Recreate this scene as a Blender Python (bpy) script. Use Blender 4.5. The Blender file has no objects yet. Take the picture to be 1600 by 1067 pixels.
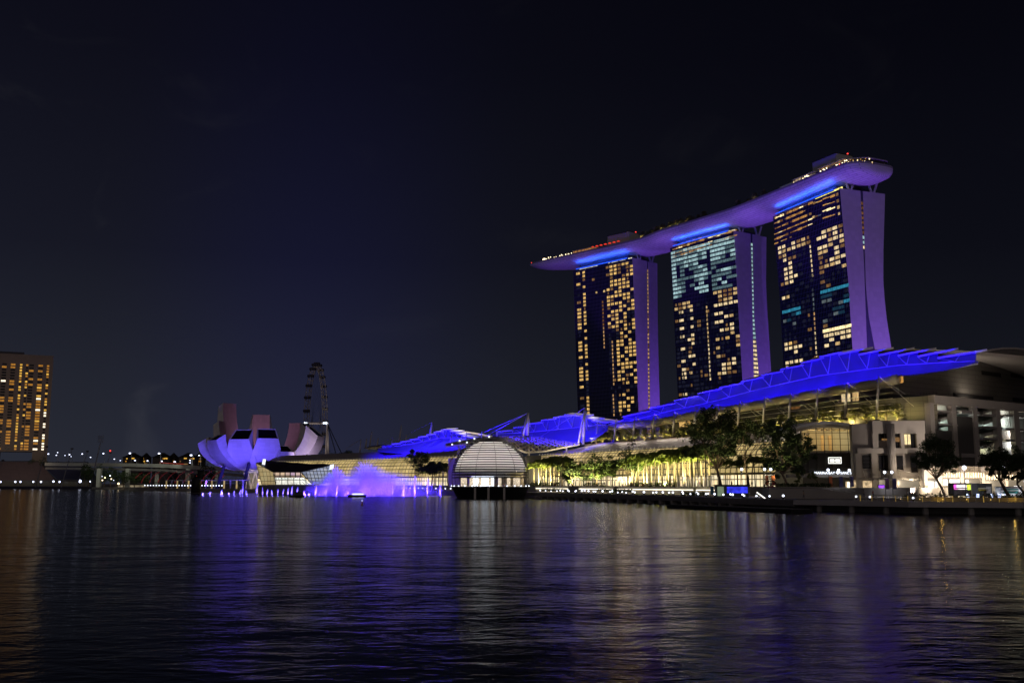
import bpy, math, random
from math import sin, cos, pi, atan, atan2, sqrt, radians as rad
from mathutils import Vector as V, Matrix
random.seed(11)
S = bpy.context.scene; COL = S.collection
# ------------------------------------------------------------------ camera
F = 1540.0; PITCH = atan((755-533.5)/F); H = 5.5
cd = bpy.data.cameras.new('camera'); cam = bpy.data.objects.new('camera', cd); COL.objects.link(cam)
cam.location = (0, 0, H); cam.rotation_euler = (pi/2+PITCH, 0, 0)
cd.sensor_width = 36; cd.lens = F/1600*36; cd.clip_end = 30000; cd.clip_start = .3
S.camera = cam
S.view_settings.view_transform = 'Standard'; S.view_settings.look = 'None'
S.view_settings.exposure = 0.0; S.view_settings.gamma = 1
S.cycles.use_denoising = True
S.cycles.max_bounces = 5; S.cycles.diffuse_bounces = 2; S.cycles.glossy_bounces = 3
S.cycles.transmission_bounces = 4; S.cycles.transparent_max_bounces = 12; S.cycles.volume_bounces = 1
S.cycles.sample_clamp_indirect = 4; S.cycles.caustics_reflective = False; S.cycles.caustics_refractive = False
S.cycles.use_light_tree = True
# ------------------------------------------------------------------ night sky
W = bpy.data.worlds.new('World'); S.world = W; W.use_nodes = True
nt = W.node_tree; N = nt.nodes; L = nt.links; N.clear()
def nd(t, **k):
    n = N.new(t)
    for a, b in k.items(): setattr(n, a, b)
    return n
out = nd('ShaderNodeOutputWorld'); bg = nd('ShaderNodeBackground'); L.new(bg.outputs[0], out.inputs[0])
sky = nd('ShaderNodeTexSky', sky_type='NISHITA', sun_disc=False); sky.sun_elevation = rad(-9); sky.sun_rotation = rad(200)
tc = nd('ShaderNodeTexCoord'); sep = nd('ShaderNodeSeparateXYZ'); L.new(tc.outputs['Generated'], sep.inputs[0])
ramp = nd('ShaderNodeValToRGB'); L.new(sep.outputs['Z'], ramp.inputs[0])     # air glow: brighter low over the city
el = ramp.color_ramp.elements
el[0].position = 0.0; el[0].color = (.0150, .0168, .0245, 1)
el[1].position = .62; el[1].color = (.0013, .0013, .0036, 1)
for p_, c_ in ((.10, (.0112, .0126, .0195, 1)), (.22, (.0058, .0063, .0118, 1)), (.40, (.0030, .0031, .0068, 1))):
    e_ = el.new(p_); e_.color = c_
# left of the view the sky is lighter; a blue cone of light stands over the museum
def dotdir(d):
    n = nd('ShaderNodeVectorMath', operation='DOT_PRODUCT'); L.new(tc.outputs['Generated'], n.inputs[0]); n.inputs[1].default_value = V(d).normalized(); return n
def mapr(src, a, b, c, d_):
    n = nd('ShaderNodeMapRange'); L.new(src, n.inputs[0])
    for i, q in enumerate((a, b, c, d_)): n.inputs[1+i].default_value = q
    n.interpolation_type = 'SMOOTHSTEP'; return n
lf = mapr(sep.outputs['X'], -.55, .5, 1.45, .62)
mul = nd('ShaderNodeVectorMath', operation='SCALE'); L.new(ramp.outputs[0], mul.inputs[0]); L.new(lf.outputs[0], mul.inputs['Scale'])
az = nd('ShaderNodeMath', operation='DIVIDE'); L.new(sep.outputs['X'], az.inputs[0]); L.new(sep.outputs['Y'], az.inputs[1])
azo = nd('ShaderNodeMath', operation='ADD'); L.new(az.outputs[0], azo.inputs[0]); azo.inputs[1].default_value = .205
aza = nd('ShaderNodeMath', operation='ABSOLUTE'); L.new(azo.outputs[0], aza.inputs[0])
azm = mapr(aza.outputs[0], 0, .24, 1, 0); elm = mapr(sep.outputs['Z'], .02, .52, 1, .12); fwd = mapr(sep.outputs['Y'], 0, .2, 0, 1)
bl0 = nd('ShaderNodeMath', operation='MULTIPLY'); L.new(azm.outputs[0], bl0.inputs[0]); L.new(elm.outputs[0], bl0.inputs[1])
bl = nd('ShaderNodeMath', operation='MULTIPLY'); L.new(bl0.outputs[0], bl.inputs[0]); L.new(fwd.outputs[0], bl.inputs[1])
blc = nd('ShaderNodeVectorMath', operation='SCALE'); blc.inputs[0].default_value = (.0004, .0003, .0150); L.new(bl.outputs[0], blc.inputs['Scale'])
add = nd('ShaderNodeVectorMath', operation='ADD'); L.new(mul.outputs[0], add.inputs[0]); L.new(blc.outputs[0], add.inputs[1])
# thin torn clouds, lit by the city
no = nd('ShaderNodeTexNoise'); no.inputs['Scale'].default_value = 7; no.inputs['Detail'].default_value = 6; no.inputs['Distortion'].default_value = .8
mp = nd('ShaderNodeMapping'); mp.inputs['Scale'].default_value = (1, 1, 1.7); mp.inputs['Location'].default_value = (.3, .1, .2); L.new(tc.outputs['Generated'], mp.inputs[0]); L.new(mp.outputs[0], no.inputs[0])
cl = mapr(no.outputs[0], .57, .82, 0, .017); clx = mapr(sep.outputs['X'], -.52, -.2, 1, .12)
cm = nd('ShaderNodeMath', operation='MULTIPLY'); L.new(cl.outputs[0], cm.inputs[0]); L.new(clx.outputs[0], cm.inputs[1])
add2 = nd('ShaderNodeVectorMath', operation='ADD'); L.new(add.outputs[0], add2.inputs[0]); L.new(cm.outputs[0], add2.inputs[1])
# the downtown district on the near shore glows low over the water behind the viewpoint
dt = mapr(dotdir((0, -1, .12)).outputs['Value'], .4, .95, 0, 1.15)
dtc = nd('ShaderNodeVectorMath', operation='SCALE'); dtc.inputs[0].default_value = (.125, .103, .097); L.new(dt.outputs[0], dtc.inputs['Scale'])
add3 = nd('ShaderNodeVectorMath', operation='ADD'); L.new(add2.outputs[0], add3.inputs[0]); L.new(dtc.outputs[0], add3.inputs[1])
sks = nd('ShaderNodeVectorMath', operation='SCALE'); sks.inputs['Scale'].default_value = .015; L.new(sky.outputs[0], sks.inputs[0])
add4 = nd('ShaderNodeVectorMath', operation='ADD'); L.new(add3.outputs[0], add4.inputs[0]); L.new(sks.outputs[0], add4.inputs[1])
L.new(add4.outputs[0], bg.inputs[0]); bg.inputs[1].default_value = 1.0
# ------------------------------------------------------------------ where a direction of the lens meets the place
cp, sp_ = cos(PITCH), sin(PITCH)
def ray(px, py):
    u = (px-800)/F; v = (533.5-py)/F
    return V((u, cp - v*sp_, sp_ + v*cp))
def P(px, py, Y):
    d = ray(px, py); return V((0, 0, H)) + d*(Y/d.y)
def Pz(px, py, z):
    d = ray(px, py); return V((0, 0, H)) + d*((z-H)/d.z)
def Pp(px, py, A, nrm):
    d = ray(px, py); o = V((0, 0, H)); return o + d*((V(A)-o).dot(nrm)/d.dot(nrm))
def px_of(w):
    w = V(w)-V((0, 0, H)); dep = w.y*cp + w.z*sp_; up = -w.y*sp_ + w.z*cp
    return 800+F*w.x/dep, 533.5-F*up/dep
def G(px, Y, z=0.0):        # a spot on the ground plan at depth Y under column px
    return V((Y*(px-800)/F*1.01, Y, z))
# ------------------------------------------------------------------ materials
MATS = {}
def mat(name, col, rough=.6, metal=0., noise=None, emit=None, es=0., bump=0., spec=.4, trans=0.):
    if name in MATS: return MATS[name]
    m = bpy.data.materials.new(name); m.use_nodes = True; n = m.node_tree.nodes; l = m.node_tree.links
    b = n['Principled BSDF']; b.inputs['Roughness'].default_value = rough; b.inputs['Metallic'].default_value = metal
    b.inputs['Specular IOR Level'].default_value = spec
    c = tuple(col)+(1,)
    b.inputs['Base Color'].default_value = c
    if noise:
        sc, am = noise
        t = n.new('ShaderNodeTexNoise'); t.inputs['Scale'].default_value = sc; t.inputs['Detail'].default_value = 5
        o = n.new('ShaderNodeTexCoord'); l.new(o.outputs['Object'], t.inputs[0])
        mx = n.new('ShaderNodeMix'); mx.data_type = 'RGBA'; l.new(t.outputs[0], mx.inputs[0])
        mx.inputs[6].default_value = tuple(x*(1-am) for x in col)+(1,); mx.inputs[7].default_value = tuple(min(1, x*(1+am)) for x in col)+(1,)
        l.new(mx.outputs[2], b.inputs['Base Color'])
        if bump:
            bp = n.new('ShaderNodeBump'); bp.inputs['Strength'].default_value = bump; l.new(t.outputs[0], bp.inputs['Height']); l.new(bp.outputs[0], b.inputs['Normal'])
    if emit:
        b.inputs['Emission Color'].default_value = tuple(emit)+(1,); b.inputs['Emission Strength'].default_value = es
    if trans: b.inputs['Transmission Weight'].default_value = trans
    MATS[name] = m; return m
def lit(name, col, es, vary=.5, scale=.6, stretch=(1, 1, 1), seed=0.):
    """something that gives off light: lamp glass, a lit room behind glass, a wall or post with lamplight put in; brightness varies inside"""
    if name in MATS: return MATS[name]
    m = mat(name, (.02, .02, .02), .25); n = m.node_tree.nodes; l = m.node_tree.links; b = n['Principled BSDF']
    t = n.new('ShaderNodeTexNoise'); t.inputs['Scale'].default_value = scale; t.inputs['Detail'].default_value = 3
    o = n.new('ShaderNodeTexCoord'); mpp = n.new('ShaderNodeMapping'); mpp.inputs['Scale'].default_value = stretch; mpp.inputs['Location'].default_value = (seed, seed, 0)
    l.new(o.outputs['Object'], mpp.inputs[0]); l.new(mpp.outputs[0], t.inputs[0])
    r = n.new('ShaderNodeMapRange'); l.new(t.outputs[0], r.inputs[0]); r.inputs[1].default_value = .25; r.inputs[2].default_value = .75
    r.inputs[3].default_value = es*(1-vary); r.inputs[4].default_value = es*(1+vary)
    b.inputs['Emission Color'].default_value = tuple(col)+(1,); l.new(r.outputs[0], b.inputs['Emission Strength'])
    return m
def grid_mat(name, col, col2, sx, sz, mort=.03, rough=.5, off=0., spec=.4):
    """panel joints from the mesh's own UVs (metres along, metres up)"""
    if name in MATS: return MATS[name]
    m = mat(name, col, rough, spec=spec); n = m.node_tree.nodes; l = m.node_tree.links; b = n['Principled BSDF']
    uv = n.new('ShaderNodeUVMap'); br = n.new('ShaderNodeTexBrick'); l.new(uv.outputs[0], br.inputs[0]); br.offset = off
    br.inputs['Scale'].default_value = 1; br.inputs['Brick Width'].default_value = sx; br.inputs['Row Height'].default_value = sz
    br.inputs['Mortar Size'].default_value = mort; br.inputs['Color1'].default_value = tuple(col)+(1,)
    br.inputs['Color2'].default_value = tuple(x*.88 for x in col)+(1,); br.inputs['Mortar'].default_value = tuple(col2)+(1,)
    l.new(br.outputs[0], b.inputs['Base Color']); return m
# ------------------------------------------------------------------ mesh builder
class MB:
    def __init__(s): s.v = []; s.f = []; s.uv = []; s.hasuv = False
    def poly(s, pts, uv=None):
        i = len(s.v); s.v += [V(p) for p in pts]; s.f.append(tuple(range(i, i+len(pts)))); s.uv.append(uv)
        if uv: s.hasuv = True
    def quad(s, a, b, c, d, uv=None): s.poly((a, b, c, d), uv)
    def box(s, o, a, b, c):
        o, a, b, c = V(o), V(a), V(b), V(c)
        p = [o, o+a, o+a+b, o+b, o+c, o+a+c, o+a+b+c, o+b+c]
        i = len(s.v); s.v += p
        for q in ((3, 2, 1, 0), (4, 5, 6, 7), (0, 1, 5, 4), (1, 2, 6, 5), (2, 3, 7, 6), (3, 0, 4, 7)):
            s.f.append(tuple(i+k for k in q)); s.uv.append(None)
    def cbox(s, c, sx, sy, sz, rz=0.):
        c = V(c); a = V((cos(rz), sin(rz), 0))*sx; b = V((-sin(rz), cos(rz), 0))*sy
        s.box(c-a/2-b/2, a, b, (0, 0, sz))
    def slab(s, a, b, th, z0, z1):
        """upright plate from a to b (plan), thickness th to the left of a->b"""
        a, b = V(a), V(b); d = (b-a); d.z = 0; n = V((-d.y, d.x, 0)).normalized()*th
        s.box((a.x, a.y, z0), d, n, (0, 0, z1-z0))
    def loft(s, rings, caps=True, closed=True):
        i0 = len(s.v); n = len(rings[0])
        for r in rings: s.v += [V(p) for p in r]
        for k in range(len(rings)-1):
            for j in range(n if closed else n-1):
                a = i0+k*n+j; b = i0+k*n+(j+1) % n
                s.f.append((a, b, b+n, a+n)); s.uv.append(None)
        if caps and closed:
            s.f.append(tuple(i0+j for j in reversed(range(n)))); s.uv.append(None)
            s.f.append(tuple(i0+(len(rings)-1)*n+j for j in range(n))); s.uv.append(None)
    def tube(s, p, q, r, r2=None, n=6, caps=True): s.path([p, q], [r, r if r2 is None else r2], n, caps)
    def path(s, pts, r, n=6, caps=True):
        pts = [V(p) for p in pts]; rs = r if isinstance(r, (list, tuple)) else [r]*len(pts); rings = []
        for k, p in enumerate(pts):
            d = (pts[min(k+1, len(pts)-1)]-pts[max(k-1, 0)])
            if d.length < 1e-6: d = V((0, 0, 1))
            d.normalize(); up = V((0, 0, 1)) if abs(d.z) < .95 else V((1, 0, 0))
            a = d.cross(up).normalized(); b = d.cross(a)
            rings.append([p+(a*cos(2*pi*j/n)+b*sin(2*pi*j/n))*rs[k] for j in range(n)])
        s.loft(rings, caps)
    def prism(s, pts, z0, z1):
        s.loft([[V((p[0], p[1], z0)) for p in pts], [V((p[0], p[1], z1)) for p in pts]])
    def surf(s, fn, nu, nv, uvfn=None):
        i0 = len(s.v)
        for i in range(nu+1):
            for j in range(nv+1): s.v.append(V(fn(i/nu, j/nv)))
        for i in range(nu):
            for j in range(nv):
                a = i0+i*(nv+1)+j; s.f.append((a, a+nv+1, a+nv+2, a+1))
                if uvfn:
                    s.hasuv = True
                    s.uv.append([uvfn(x/nu, y/nv) for x, y in ((i, j), (i+1, j), (i+1, j+1), (i, j+1))])
                else: s.uv.append(None)
    def ball(s, c, r, nu=8, nv=5, sz=1.):
        c = V(c); rings = []
        for k in range(nv+1):
            t = -pi/2+pi*(k+.02)/(nv+.04); rings.append([c+V((cos(t)*cos(2*pi*j/nu)*r, cos(t)*sin(2*pi*j/nu)*r, sin(t)*r*sz)) for j in range(nu)])
        s.loft(rings)
    def build(s, name, m, parent=None, origin=None, smooth=False):
        if origin is None:
            if parent is not None: origin = ORG[parent.name]
            else:
                xs = [p.x for p in s.v]; ys = [p.y for p in s.v]
                origin = V(((min(xs)+max(xs))/2, (min(ys)+max(ys))/2, min(p.z for p in s.v)))
        me = bpy.data.meshes.new(name); me.from_pydata([tuple(p-origin) for p in s.v], [], s.f)
        if s.hasuv:
            ul = me.uv_layers.new(name='UVMap'); k = 0
            for fi, f in enumerate(s.f):
                u = s.uv[fi]
                for j in range(len(f)):
                    if u: ul.data[k].uv = u[j]
                    k += 1
        me.materials.append(m)
        if smooth: me.polygons.foreach_set('use_smooth', [True]*len(me.polygons))
        o = bpy.data.objects.new(name, me); COL.objects.link(o)
        if parent is not None: o.parent = parent
        else: o.location = origin
        ORG[o.name] = V(origin); return o
ORG = {}
def tag(o, label=None, cat=None, group=None, kind=None):
    if label: o['label'] = label
    if cat: o['category'] = cat
    if group: o['group'] = group
    if kind: o['kind'] = kind
    return o
def thing(name, label, cat, loc=(0, 0, 0), group=None):
    o = bpy.data.objects.new(name, None); COL.objects.link(o); o.location = V(loc); o.empty_display_size = 1
    ORG[o.name] = V(loc); return tag(o, label, cat, group)
def dup(root, loc, rz=0., sc=1., label=None, group=None):
    r = root.copy(); COL.objects.link(r); r.location = V(loc); r.rotation_euler = (0, 0, rz); r.scale = (sc,)*3 if not isinstance(sc, tuple) else sc
    if label: r['label'] = label
    if group: r['group'] = group
    for ch in list(root.children):
        c = ch.copy(); COL.objects.link(c); c.parent = r
        for g in list(ch.children):
            d = g.copy(); COL.objects.link(d); d.parent = c
    return r
def lamp(kind, loc, to, power, col, size=1., spot=60, blend=.6, size_y=None, parent=None):
    d = bpy.data.lights.new('lamp_light', kind); d.energy = power; d.color = col
    o = bpy.data.objects.new('lamp_light', d); COL.objects.link(o); o.location = V(loc)
    if kind == 'SPOT': d.spot_size = rad(spot); d.spot_blend = blend; d.shadow_soft_size = size
    elif kind == 'POINT': d.shadow_soft_size = size
    elif kind == 'AREA':
        d.size = size
        if size_y: d.shape = 'RECTANGLE'; d.size_y = size_y
    if to is not None:
        dr = (V(to)-V(loc)); o.rotation_euler = dr.to_track_quat('-Z', 'Y').to_euler()
    return o
def interp(x, xs, ys):
    if x <= xs[0]: i = 0
    elif x >= xs[-1]: i = len(xs)-2
    else:
        i = 0
        while xs[i+1] < x: i += 1
    t = (x-xs[i])/(xs[i+1]-xs[i]); return ys[i]+(ys[i+1]-ys[i])*t
white_paint = mat('white_paint', (.75, .75, .75), .5)
steel = mat('pale_steel', (.55, .53, .5), .45, .2, (3, .15))
dark_steel = mat('dark_steel', (.03, .03, .035), .5)
concrete = mat('concrete', (.34, .32, .30), .85, 0, (.35, .2))
dark_conc = mat('dark_concrete', (.10, .10, .11), .85, 0, (.4, .3))
globe_m = lit('lamp_globe', (.80, .85, 1), 3.2, .1)
warm_m = lit('warm_lamp', (1, .78, .45), 4, .2)
red_m = lit('red_lamp', (1, .05, .04), 2.2, .1)
# ================================================================== water and ground
def water():
    m = bpy.data.materials.new('bay_water'); m.use_nodes = True; n = m.node_tree.nodes; l = m.node_tree.links; b = n['Principled BSDF']
    b.inputs['Base Color'].default_value = (.004, .006, .008, 1); b.inputs['Roughness'].default_value = .15; b.inputs['IOR'].default_value = 1.33
    g = n.new('ShaderNodeTexCoord'); prev = None
    for sc, st, rot, stg, dist in ((.09, (.6, 1.0, 1), .25, .45, 1.0), (.6, (.55, 1.0, 1), -.12, .7, .8), (1.5, (.55, 1, 1), .1, 1.0, .6), (4.6, (.6, 1, 1), 0, .8, .4)):
        mp = n.new('ShaderNodeMapping'); mp.inputs['Scale'].default_value = st; mp.inputs['Rotation'].default_value = (0, 0, rot); l.new(g.outputs['Object'], mp.inputs[0])
        t = n.new('ShaderNodeTexNoise'); t.inputs['Scale'].default_value = sc; t.inputs['Detail'].default_value = 2; t.inputs['Distortion'].default_value = dist; l.new(mp.outputs[0], t.inputs[0])
        bp = n.new('ShaderNodeBump'); bp.inputs['Strength'].default_value = stg; bp.inputs['Distance'].default_value = .5/sc*.12; l.new(t.outputs[0], bp.inputs['Height'])
        if prev: l.new(prev.outputs[0], bp.inputs['Normal'])
        prev = bp
    n.remove(b); o_ = n['Material Output']; df = n.new('ShaderNodeBsdfDiffuse'); df.inputs[0].default_value = (.003, .004, .006, 1); gs = n.new('ShaderNodeBsdfGlossy'); gs.inputs['Roughness'].default_value = .14
    fr = n.new('ShaderNodeFresnel'); fr.inputs['IOR'].default_value = 1.33; mf = n.new('ShaderNodeMath'); mf.operation = 'MULTIPLY'; mf.inputs[1].default_value = .74; mf.use_clamp = True; l.new(fr.outputs[0], mf.inputs[0])
    ms_ = n.new('ShaderNodeMixShader'); l.new(mf.outputs[0], ms_.inputs[0]); l.new(df.outputs[0], ms_.inputs[1]); l.new(gs.outputs[0], ms_.inputs[2]); l.new(ms_.outputs[0], o_.inputs[0])
    for q_ in (fr, gs): l.new(prev.outputs[0], q_.inputs['Normal'])
    mb = MB(); mb.quad((-3000, -600, 0), (3000, -600, 0), (3000, 3000, 0), (-3000, 3000, 0))
    o = mb.build('water', m, origin=V((0, 0, 0))); tag(o, kind='structure')
water()
# quay line, from the right bank round to the far shore (plan)
QUAY = [V((170, 20, 0)), V((112, 120, 0)), Pz(1600, 805, 0), Pz(1420, 803, 0), Pz(1240, 798, 0), Pz(1140, 793, 0), Pz(1060, 788, 0), Pz(960, 784, 0), Pz(830, 778.5, 0)]
NORTH = [G(770, 405), G(700, 470), G(620, 540), G(545, 600), G(480, 575), G(400, 590), G(335, 625), G(300, 700), G(250, 830), G(215, 905), G(150, 985), G(0, 1000), G(-250, 1010)]
def off(line, d):           # the same line moved inland by d metres
    r = []
    for i, p in enumerate(line):
        t = line[min(i+1, len(line)-1)]-line[max(i-1, 0)]; t.z = 0; t.normalize(); r.append(V((p.x+t.y*d, p.y-t.x*d, 0)))
    return r
pave = mat('paving', (.30, .28, .26), .8, 0, (.5, .2))
edge = off(QUAY, 7)+NORTH
mb = MB(); poly = edge+[V((-4000, 1200, 0)), V((-4000, 7000, 0)), V((6000, 7000, 0)), V((6000, -400, 0))]
mb.poly([V((p.x, p.y, 2.1)) for p in reversed(poly)])
for a, b in zip(edge, edge[1:]): mb.quad((a.x, a.y, -2), (b.x, b.y, -2), (b.x, b.y, 2.1), (a.x, a.y, 2.1))
tag(mb.build('ground', pave, origin=V((0, 0, 0))), kind='structure')
# boardwalk deck on piles along the right bank
def along(line, step):
    r = []; acc = 0
    for a, b in zip(line, line[1:]):
        d = (b-a); d.z = 0; n = d.length; t = acc
        while t < n: r.append((V((a.x, a.y, 0))+d*(t/n), d/n)); t += step
        acc = t-n
    return r
wood = mat('boardwalk_deck', (.52, .50, .50), .75, 0, (.8, .2))
bw = thing('boardwalk', 'long concrete boardwalk deck standing on piles along the water at right', 'boardwalk', (QUAY[2].x, QUAY[2].y, 0))
rl = QUAY[:5]; inn = off(QUAY, 9)[:5]
mb = MB()
for a, b, c, d in zip(rl, rl[1:], inn, inn[1:]):
    lo = [V((p.x, p.y, 1.25)) for p in (a, b, d, c)]; hi = [V((p.x, p.y, 2.2)) for p in (a, b, d, c)]
    mb.loft([lo, hi])
mb.build('deck', wood, bw)
for p, t in along(off(QUAY, 1.2)[1:5], 7.5):
    mb = MB(); mb.tube((p.x, p.y, -1.5), (p.x, p.y, 1.3), .55, n=8); mb.build('pile', concrete, bw)
# the low floating pontoon in front of the deck, and the long stone landing
dk = mat('landing_stone', (.20, .19, .19), .8, 0, (.5, .3))
ld = thing('stone_landing', 'low dark stone landing edging the water before the palm promenade', 'landing', (QUAY[6].x, QUAY[6].y, 0))
mb = MB(); ll = QUAY[4:]; li = off(QUAY, 10)[4:]
for a, b, c, d in zip(ll, ll[1:], li, li[1:]):
    mb.loft([[V((p.x, p.y, .9)) for p in (a, b, d, c)], [V((p.x, p.y, 2.18)) for p in (a, b, d, c)]])
mb.build('deck', dk, ld)
for p, t in along(off(QUAY, .8)[5:], 6.5):
    mb = MB(); mb.cbox((p.x, p.y, -1.5), .8, 1.6, 2.5, atan2(t.y, t.x)); mb.build('pile', concrete, ld)
pt = thing('floating_pontoon', 'low dark floating pontoon moored before the sloping wall', 'pontoon', Pz(1140, 797, 0))
a, b = Pz(1042, 793, 0), Pz(1236, 801.5, 0); mb = MB(); d = (b-a).normalized(); n_ = V((-d.y, d.x, 0))
mb.box((a.x, a.y, -.4), (b-a), n_*5, (0, 0, 1.05)); mb.build('hull', mat('pontoon_rubber', (.012, .012, .014), .8), pt)
mb = MB(); mb.box(V((a.x, a.y, .65))+n_*.4+d*.4, (b-a)-d*.8, n_*4.2, (0, 0, .12)); mb.build('deck', dark_conc, pt)
# raised palm promenade with a lit step along its front
UP = [G(1338, 243), G(1240, 262), G(1080, 312), G(960, 352), G(835, 405), G(790, 440)]
UPB = [V((180, 300, 0)), V((150, 420, 0)), V((60, 560, 0))]
mb = MB(); mb.prism([(p.x, p.y) for p in reversed(UP+[UPB[2], UPB[1], UPB[0]])], 1.9, 4.4)
tag(mb.build('promenade', pave), kind='structure')
strip_m = lit('step_light', (1, .90, .68), 3.2, .25, .3)
for i, (a, b, t0, t1) in enumerate(((UP[2], UP[1], .02, .55), (UP[2], UP[3], .02, .98), (UP[3], UP[4], .04, .42), (UP[3], UP[4], .56, .98))):
    p, q = a.lerp(b, t0), a.lerp(b, t1); mb = MB(); d = (q-p).normalized(); n_ = V((-d.y, d.x, 0)); n_ = n_ if n_.y < 0 else -n_
    mb.box(V((p.x, p.y, 3.4))+n_*.05, q-p, n_*.25, (0, 0, .16))
    tag(mb.build('step_light', strip_m), 'line of warm light along the lit step below the palms', 'strip light', 'light strips along the promenade step')
    c_ = (p+q)/2+n_*1.5; lamp('AREA', (c_.x, c_.y, 3.3), (c_.x+n_.x*.2, c_.y+n_.y*.2, 1.0), 200, (1, .85, .6), (q-p).length*.8, size_y=.4)
# ================================================================== the three hotel towers
tower_glass = grid_mat('tower_glass', (.016, .016, .040), (.075, .075, .13), 1.6, 3.2, .16, .16, spec=.6)
end_panel = grid_mat('end_panel', (.46, .46, .48), (.33, .33, .35), 3.1, 3.2, .02, .6)
WM = {}
for k, c, s in (('B', (1, .61, .19), .66), ('b', (1, .66, .28), .52), ('d', (1, .52, .18), .17), ('W', (1, .76, .42), .78), ('T', (.56, .86, .90), .50),
                ('t', (.42, .72, .80), .17), ('C', (.05, .42, .66), .42), ('c', (.05, .20, .36), .13), ('A', (1, .48, .12), .42), ('a', (.9, .38, .10), .13), ('g', (.5, .62, .66), .17), ('o', (1, .55, .22), .45), ('V', (1, .78, .40), 1.2), ('n', (.30, .34, .75), .022)):
    WM[k] = lit('window_'+{'B': 'gold', 'b': 'warm', 'd': 'dim', 'W': 'bright', 'T': 'teal', 't': 'dim_teal', 'C': 'blue', 'c': 'dim_blue', 'A': 'amber', 'a': 'dim_amber', 'g': 'grey', 'o': 'orange', 'V': 'vivid', 'n': 'curtain'}[k], c, s, .75, 1.0, (1, 1, .4))
light_wall = lit('crown_light', (1, .93, .70), 1.0, .7, .5)
def tower(name_label, topL, topR, zt, tr, rows, cols, lines, extra, crown, gapcol, corr):
    """topL/topR: the ends of the glass front's parapet; tr: traces of the end wall (px,py) west edge, west inner, east inner, east edge"""
    A = Pz(topR[0], topR[1], zt); B = Pz(topL[0], topL[1], zt); n = (B-A); n.z = 0; Ln = n.length; n.normalize(); e = V((n.y, -n.x, 0))
    prof = []
    for tt in tr:
        q = sorted([((p-A).z+zt, (p-A).dot(e)) for p in (Pp(x, y, A, n) for x, y in tt)])
        prof.append(([a for a, b in q], [b for a, b in q]))
    w = lambda k, z: interp(z, *prof[k])
    z0 = 4.0; t = thing('hotel_tower', name_label, 'tower', (A.x, A.y, 2.1), 'hotel towers under the sky deck')
    zs = [z0+(zt-z0)*i/16 for i in range(17)]
    at = lambda wv, s, z: V((A.x, A.y, 0))+e*wv+n*s+V((0, 0, z))
    mb = MB()                                            # glass front
    mb.surf(lambda u, v: at(w(0, z0+(zt-z0)*v), u*Ln, z0+(zt-z0)*v), 1, 32, lambda u, v: (u*Ln, z0+(zt-z0)*v))
    mb.surf(lambda u, v: at(w(0, z0+(zt-z0)*v)+u*(w(1, z0+(zt-z0)*v)-w(0, z0+(zt-z0)*v)), Ln, z0+(zt-z0)*v), 1, 32, lambda u, v: (u*14, z0+(zt-z0)*v))
    mb.build('glass_front', tower_glass, t)
    for nm, a, b in (('west_slab', 0, 1), ('east_slab', 2, 3)):
        mb = MB(); ins = .5
        mb.loft([[at(w(a, z)+ins, .6, z), at(w(b, z), .6, z), at(w(b, z), Ln-.5, z), at(w(a, z)+ins, Ln-.5, z)] for z in zs])
        mb.build(nm, mat('slab_concrete', (.30, .30, .32), .7), t)
        mb = MB()                                        # white end wall, a thin panelled plate
        mb.surf(lambda u, v: at(w(a, z0+(zt-z0)*v)*(1-u)+w(b, z0+(zt-z0)*v)*u, 0, z0+(zt-z0)*v+.6), 1, 40, lambda u, v: (u*16, z0+(zt-z0)*v))
        mb.loft([[at(w(a, z), .02, z+.6), at(w(b, z), .02, z+.6), at(w(b, z), .6, z+.6), at(w(a, z), .6, z+.6)] for z in zs])
        mb.build('end_wall', end_panel, t)
    mb = MB(); mb.loft([[at(w(1, z), .4, z), at(w(2, z)+.02, .4, z), at(w(2, z)+.02, Ln-3, z), at(w(1, z), Ln-3, z)] for z in zs]); mb.build('atrium_glass', tower_glass, t)
    # set back crown with its light band
    mb = MB(); cz = zt+4.5; mb.loft([[at(w(0, zt)+2, 6, zt), at(w(3, zt)-2, 6, zt), at(w(3, zt)-2, Ln-5, zt), at(w(0, zt)+2, Ln-5, zt)], [at(w(0, zt)+3, 7, cz), at(w(3, zt)-3, 7, cz), at(w(3, zt)-3, Ln-6, cz), at(w(0, zt)+3, Ln-6, cz)]])
    mb.build('crown', tower_glass, t)
    for (s0, s1, k, zz) in crown:
        mb = MB(); q = at(w(0, zt)+1.9, s0*Ln, zt+zz); mb.box(q, n*((s1-s0)*Ln), e*.3, (0, 0, 1.3)); mb.build('crown_light', k, t)
    for wv in (w(0, zt)+6, w(1, zt)-2, w(2, zt)+2.5, w(3, zt)-4):     # V struts carrying the deck
        pass
    for k, wc in enumerate(((w(0, zt)+w(1, zt))/2+2, (w(2, zt)+w(3, zt))/2+1)):
        for sg in (-1, 1):
            mb = MB(); mb.tube(at(wc+sg*.5, 2.5, zt), at(wc+sg*4.2, 2.5, zt+9), .75, .75, 8); mb.build('roof_strut', white_paint, t)
    # lit rooms: rows are storeys, columns places along the front
    def fs(px, py):
        q = Pp(px, py, A, e)
        for _ in range(4): q = Pp(px, py, A+e*w(0, q.z), e)
        return (q-A).dot(n), q.z
    win = []
    (rpx, rpy), fh = rows; s_ref, z_ref = fs(rpx, rpy)
    cs = {c: (fs(px, py)[0], wd) for c, (px, py, wd) in cols.items()}
    for r, txt in lines.items():
        for c, ch in zip(txt[0], txt[1]):
            if ch == '.': continue
            s_, wd = cs[c]; win.append((s_, z_ref-fh*r, wd*(.5 if ch == 'd' and random.random() < .3 else 1), fh*.64, ch))
    rn = random.Random(77)
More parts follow.
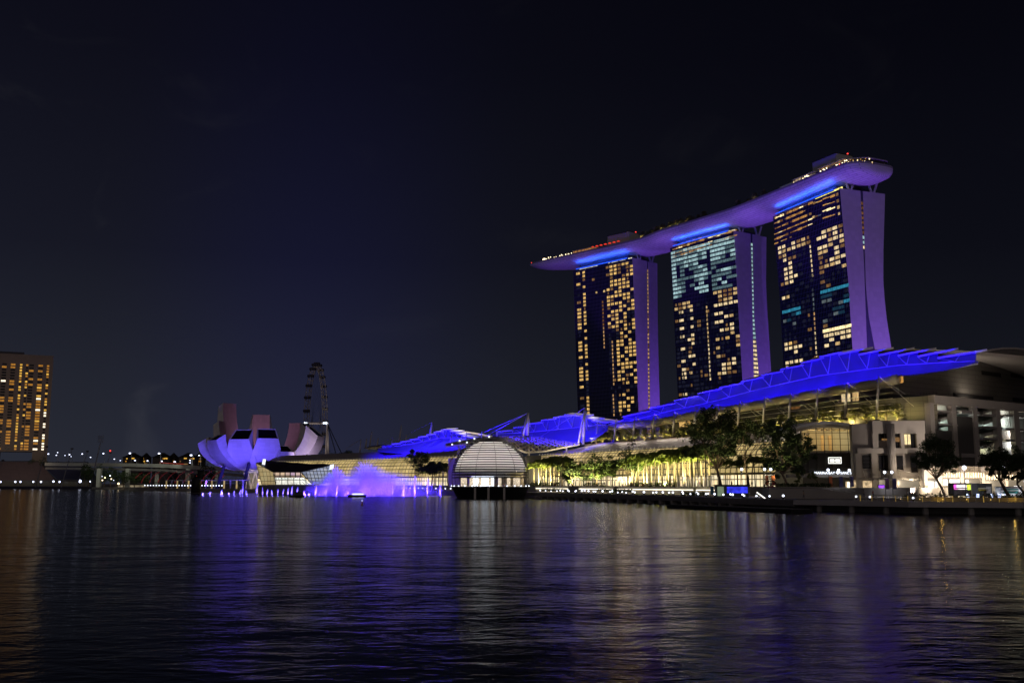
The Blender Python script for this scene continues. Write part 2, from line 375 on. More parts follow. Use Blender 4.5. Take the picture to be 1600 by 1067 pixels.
    for r in range(-1, 40):
        txt = lines.get(r, ('', '')); on = set(c for c, ch in zip(*txt) if ch != '.')
        for c in cols:
            if c not in on and rn.random() < .55 and z_ref-fh*r > 30: win.append((cs[c][0], z_ref-fh*r, cs[c][1]*rn.choice((.5, 1)), fh*.64, 'n' if rn.random() < .85 else 'd'))
    for (px, py, wd, hh, ch) in extra:
        s_, z = fs(px, py); win.append((s_, z, wd, hh, ch))
    for c, (px, py, r0, r1, chs) in enumerate(corr):
        s_ = fs(px, py)[0]
        for r in range(r0, r1+1): win.append((s_, z_ref-fh*r, 1.7, fh*.64, chs[min(len(chs)-1, (r-r0)*len(chs)//max(1, r1-r0+1))]))
    big = sorted(win, key=lambda q: -q[2]*q[3]*(.01 if q[4] == 'n' else .2 if q[4] in 'dtca' else 1)); rest = {}
    def wbox(mb, s_, z, wd, hh):
        o = at(w(0, z-hh/2)-.08, s_-wd/2, z-hh/2); mb.box(o, n*wd, e*.12, V((0, 0, hh))+e*(w(0, z+hh/2)-w(0, z-hh/2)))
    big = [(a, b, c*(1.0 if ch in 'TtCcAaV' else .72), d, ch) for a, b, c, d, ch in big]
    for i, q in enumerate(big):
        if i < 100: mb = MB(); wbox(mb, *q[:4]); mb.build('window', WM[q[4]], t)
        else: rest.setdefault(q[4], MB()); wbox(rest[q[4]], *q[:4])
    for k, mb in rest.items(): tag(mb.build('window', WM[k], t), kind='stuff')
    z = 12; mbs = {}
    while z < zt-6:                                       # lit lift lobbies in the slit between the two slabs
        ch = gapcol(z); g = w(2, z)-w(1, z)
        if ch != '.':
            mb = mbs.setdefault(ch, MB()); mb.box(at(w(1, z)+.04, .2, z), e*max(.5, g-.08), n*.15, (0, 0, 1.9))
        z += 3.2
    for k, mb in mbs.items(): tag(mb.build('lobby_window', WM[k], t), kind='stuff')
    return A, n, e, Ln, zt, w
# storeys read from the building: columns of rooms, lit (letters) or dark (dots)
R3 = {'0': (950.8, 470.5, 4.2), '1': (956.6, 470, 4.2), '2': (963, 469, 4.2), '3': (969.3, 468.5, 4.2), '4': (975.7, 467, 4.2), '5': (982, 466, 4.2), '6': (988.4, 465, 4.2), 'L': (905, 485, 6.0), 'M': (913.8, 483, 3.8)}
T3 = ['dBBdBB.B.B', '.BBd.dB..B', 'dBBd.dB..d', '.d..dBBB..', '.BBBBd...B', '.BBBBB....', 'Bd.BBB...B', 'd.BB..B..B', 'BBBBBB...B', 'Bd..BB...B', 'BBBB.dBB.d', '...BB.BB.B', '.BBB.BBB.B', 'BdB.B..d.B', '.BB.B..B.B', 'B.BBd.BB..', 'dBB.BdB..B', '...dB.B...', '...B.B...B', '....B..B..', '..BB.B.B.B',
      '..BB.BBB.B', '..B.BBB..B', '..B.BBBB.B', '..BB.BB...', '..B.B....B', '..BBBBBB..', '...BBB.B.B', '..BB..BB.B', '..B.dB.B.B', '..BBd.B...', '...dB.BB..', '', '', '..dB.....B', '....BB...B', '..BB.B...B', '..BBB....B', '..B.B....B']
T3 = {r: ('0123456L-M', x) for r, x in enumerate(T3) if x}
tw3 = tower('northern hotel tower at left with golden windows under the deck tip', (895.6, 423.5), (988, 403.7), 190,
    (((988, 403.7), (997.6, 642.7)), ((1011, 408.5), (1012.9, 638)), ((1012.9, 409), (1015.7, 638)), ((1026.9, 412.7), (1027.4, 470), (1028.2, 531), (1031, 633))),
    ((950.8, 417.5), 3.2), R3, T3, [(927, 437, 4, 2, 'd'), (932, 457, 2.5, 1.6, 'b'), (944, 455, 2.8, 1.8, 'b')], [(.03, .42, light_wall, .2), (.60, .92, light_wall, .2)], lambda z: 'a' if int(z) % 13 == 0 else 'o', [(941.9, 479, 9, 21, 'ao'), (957, 543, 20, 31, 'o'), (958.5, 627, 34, 39, 'o')])
R2 = {'0': (1118.4, 477, 5), '1': (1125.7, 475, 5), '2': (1133.7, 473.5, 5), '3': (1141.7, 472, 5), '4': (1149.7, 470.7, 5), 'L': (1065, 501, 6.2), 'M': (1075.5, 501, 4.2), 'N': (1081, 498, 4.2),
      'a': (1056, 470, 4.6), 'b': (1062, 469, 4.6), 'c': (1068.5, 467, 4.6), 'e': (1075, 466, 4.6), 'f': (1083, 465, 5), 'g': (1090, 463, 5), 'h': (1097, 461.5, 5), 'i': (1104, 460, 4.6), 'j': (1111, 458, 4.4)}
TL = {0: '.WWWW.'}
T2 = {0: ('01234LMN', 'WWWWWW.W'), 2: ('01LN', 'WWWW'), 3: ('23', 'Wb'), 4: ('01LN', 'WWWW'), 5: ('23', 'dW'), 6: ('123LN', 'WbWWW'), 7: ('3MN', 'bWb'), 8: ('024LN', 'bBb.W'), 9: ('4L', 'dW'), 10: ('04', 'bb'), 11: ('MN', 'WW'), 12: ('01L', 'bdW'), 13: ('3N', 'WW'), 14: ('123L', 'WbWW'), 15: ('12LM', 'WbWb'), 16: ('0123L', 'bWddW'), 20: ('L', 'W'),
      -1: ('123abcefN', 'dbbbdbb.b'), -2: ('1234abcef', 'bddbddbb.'), -3: ('01234', 'bbddb'), }
rt = random.Random(5)
allc = 'abcefghij01234'
for r in range(-15, -3):
    tx = ''
    for i, c in enumerate(allc):
        x = i/13.; p = 1.0 if r < -12 else (.72 if r < -9 else .45)
        if c in 'a': p = 1
        if c in 'ghi' and r > -11: p = .95
        if c in 'j': p = .6 if r < -11 else .1
        tx += ('T' if rt.random() < (.85 if r < -11 else .5) or c == 'a' else 't') if rt.random() < p else ('t' if rt.random() < .4 else '.')
    T2[r] = (allc, tx) if r < -4 else ('abcghi', 'TT.TTt')
T2[-3] = ('01234', 'bbddb'); T2[-4] = ('abghi0123', 'Tt.TTtttt')
amb = []
rz = random.Random(8)
def amber(px0, px1, y0, sl, ks):       # open terraces under a storey: lit ceilings
    out = []
    for k, ch in enumerate(ks):
        if ch == '.': continue
        x = px0+(px1-px0)*(k+.5)/len(ks); out.append((x, y0+sl*(x-px0), 4.6 if ch in 'AV' else 3.6, rz.choice((.5, .8, 1.5)), ch))
    return out
amb2 = amber(1052, 1112, 390, -.33, 'AbVAAbAAaAAa.V') + amber(1052, 1112, 397, -.33, 'aAbA.AAaAaA.aV') + amber(1052, 1112, 402, -.33, 'A.aAA.AaAAaa.a') + amber(1112, 1150, 372, -.33, '.aVa.AAdA') + amber(1112, 1150, 380, -.33, '.aa.AAAaA') + amber(1060, 1105, 383, -.3, 'AAAAAAAAAA')
tw2 = tower('middle hotel tower with a band of pale teal lit floors', (1047, 388), (1145.8, 361), 190,
    (((1145.8, 361), (1151, 439), (1160, 595)), ((1172.6, 364), (1174.5, 424), (1178, 590)), ((1176, 365), (1177, 430), (1178.7, 497.5), (1186, 589)), ((1197.7, 370), (1197, 439), (1198.2, 473), (1205, 581.6))),
    ((1118.4, 477.3), 3.2), R2, T2, amb2, [(.0, .42, light_wall, .3), (.45, .9, WM['A'], -.6)], lambda z: 'T' if z > 110 else ('.' if int(z*7) % 5 == 0 else 'W'), [(1105, 498, 0, 17, 'bW')])
R1 = {'0': (1279.6, 373, 6), '1': (1287.7, 370, 6), '2': (1296.5, 367, 6), '3': (1305, 364.4, 6), '4': (1314, 361, 5.6), 'L': (1218.6, 395, 4.6), 'M': (1225.2, 393, 4.8), 'N': (1232.8, 390, 5), 'O': (1240, 387.5, 5), 'p': (1248, 384, 5.5), 'q': (1255.5, 381, 5.5), 'r': (1263, 377.5, 5.5)}
T1 = {-1: ('1234LMOpqr', 'WbWdWWWdbd'), 0: ('01234LMNOpqr', 'WWdWdWbbWbbd'), 1: ('234LM', 'bWWdb'), 2: ('0124MNO', 'WWbbWdd'), 3: ('0134NO', 'bbWdW.'), 4: ('03MN', 'dWWW'), 5: ('01234LMNO', 'ddWbW.WW.'), 6: ('123MNO', 'bbWWWW'), 7: ('4LMN', 'bdbW'), 8: ('', ''), 10: ('LM', 'Wb'), 11: ('01234', 'CCCCC'), 12: ('01', 'cc'), 13: ('0134LMNO', 'gg.cCCCC'), 14: ('34NO', 'gCcC'), 15: ('23LM', 'ccgc'), 16: ('23N', 'gcg'), 17: ('0', 'g'),
      19: ('01234', 'VVVVV'), 20: ('01234LMN', 'WWWWWWBd'), 21: ('134LMNO', 'WWWWWWW'), 22: ('02NO', 'WbW.'), 24: ('LMNO', 'WWWW'), 25: ('LM', 'WW')}
amb1 = []
for k, (y0, ks) in enumerate(((341, 'bVVVd.aAAAAA.V.d.aA'), (349, 'Aba.dAaAAaAA...'), (357.5, 'aA.Aa.aAAAAA.d'), (366, 'AbVA.AaAAaAA.V'), (374, 'AAbAa.aAAAAA.V'), (381, 'A.bA.d.......'))):
    amb1 += amber(1211, 1268, y0, -.42, ks)
amb1 += amber(1286, 1304, 311, -.3, 'AAA')+amber(1286, 1304, 321, -.3, 'AbA')+amber(1286, 1304, 330, -.3, 'VVV')+amber(1286, 1304, 341, -.3, 'AAA')+amber(1270, 1283, 318, -.3, 'dbA')+amber(1269, 1283, 340, -.3, 'bdg')+[(1308, 304, 3, 2, 'd'), (1309, 314, 3, 2, 'd'), (1310, 324, 3, 2, 'b'), (1311, 334, 2.5, 1.6, 'b')]
yel_m = lit('terrace_light', (1, .85, .22), 1.3, .6, .4)
tw1 = tower('nearest and tallest looking hotel tower at right above the convention hall', (1208, 339), (1312.3, 295.6), 190,
    (((1312.3, 295.6), (1325.4, 439.4), (1332.2, 548.7)), ((1344.4, 299), (1350.3, 420), (1354.9, 547)), ((1348.8, 300), (1353, 449), (1357.8, 497.5), (1367.6, 548.7)), ((1383, 304), (1380.5, 390.6), (1380.3, 439), (1381.5, 461), (1385.9, 502), (1393.2, 547.5))),
    ((1279.4, 373), 3.2), R1, T1, amb1, [(.0, .38, yel_m, .6), (.5, .85, WM['A'], -.4)], lambda z: 'a' if z > 160 else ('.' if int(z*5) % 4 == 0 else ('T' if z > 90 and int(z) % 2 else 'W')), [(1266, 387, 1, 7, 'W'), (1271, 470, 10, 18, 'go'), (1275, 540, 19, 25, 'W')])
# ================================================================== sky deck
ZD = 203.0
rim_px = [(827.5, 413.5), (850, 408), (910, 394.8), (992.5, 376), (1032.4, 361.4), (1090, 344), (1149.4, 324.8), (1210.4, 300.4), (1262, 279.5), (1314, 259)]
rim = [Pz(x, y, ZD) for x, y in rim_px]
def cat(pts, t):
    n = len(pts)-1; k = min(int(t*n), n-1); u = t*n-k
    p = [pts[max(0, k-1)], pts[k], pts[k+1], pts[min(n, k+2)]]
    return .5*((2*p[1])+(p[2]-p[0])*u+(2*p[0]-5*p[1]+4*p[2]-p[3])*u*u+(3*p[1]-p[0]-3*p[2]+p[3])*u**3)
dense = [cat(rim, i/120) for i in range(121)]
# centre line: 17 m east of the rim, narrowing to the bow at the north and rounded at the south
cum = [0]
for a, b in zip(dense, dense[1:]): cum.append(cum[-1]+(b-a).length)
TOT = cum[-1]
stations = []
for i, p in enumerate(dense):
    t = (dense[min(i+1, 120)]-dense[max(i-1, 0)]).normalized(); e = V((-t.y, t.x, 0)); e = e if e.x > 0 else -e
    s = cum[i]; wd = 38*min(1., sqrt(max(0., 1-(1-min(1, s/75))**2)))+.4
    stations.append((p, t, e, wd, s))
p, t, e, wd, s = stations[-1]
for k in range(1, 11):                                    # rounded southern end
    a = k/10*pi/2; stations.append((p+t*(11*sin(a))+e*(19*(1-cos(a))*.85), t, e, max(.5, 38*cos(a)**.55 if k < 10 else .6), s+11*sin(a)))
hull_m = grid_mat('deck_cladding', (.60, .60, .64), (.26, .26, .30), 7.0, 2.1, .16, .5, .5)
dkr = thing('sky_deck', 'long boat shaped roof deck lying across the three hotel towers', 'roof deck', (stations[60][0].x, stations[60][0].y, ZD))
def ring(st, top):
    p, t, e, wd, s = st; dep = 8.4*min(1, (wd/38)**.8)
    pts = []
    for j in range(17):
        a = pi*j/16; x = -cos(a); y = -(abs(sin(a))**.75)
        pts.append(p+e*(wd/2+x*wd/2)+V((0, 0, y*dep)))
    return pts
mb = MB(); rr = [ring(s, 0) for s in stations]
mb.surf(lambda u, v: rr[round(u*(len(rr)-1))][round(v*16)], len(rr)-1, 16, lambda u, v: (stations[round(u*(len(rr)-1))][4], v*44))
mb.build('hull', hull_m, dkr, smooth=True)
mb = MB(); mb.surf(lambda u, v: rr[round(u*(len(rr)-1))][0].lerp(rr[round(u*(len(rr)-1))][16], v)+V((0, 0, .12)), len(rr)-1, 1); mb.build('deck', dark_conc, dkr)
mb = MB()                                                 # parapet
for a, b in zip(rr[2:], rr[3:]):
    for k, ee in ((0, 1), (16, -1)):
        mb.quad(a[k], b[k], b[k]+V((0, 0, 1.3)), a[k]+V((0, 0, 1.3)))
mb.build('parapet', mat('deck_parapet', (.25, .24, .26), .4), dkr)
wp_ = [rr[k][0].lerp(rr[k][16], .10) for k in range(104, 129)]; ep_ = [rr[k][0].lerp(rr[k][16], .80) for k in range(104, 129)]
lp_ = wp_+ep_[::-1]
mb = MB(); mb.loft([[p+V((0, 0, .1)) for p in lp_], [p+V((0, 0, 3.4)) for p in lp_]]); mb.build('upper_tier', mat('tier_glass', (.05, .045, .05), .3), dkr)
mb = MB(); cc_ = sum(lp_, V((0, 0, 0)))/len(lp_); mb.loft([[p+(p-cc_)*.04+V((0, 0, 3.42)) for p in lp_], [p+(p-cc_)*.04+V((0, 0, 4.0)) for p in lp_]]); mb.build('tier_roof', mat('tier_roof', (.3, .28, .28), .6), dkr)
def st_at(px):                                            # station whose rim stands in this column
    return min(stations[:121], key=lambda q: abs(px_of(q[0])[0]-px))
def deck_pt(px, inn, z=0.3):
    p, t, e, wd, s = st_at(px); return p+e*inn+V((0, 0, z)), t, e
# lift cores, restaurant roofs, trees and lamps on the deck
for px, inn, ln, wd, hh, lab in ((947, 14, 24, 13, 13.5, 'pale box shaped lift core on the northern end of the deck'), (1262, 14, 22, 14, 15.5, 'purple lit box shaped lift core on the southern end of the deck')):
    q, t, e = deck_pt(px, inn); c = thing('lift_core', lab, 'lift core', q)
    mb = MB(); mb.box(q-t*ln/2, t*ln, e*wd, (0, 0, hh)); mb.build('wall', mat('core_wall', (.5, .5, .52), .6), c)
    mb = MB(); mb.box(q-t*ln/2-t*.3-e*.3+V((0, 0, hh)), t*(ln+.6), e*(wd+.6), (0, 0, .5)); mb.build('roof_edge', dark_steel, c)
    mb = MB(); mb.tube(q+t*ln*.45+e*wd*.8+V((0, 0, hh)), q+t*ln*.45+e*wd*.8+V((0, 0, hh+1.2)), .15); mb.build('mast', dark_steel, c)
    mb = MB(); mb.ball(q+t*ln*.45+e*wd*.8+V((0, 0, hh+1.5)), .55); mb.build('warning_light', red_m, c)
for x0, x1, inn, hh, lm, lab in ((893, 925, 3, 4.5, (1, .45, .15), 'orange lit low restaurant roof on the northern deck'), (1233, 1268, 3, 5, (1, .72, .45), 'slanted pale roofed restaurant on the southern deck'), (1272, 1312, 4, 6, (1, .55, .22), 'glowing two storey bar at the southern bend of the deck'), (1214, 1232, 3, 3.5, (.7, .9, .6), 'small dim pavilion north of the southern restaurant')):
    a, t, e = deck_pt(x0, inn); b, _, _ = deck_pt(x1, inn); d = b-a
    c = thing('deck_restaurant', lab, 'restaurant', (a+b)/2); e2 = V((-d.y, d.x, 0)).normalized(); e2 = e2 if e2.x > 0 else -e2
    mb = MB(); mb.box(a+e2*.8, d, e2*8, (0, 0, hh-1)); mb.build('glass_wall', lit('deck_bar_glow_%d' % x0, lm, .30, .9, .35), c)
    mb = MB(); mb.box(a-e2*.6+V((0, 0, hh-1)), d, e2*11+V((0, 0, .8)), (0, 0, .4)); mb.build('roof', mat('deck_roof', (.45, .42, .42), .6), c)
    for k in range(6):
        q = a+d*((k+.5)/6); mb = MB(); mb.box(q-V((0, 0, 0)), d.normalized()*.25, e2*.25, (0, 0, hh-1)); mb.build('post', dark_steel, c)
rnd = random.Random(3)
lg = bpy.data.objects
def bulb(name, p, r, m, label, cat_, group, sz=1.):
    mb = MB(); mb.ball(p, r, 6, 4, sz); return tag(mb.build(name, m), label, cat_, group)
for k in range(14):
    px = 925+36*k/13; q, t, e = deck_pt(px, 2.5, 3.6)
    o = thing('parasol', 'red lit parasol in the row along the northern deck rail', 'parasol', q-V((0, 0, 3.3)), 'red parasols on the northern deck')
    mb = MB(); mb.loft([[q+V((cos(j*pi/4)*1.5, sin(j*pi/4)*1.5, 0)) for j in range(8)], [q+V((cos(j*pi/4)*.1, sin(j*pi/4)*.1, .8)) for j in range(8)]]); mb.build('canopy', lit('red_canopy', (1, .05, .03), .75, .6, 1), o)
    mb = MB(); mb.tube(q-V((0, 0, 3.3)), q, .1); mb.build('pole', dark_steel, o)
for k in range(34):
    px = (842+52*rnd.random()) if k < 14 else (1236+78*rnd.random()); q, t, e = deck_pt(px, .8+2*rnd.random(), 1.2+1.6*rnd.random())
    bulb('deck_lamp', q, .32+.2*rnd.random(), warm_m, 'tiny warm lamp on the '+('northern bow' if k < 14 else 'southern end')+' of the roof deck', 'lamp', 'lamps on the roof deck')
for k in range(26):                                       # lamps round the southern rim
    i = 118+round(k/25*11); p_, t, e, wd, s_ = stations[min(i, len(stations)-1)]; q = p_+e*(.6+rnd.random()*2)+V((0, 0, .6+rnd.random()*2.6))
    bulb('deck_lamp', q, .4, rnd.choice((warm_m, WM['V'], WM['A'])), 'tiny warm lamp on the southern end of the roof deck', 'lamp', 'lamps on the roof deck')
q, t, e = deck_pt(845, 3, .4); o = thing('band_shell', 'small glowing arched shell near the bow tip', 'pavilion', q)
mb = MB(); mb.surf(lambda u, v: q+t*(-3.5+7*u)+e*(v*3)+V((0, 0, 3.2*sin(pi*u))), 10, 1); mb.build('shell_roof', warm_m, o)
mb = MB(); mb.box(q-t*3.4, t*.2, e*2.8, (0, 0, .9)); mb.build('side_wall', white_paint, o)
for px, y, n_ in ((827, 0, 0), (1309, 0, 0)): bulb('warning_light', deck_pt(px+3, .3, 1.2)[0], .5, red_m, 'red warning lamp on the deck rim at the '+('bow' if px < 900 else 'southern bend'), 'lamp', 'red warning lamps')
# blue light lines and purple floods of the towers (real lamps on the crowns and the podium roof)
for (A, n, e, Ln, zt, w) in (tw1, tw2, tw3):
    c = V((A.x, A.y, zt))+n*(Ln*.5)+e*(w(0, zt)-1.0)
    fx = thing('light_trough', 'slim trough of blue floodlight on the '+{190: ''}[zt]+('nearest' if A is tw1[0] else 'middle' if A is tw2[0] else 'northern')+' tower crown', 'floodlight', c)
    mb = MB(); mb.box(c-n*Ln*.44, n*Ln*.88, -e*.5, (0, 0, .35)); mb.build('housing', dark_steel, fx)
    mb = MB(); mb.box(c-n*Ln*.43+V((0, 0, .36)), n*Ln*.86, -e*.45, (0, 0, .7)); mb.build('lens', lit('blue_lens', (.02, .10, 1), 1.6, .3), fx)
    lp = lamp('AREA', c+V((0, 0, 4.2))-e*.8, c+V((0, 0, 8))+e*3, 4600, (.01, .10, 1), .5, size_y=Ln*.86)
    zax = -(V((0, 0, 5))+e*3.5).normalized(); yax = n; xax = yax.cross(zax); lp.rotation_euler = Matrix((xax, yax, zax)).transposed().to_euler()
    # flood for the end walls, from the podium south of the tower
    src = V((A.x, A.y, 40))-n*62+e*(w(1, 60)+4)
    for wz, pw, colr in ((w(1, 60)-8, 140000, (.40, .17, 1)), (w(3, 60)+4, 185000, (.26, .085, 1))):
        lamp('SPOT', src+e*(wz-w(1, 60)), V((A.x, A.y, 120))+e*wz, pw, colr, 1.5, 100, .5)
for px, pw in ((880, 90000), (940, 90000), (1010, 130000), (1060, 100000), (1130, 120000), (1190, 130000), (1250, 110000), (1330, 120000)):
    q, t, e = deck_pt(min(px, 1313), 0); b = V((q.x, q.y, 60))-e*45; lamp('SPOT', b, q+e*12, pw*2.0, (.31, .12, 1), 2, 34, .9)
# ================================================================== shopping halls along the promenade
HA = rad(24); T0 = V((-sin(HA), cos(HA), 0)); E0 = V((cos(HA), sin(HA), 0)); A0 = V((62, 350, 0))
def PL(px, py, d): return Pp(px, py, A0+E0*d, E0)          # on the upright plane d metres behind the hall's front line
def sL(px, d=0):                                            # distance along that line, for a column at eye level
    return (PL(px, 740, d)-A0).dot(T0)
def LZ(s, d, z): return V((A0.x, A0.y, 0))+T0*s+E0*d+V((0, 0, z))
vg = bpy.data.materials.new('lit_vault_glass'); vg.use_nodes = True
def lit_grid(name, c1, c2, es, sx, sz, mort=.12, vary=.45):
    m = mat(name, (.03, .03, .03), .2); n = m.node_tree.nodes; l = m.node_tree.links; b = n['Principled BSDF']
    uv = n.new('ShaderNodeUVMap'); br = n.new('ShaderNodeTexBrick'); l.new(uv.outputs[0], br.inputs[0]); br.offset = 0; br.inputs['Scale'].default_value = 1
    br.inputs['Brick Width'].default_value = sx; br.inputs['Row Height'].default_value = sz; br.inputs['Mortar Size'].default_value = mort
    br.inputs['Color1'].default_value = tuple(c1)+(1,); br.inputs['Color2'].default_value = tuple(c2)+(1,); br.inputs['Mortar'].default_value = (.03, .025, .015, 1)
    t = n.new('ShaderNodeTexNoise'); t.inputs['Scale'].default_value = .09; t.inputs['Detail'].default_value = 4; l.new(uv.outputs[0], t.inputs[0])
    r = n.new('ShaderNodeMapRange'); l.new(t.outputs[0], r.inputs[0]); r.inputs[1].default_value = .3; r.inputs[2].default_value = .7; r.inputs[3].default_value = es*(1-vary); r.inputs[4].default_value = es*(1+vary)
    l.new(br.outputs[0], b.inputs['Emission Color']); l.new(r.outputs[0], b.inputs['Emission Strength']); return m
vault_glass = lit_grid('vault_glass', (1, .74, .30), (.86, .64, .27), .60, 2.9, 2.1, .2)
vault_low = lit_grid('vault_glass_low', (1, .86, .56), (1, .74, .38), 1.25, 1.9, 2.4, .16, .6)
louvre_roof = grid_mat('louvre_roof', (.34, .31, .30), (.62, .52, .42), 4.0, 1.1, .07, .5)
def plen(pr):
    r = [0]
    for a, b in zip(pr, pr[1:]): r.append(r[-1]+sqrt((b[0]-a[0])**2+(b[1]-a[1])**2))
    return r
PR = [(0, 4.4), (.1, 8.2), (.7, 12), (2.2, 15.6), (5.2, 18.6), (10, 21.2), (16, 23)]
def hall(label, org, tv, ev, s0, s1, taper, grp):
    at = lambda s, d, z: V((org.x, org.y, 0))+tv*s+ev*d+V((0, 0, z))
    t = thing('glass_arcade', label, 'arcade', at((s0+s1)/2, 0, 4.4), grp)
    def zz(s, z, top): return z-(top*max(0, 1-(s1-s)/taper)**1.6 if taper else 0)
    nS = 40; pl = plen(PR)
    for nm, a, b, m in (('glass_front', 1, 4, vault_glass), ('roof', 4, 6, louvre_roof)):
        mb = MB(); pr = PR[a:b+1]; q = pl[a:b+1]
        k = len(pr)-1
        mb.surf(lambda u, v: at(s0+(s1-s0)*u, pr[round(v*k)][0], zz(s0+(s1-s0)*u, pr[round(v*k)][1], (0 if nm == 'glass_front' else 3.2*(round(v*k))/k))), nS, k, lambda u, v: ((s1-s0)*u, q[round(v*k)]))
        mb.build(nm, m, t, smooth=True)
    mb = MB(); mb.surf(lambda u, v: at(s0+(s1-s0)*u, 0, 4.4+3.8*v), nS, 1, lambda u, v: ((s1-s0)*u, 3.8*v)); mb.build('shopfront', vault_low, t)
    n = int((s1-s0)/5.7); mb = MB()
    for i in range(n+1):
        s = s0+(s1-s0)*i/n; mb.path([at(s, d-.25, z) for d, z in PR[:5]], .12, 5)
    mb.build('rib', mat('arcade_rib', (.42, .38, .30), .5), t)
    mb = MB()
    for z_, d_ in ((8.3, -.4), (18.5, 4.9)):
        mb.box(at(s0, d_, z_), tv*(s1-s0), ev*.7, (0, 0, .7 if z_ < 10 else .25))
    mb.build('fascia', mat('arcade_fascia', (.22, .20, .18), .6), t)
    mb = MB()
    for i in range(int((s1-s0)/2.9)):
        s = s0+2.9*i+1
        mb.ball(at(s, 4.6, 19.0), .17, 5, 3)
    tag(mb.build('eave_light', lit('eave_light', (1, .86, .55), .9, .3), t), kind='stuff')
    mb = MB(); mb.loft([[at(s0-.02, d, z) for d, z in PR]+[at(s0-.02, 16, 4.4)], [at(s0+.4, d, z) for d, z in PR]+[at(s0+.4, 16, 4.4)]]); mb.build('end_glass', vault_low, t)
    mb = MB(); mb.quad(at(s0, 15.9, 4.4), at(s1, 15.9, 4.4), at(s1, 15.9, 21), at(s0, 15.9, 21)); mb.build('back_wall', dark_conc, t)
    return at
sS, sN = sL(1212), sL(826)
hall('long southern glass arcade with grey louvred roof behind the palms', A0, T0, E0, sS, sN, 46, 'glass arcades of the shopping mall')
HB = rad(43); T1 = V((-sin(HB), cos(HB), 0)); E1 = V((cos(HB), sin(HB), 0)); A1 = G(706, 486)
hall('northern glass arcade behind the purple fountain mist', A1, T1, E1, 0, 190, 0, 'glass arcades of the shopping mall')
# podium terrace behind the southern arcade, with the dim storey under the blue roof
tw = thing('terrace_block', 'planted terrace storey with lit rooms beneath the long blue roof', 'building', LZ(-20, 30, 4.4))
sE = (P(1463, 617, 285)-A0).dot(T0)+14
mb = MB(); mb.box(LZ(sE, 16.1, 4.4), T0*(sN-26-sE), E0*60, (0, 0, 18.4)); mb.build('podium', concrete, tw)
mb = MB(); mb.box(LZ(sE+2, 29, 22.85), T0*(sN-34-sE), E0*40, (0, 0, 9.5)); mb.build('storey_wall', grid_mat('terrace_wall', (.16, .14, .11), (.03, .03, .03), 3, 2.4, .25, .5), tw)
mb = MB(); mb.box(LZ(sE, 15.8, 22.85), T0*(sN-26-sE), E0*.3, (0, 0, .35)); mb.build('ledge', mat('ledge_warm', (.5, .4, .28), .6), tw)
for px0, px1, y, h_, k in ((1062, 1079, 668, 2.2, 'B'), (1316, 1329, 629, 2.6, 'W'), (1333, 1342, 627, 2.8, 'b'), (1178, 1190, 641, .9, 'd'), (1010, 1020, 676, 1.2, 'd'), (1232, 1250, 640, .8, 'a'), (1394, 1412, 600, 2, 'A'), (1392, 1414, 640, 2.5, 'A')):
    a = PL(px0, y, 28.8); b = PL(px1, y, 28.8); mb = MB(); mb.box((b.x, b.y, a.z), V((a.x-b.x, a.y-b.y, 0)), -E0*.2, (0, 0, h_)); mb.build('window', WM[k], tw)
pts = [(928, 674), (975, 664), (1020, 661.5), (1080, 649.5), (1156, 637.5), (1237, 622), (1321, 607.5), (1372, 599.5), (1402, 592)]
tp = [PL(x, y, 27) for x, y in pts]
mb = MB(); mb.path(tp, 1.55, 12); mb.build('gutter_pipe', mat('gutter', (.42, .38, .32), .45, .1, (.3, .25)), tw, smooth=True)
for i in range(5):                                         # thin cable rails over the terrace
    mb = MB(); mb.path([PL(1085+(1395-1085)*k/6., (650+6*i)+(604-650+3.0*i)*k/6., 20) for k in range(7)], .09, 4); mb.build('cable_rail', steel, tw)
for k in range(5):                                         # area lamps added over the terrace ledge to brighten the louvred roof
    s_ = sS+(sN-sS-20)*(k+.5)/5; q = LZ(s_, 15.2, 25.6); lp = lamp('AREA', q, q-E0*8-V((0, 0, 3.6)), 900, (1, .84, .68), 24, size_y=.5)
    zax = (E0*8+V((0, 0, 3.6))).normalized(); lp.rotation_euler = Matrix((T0, zax.cross(T0), zax)).transposed().to_euler()
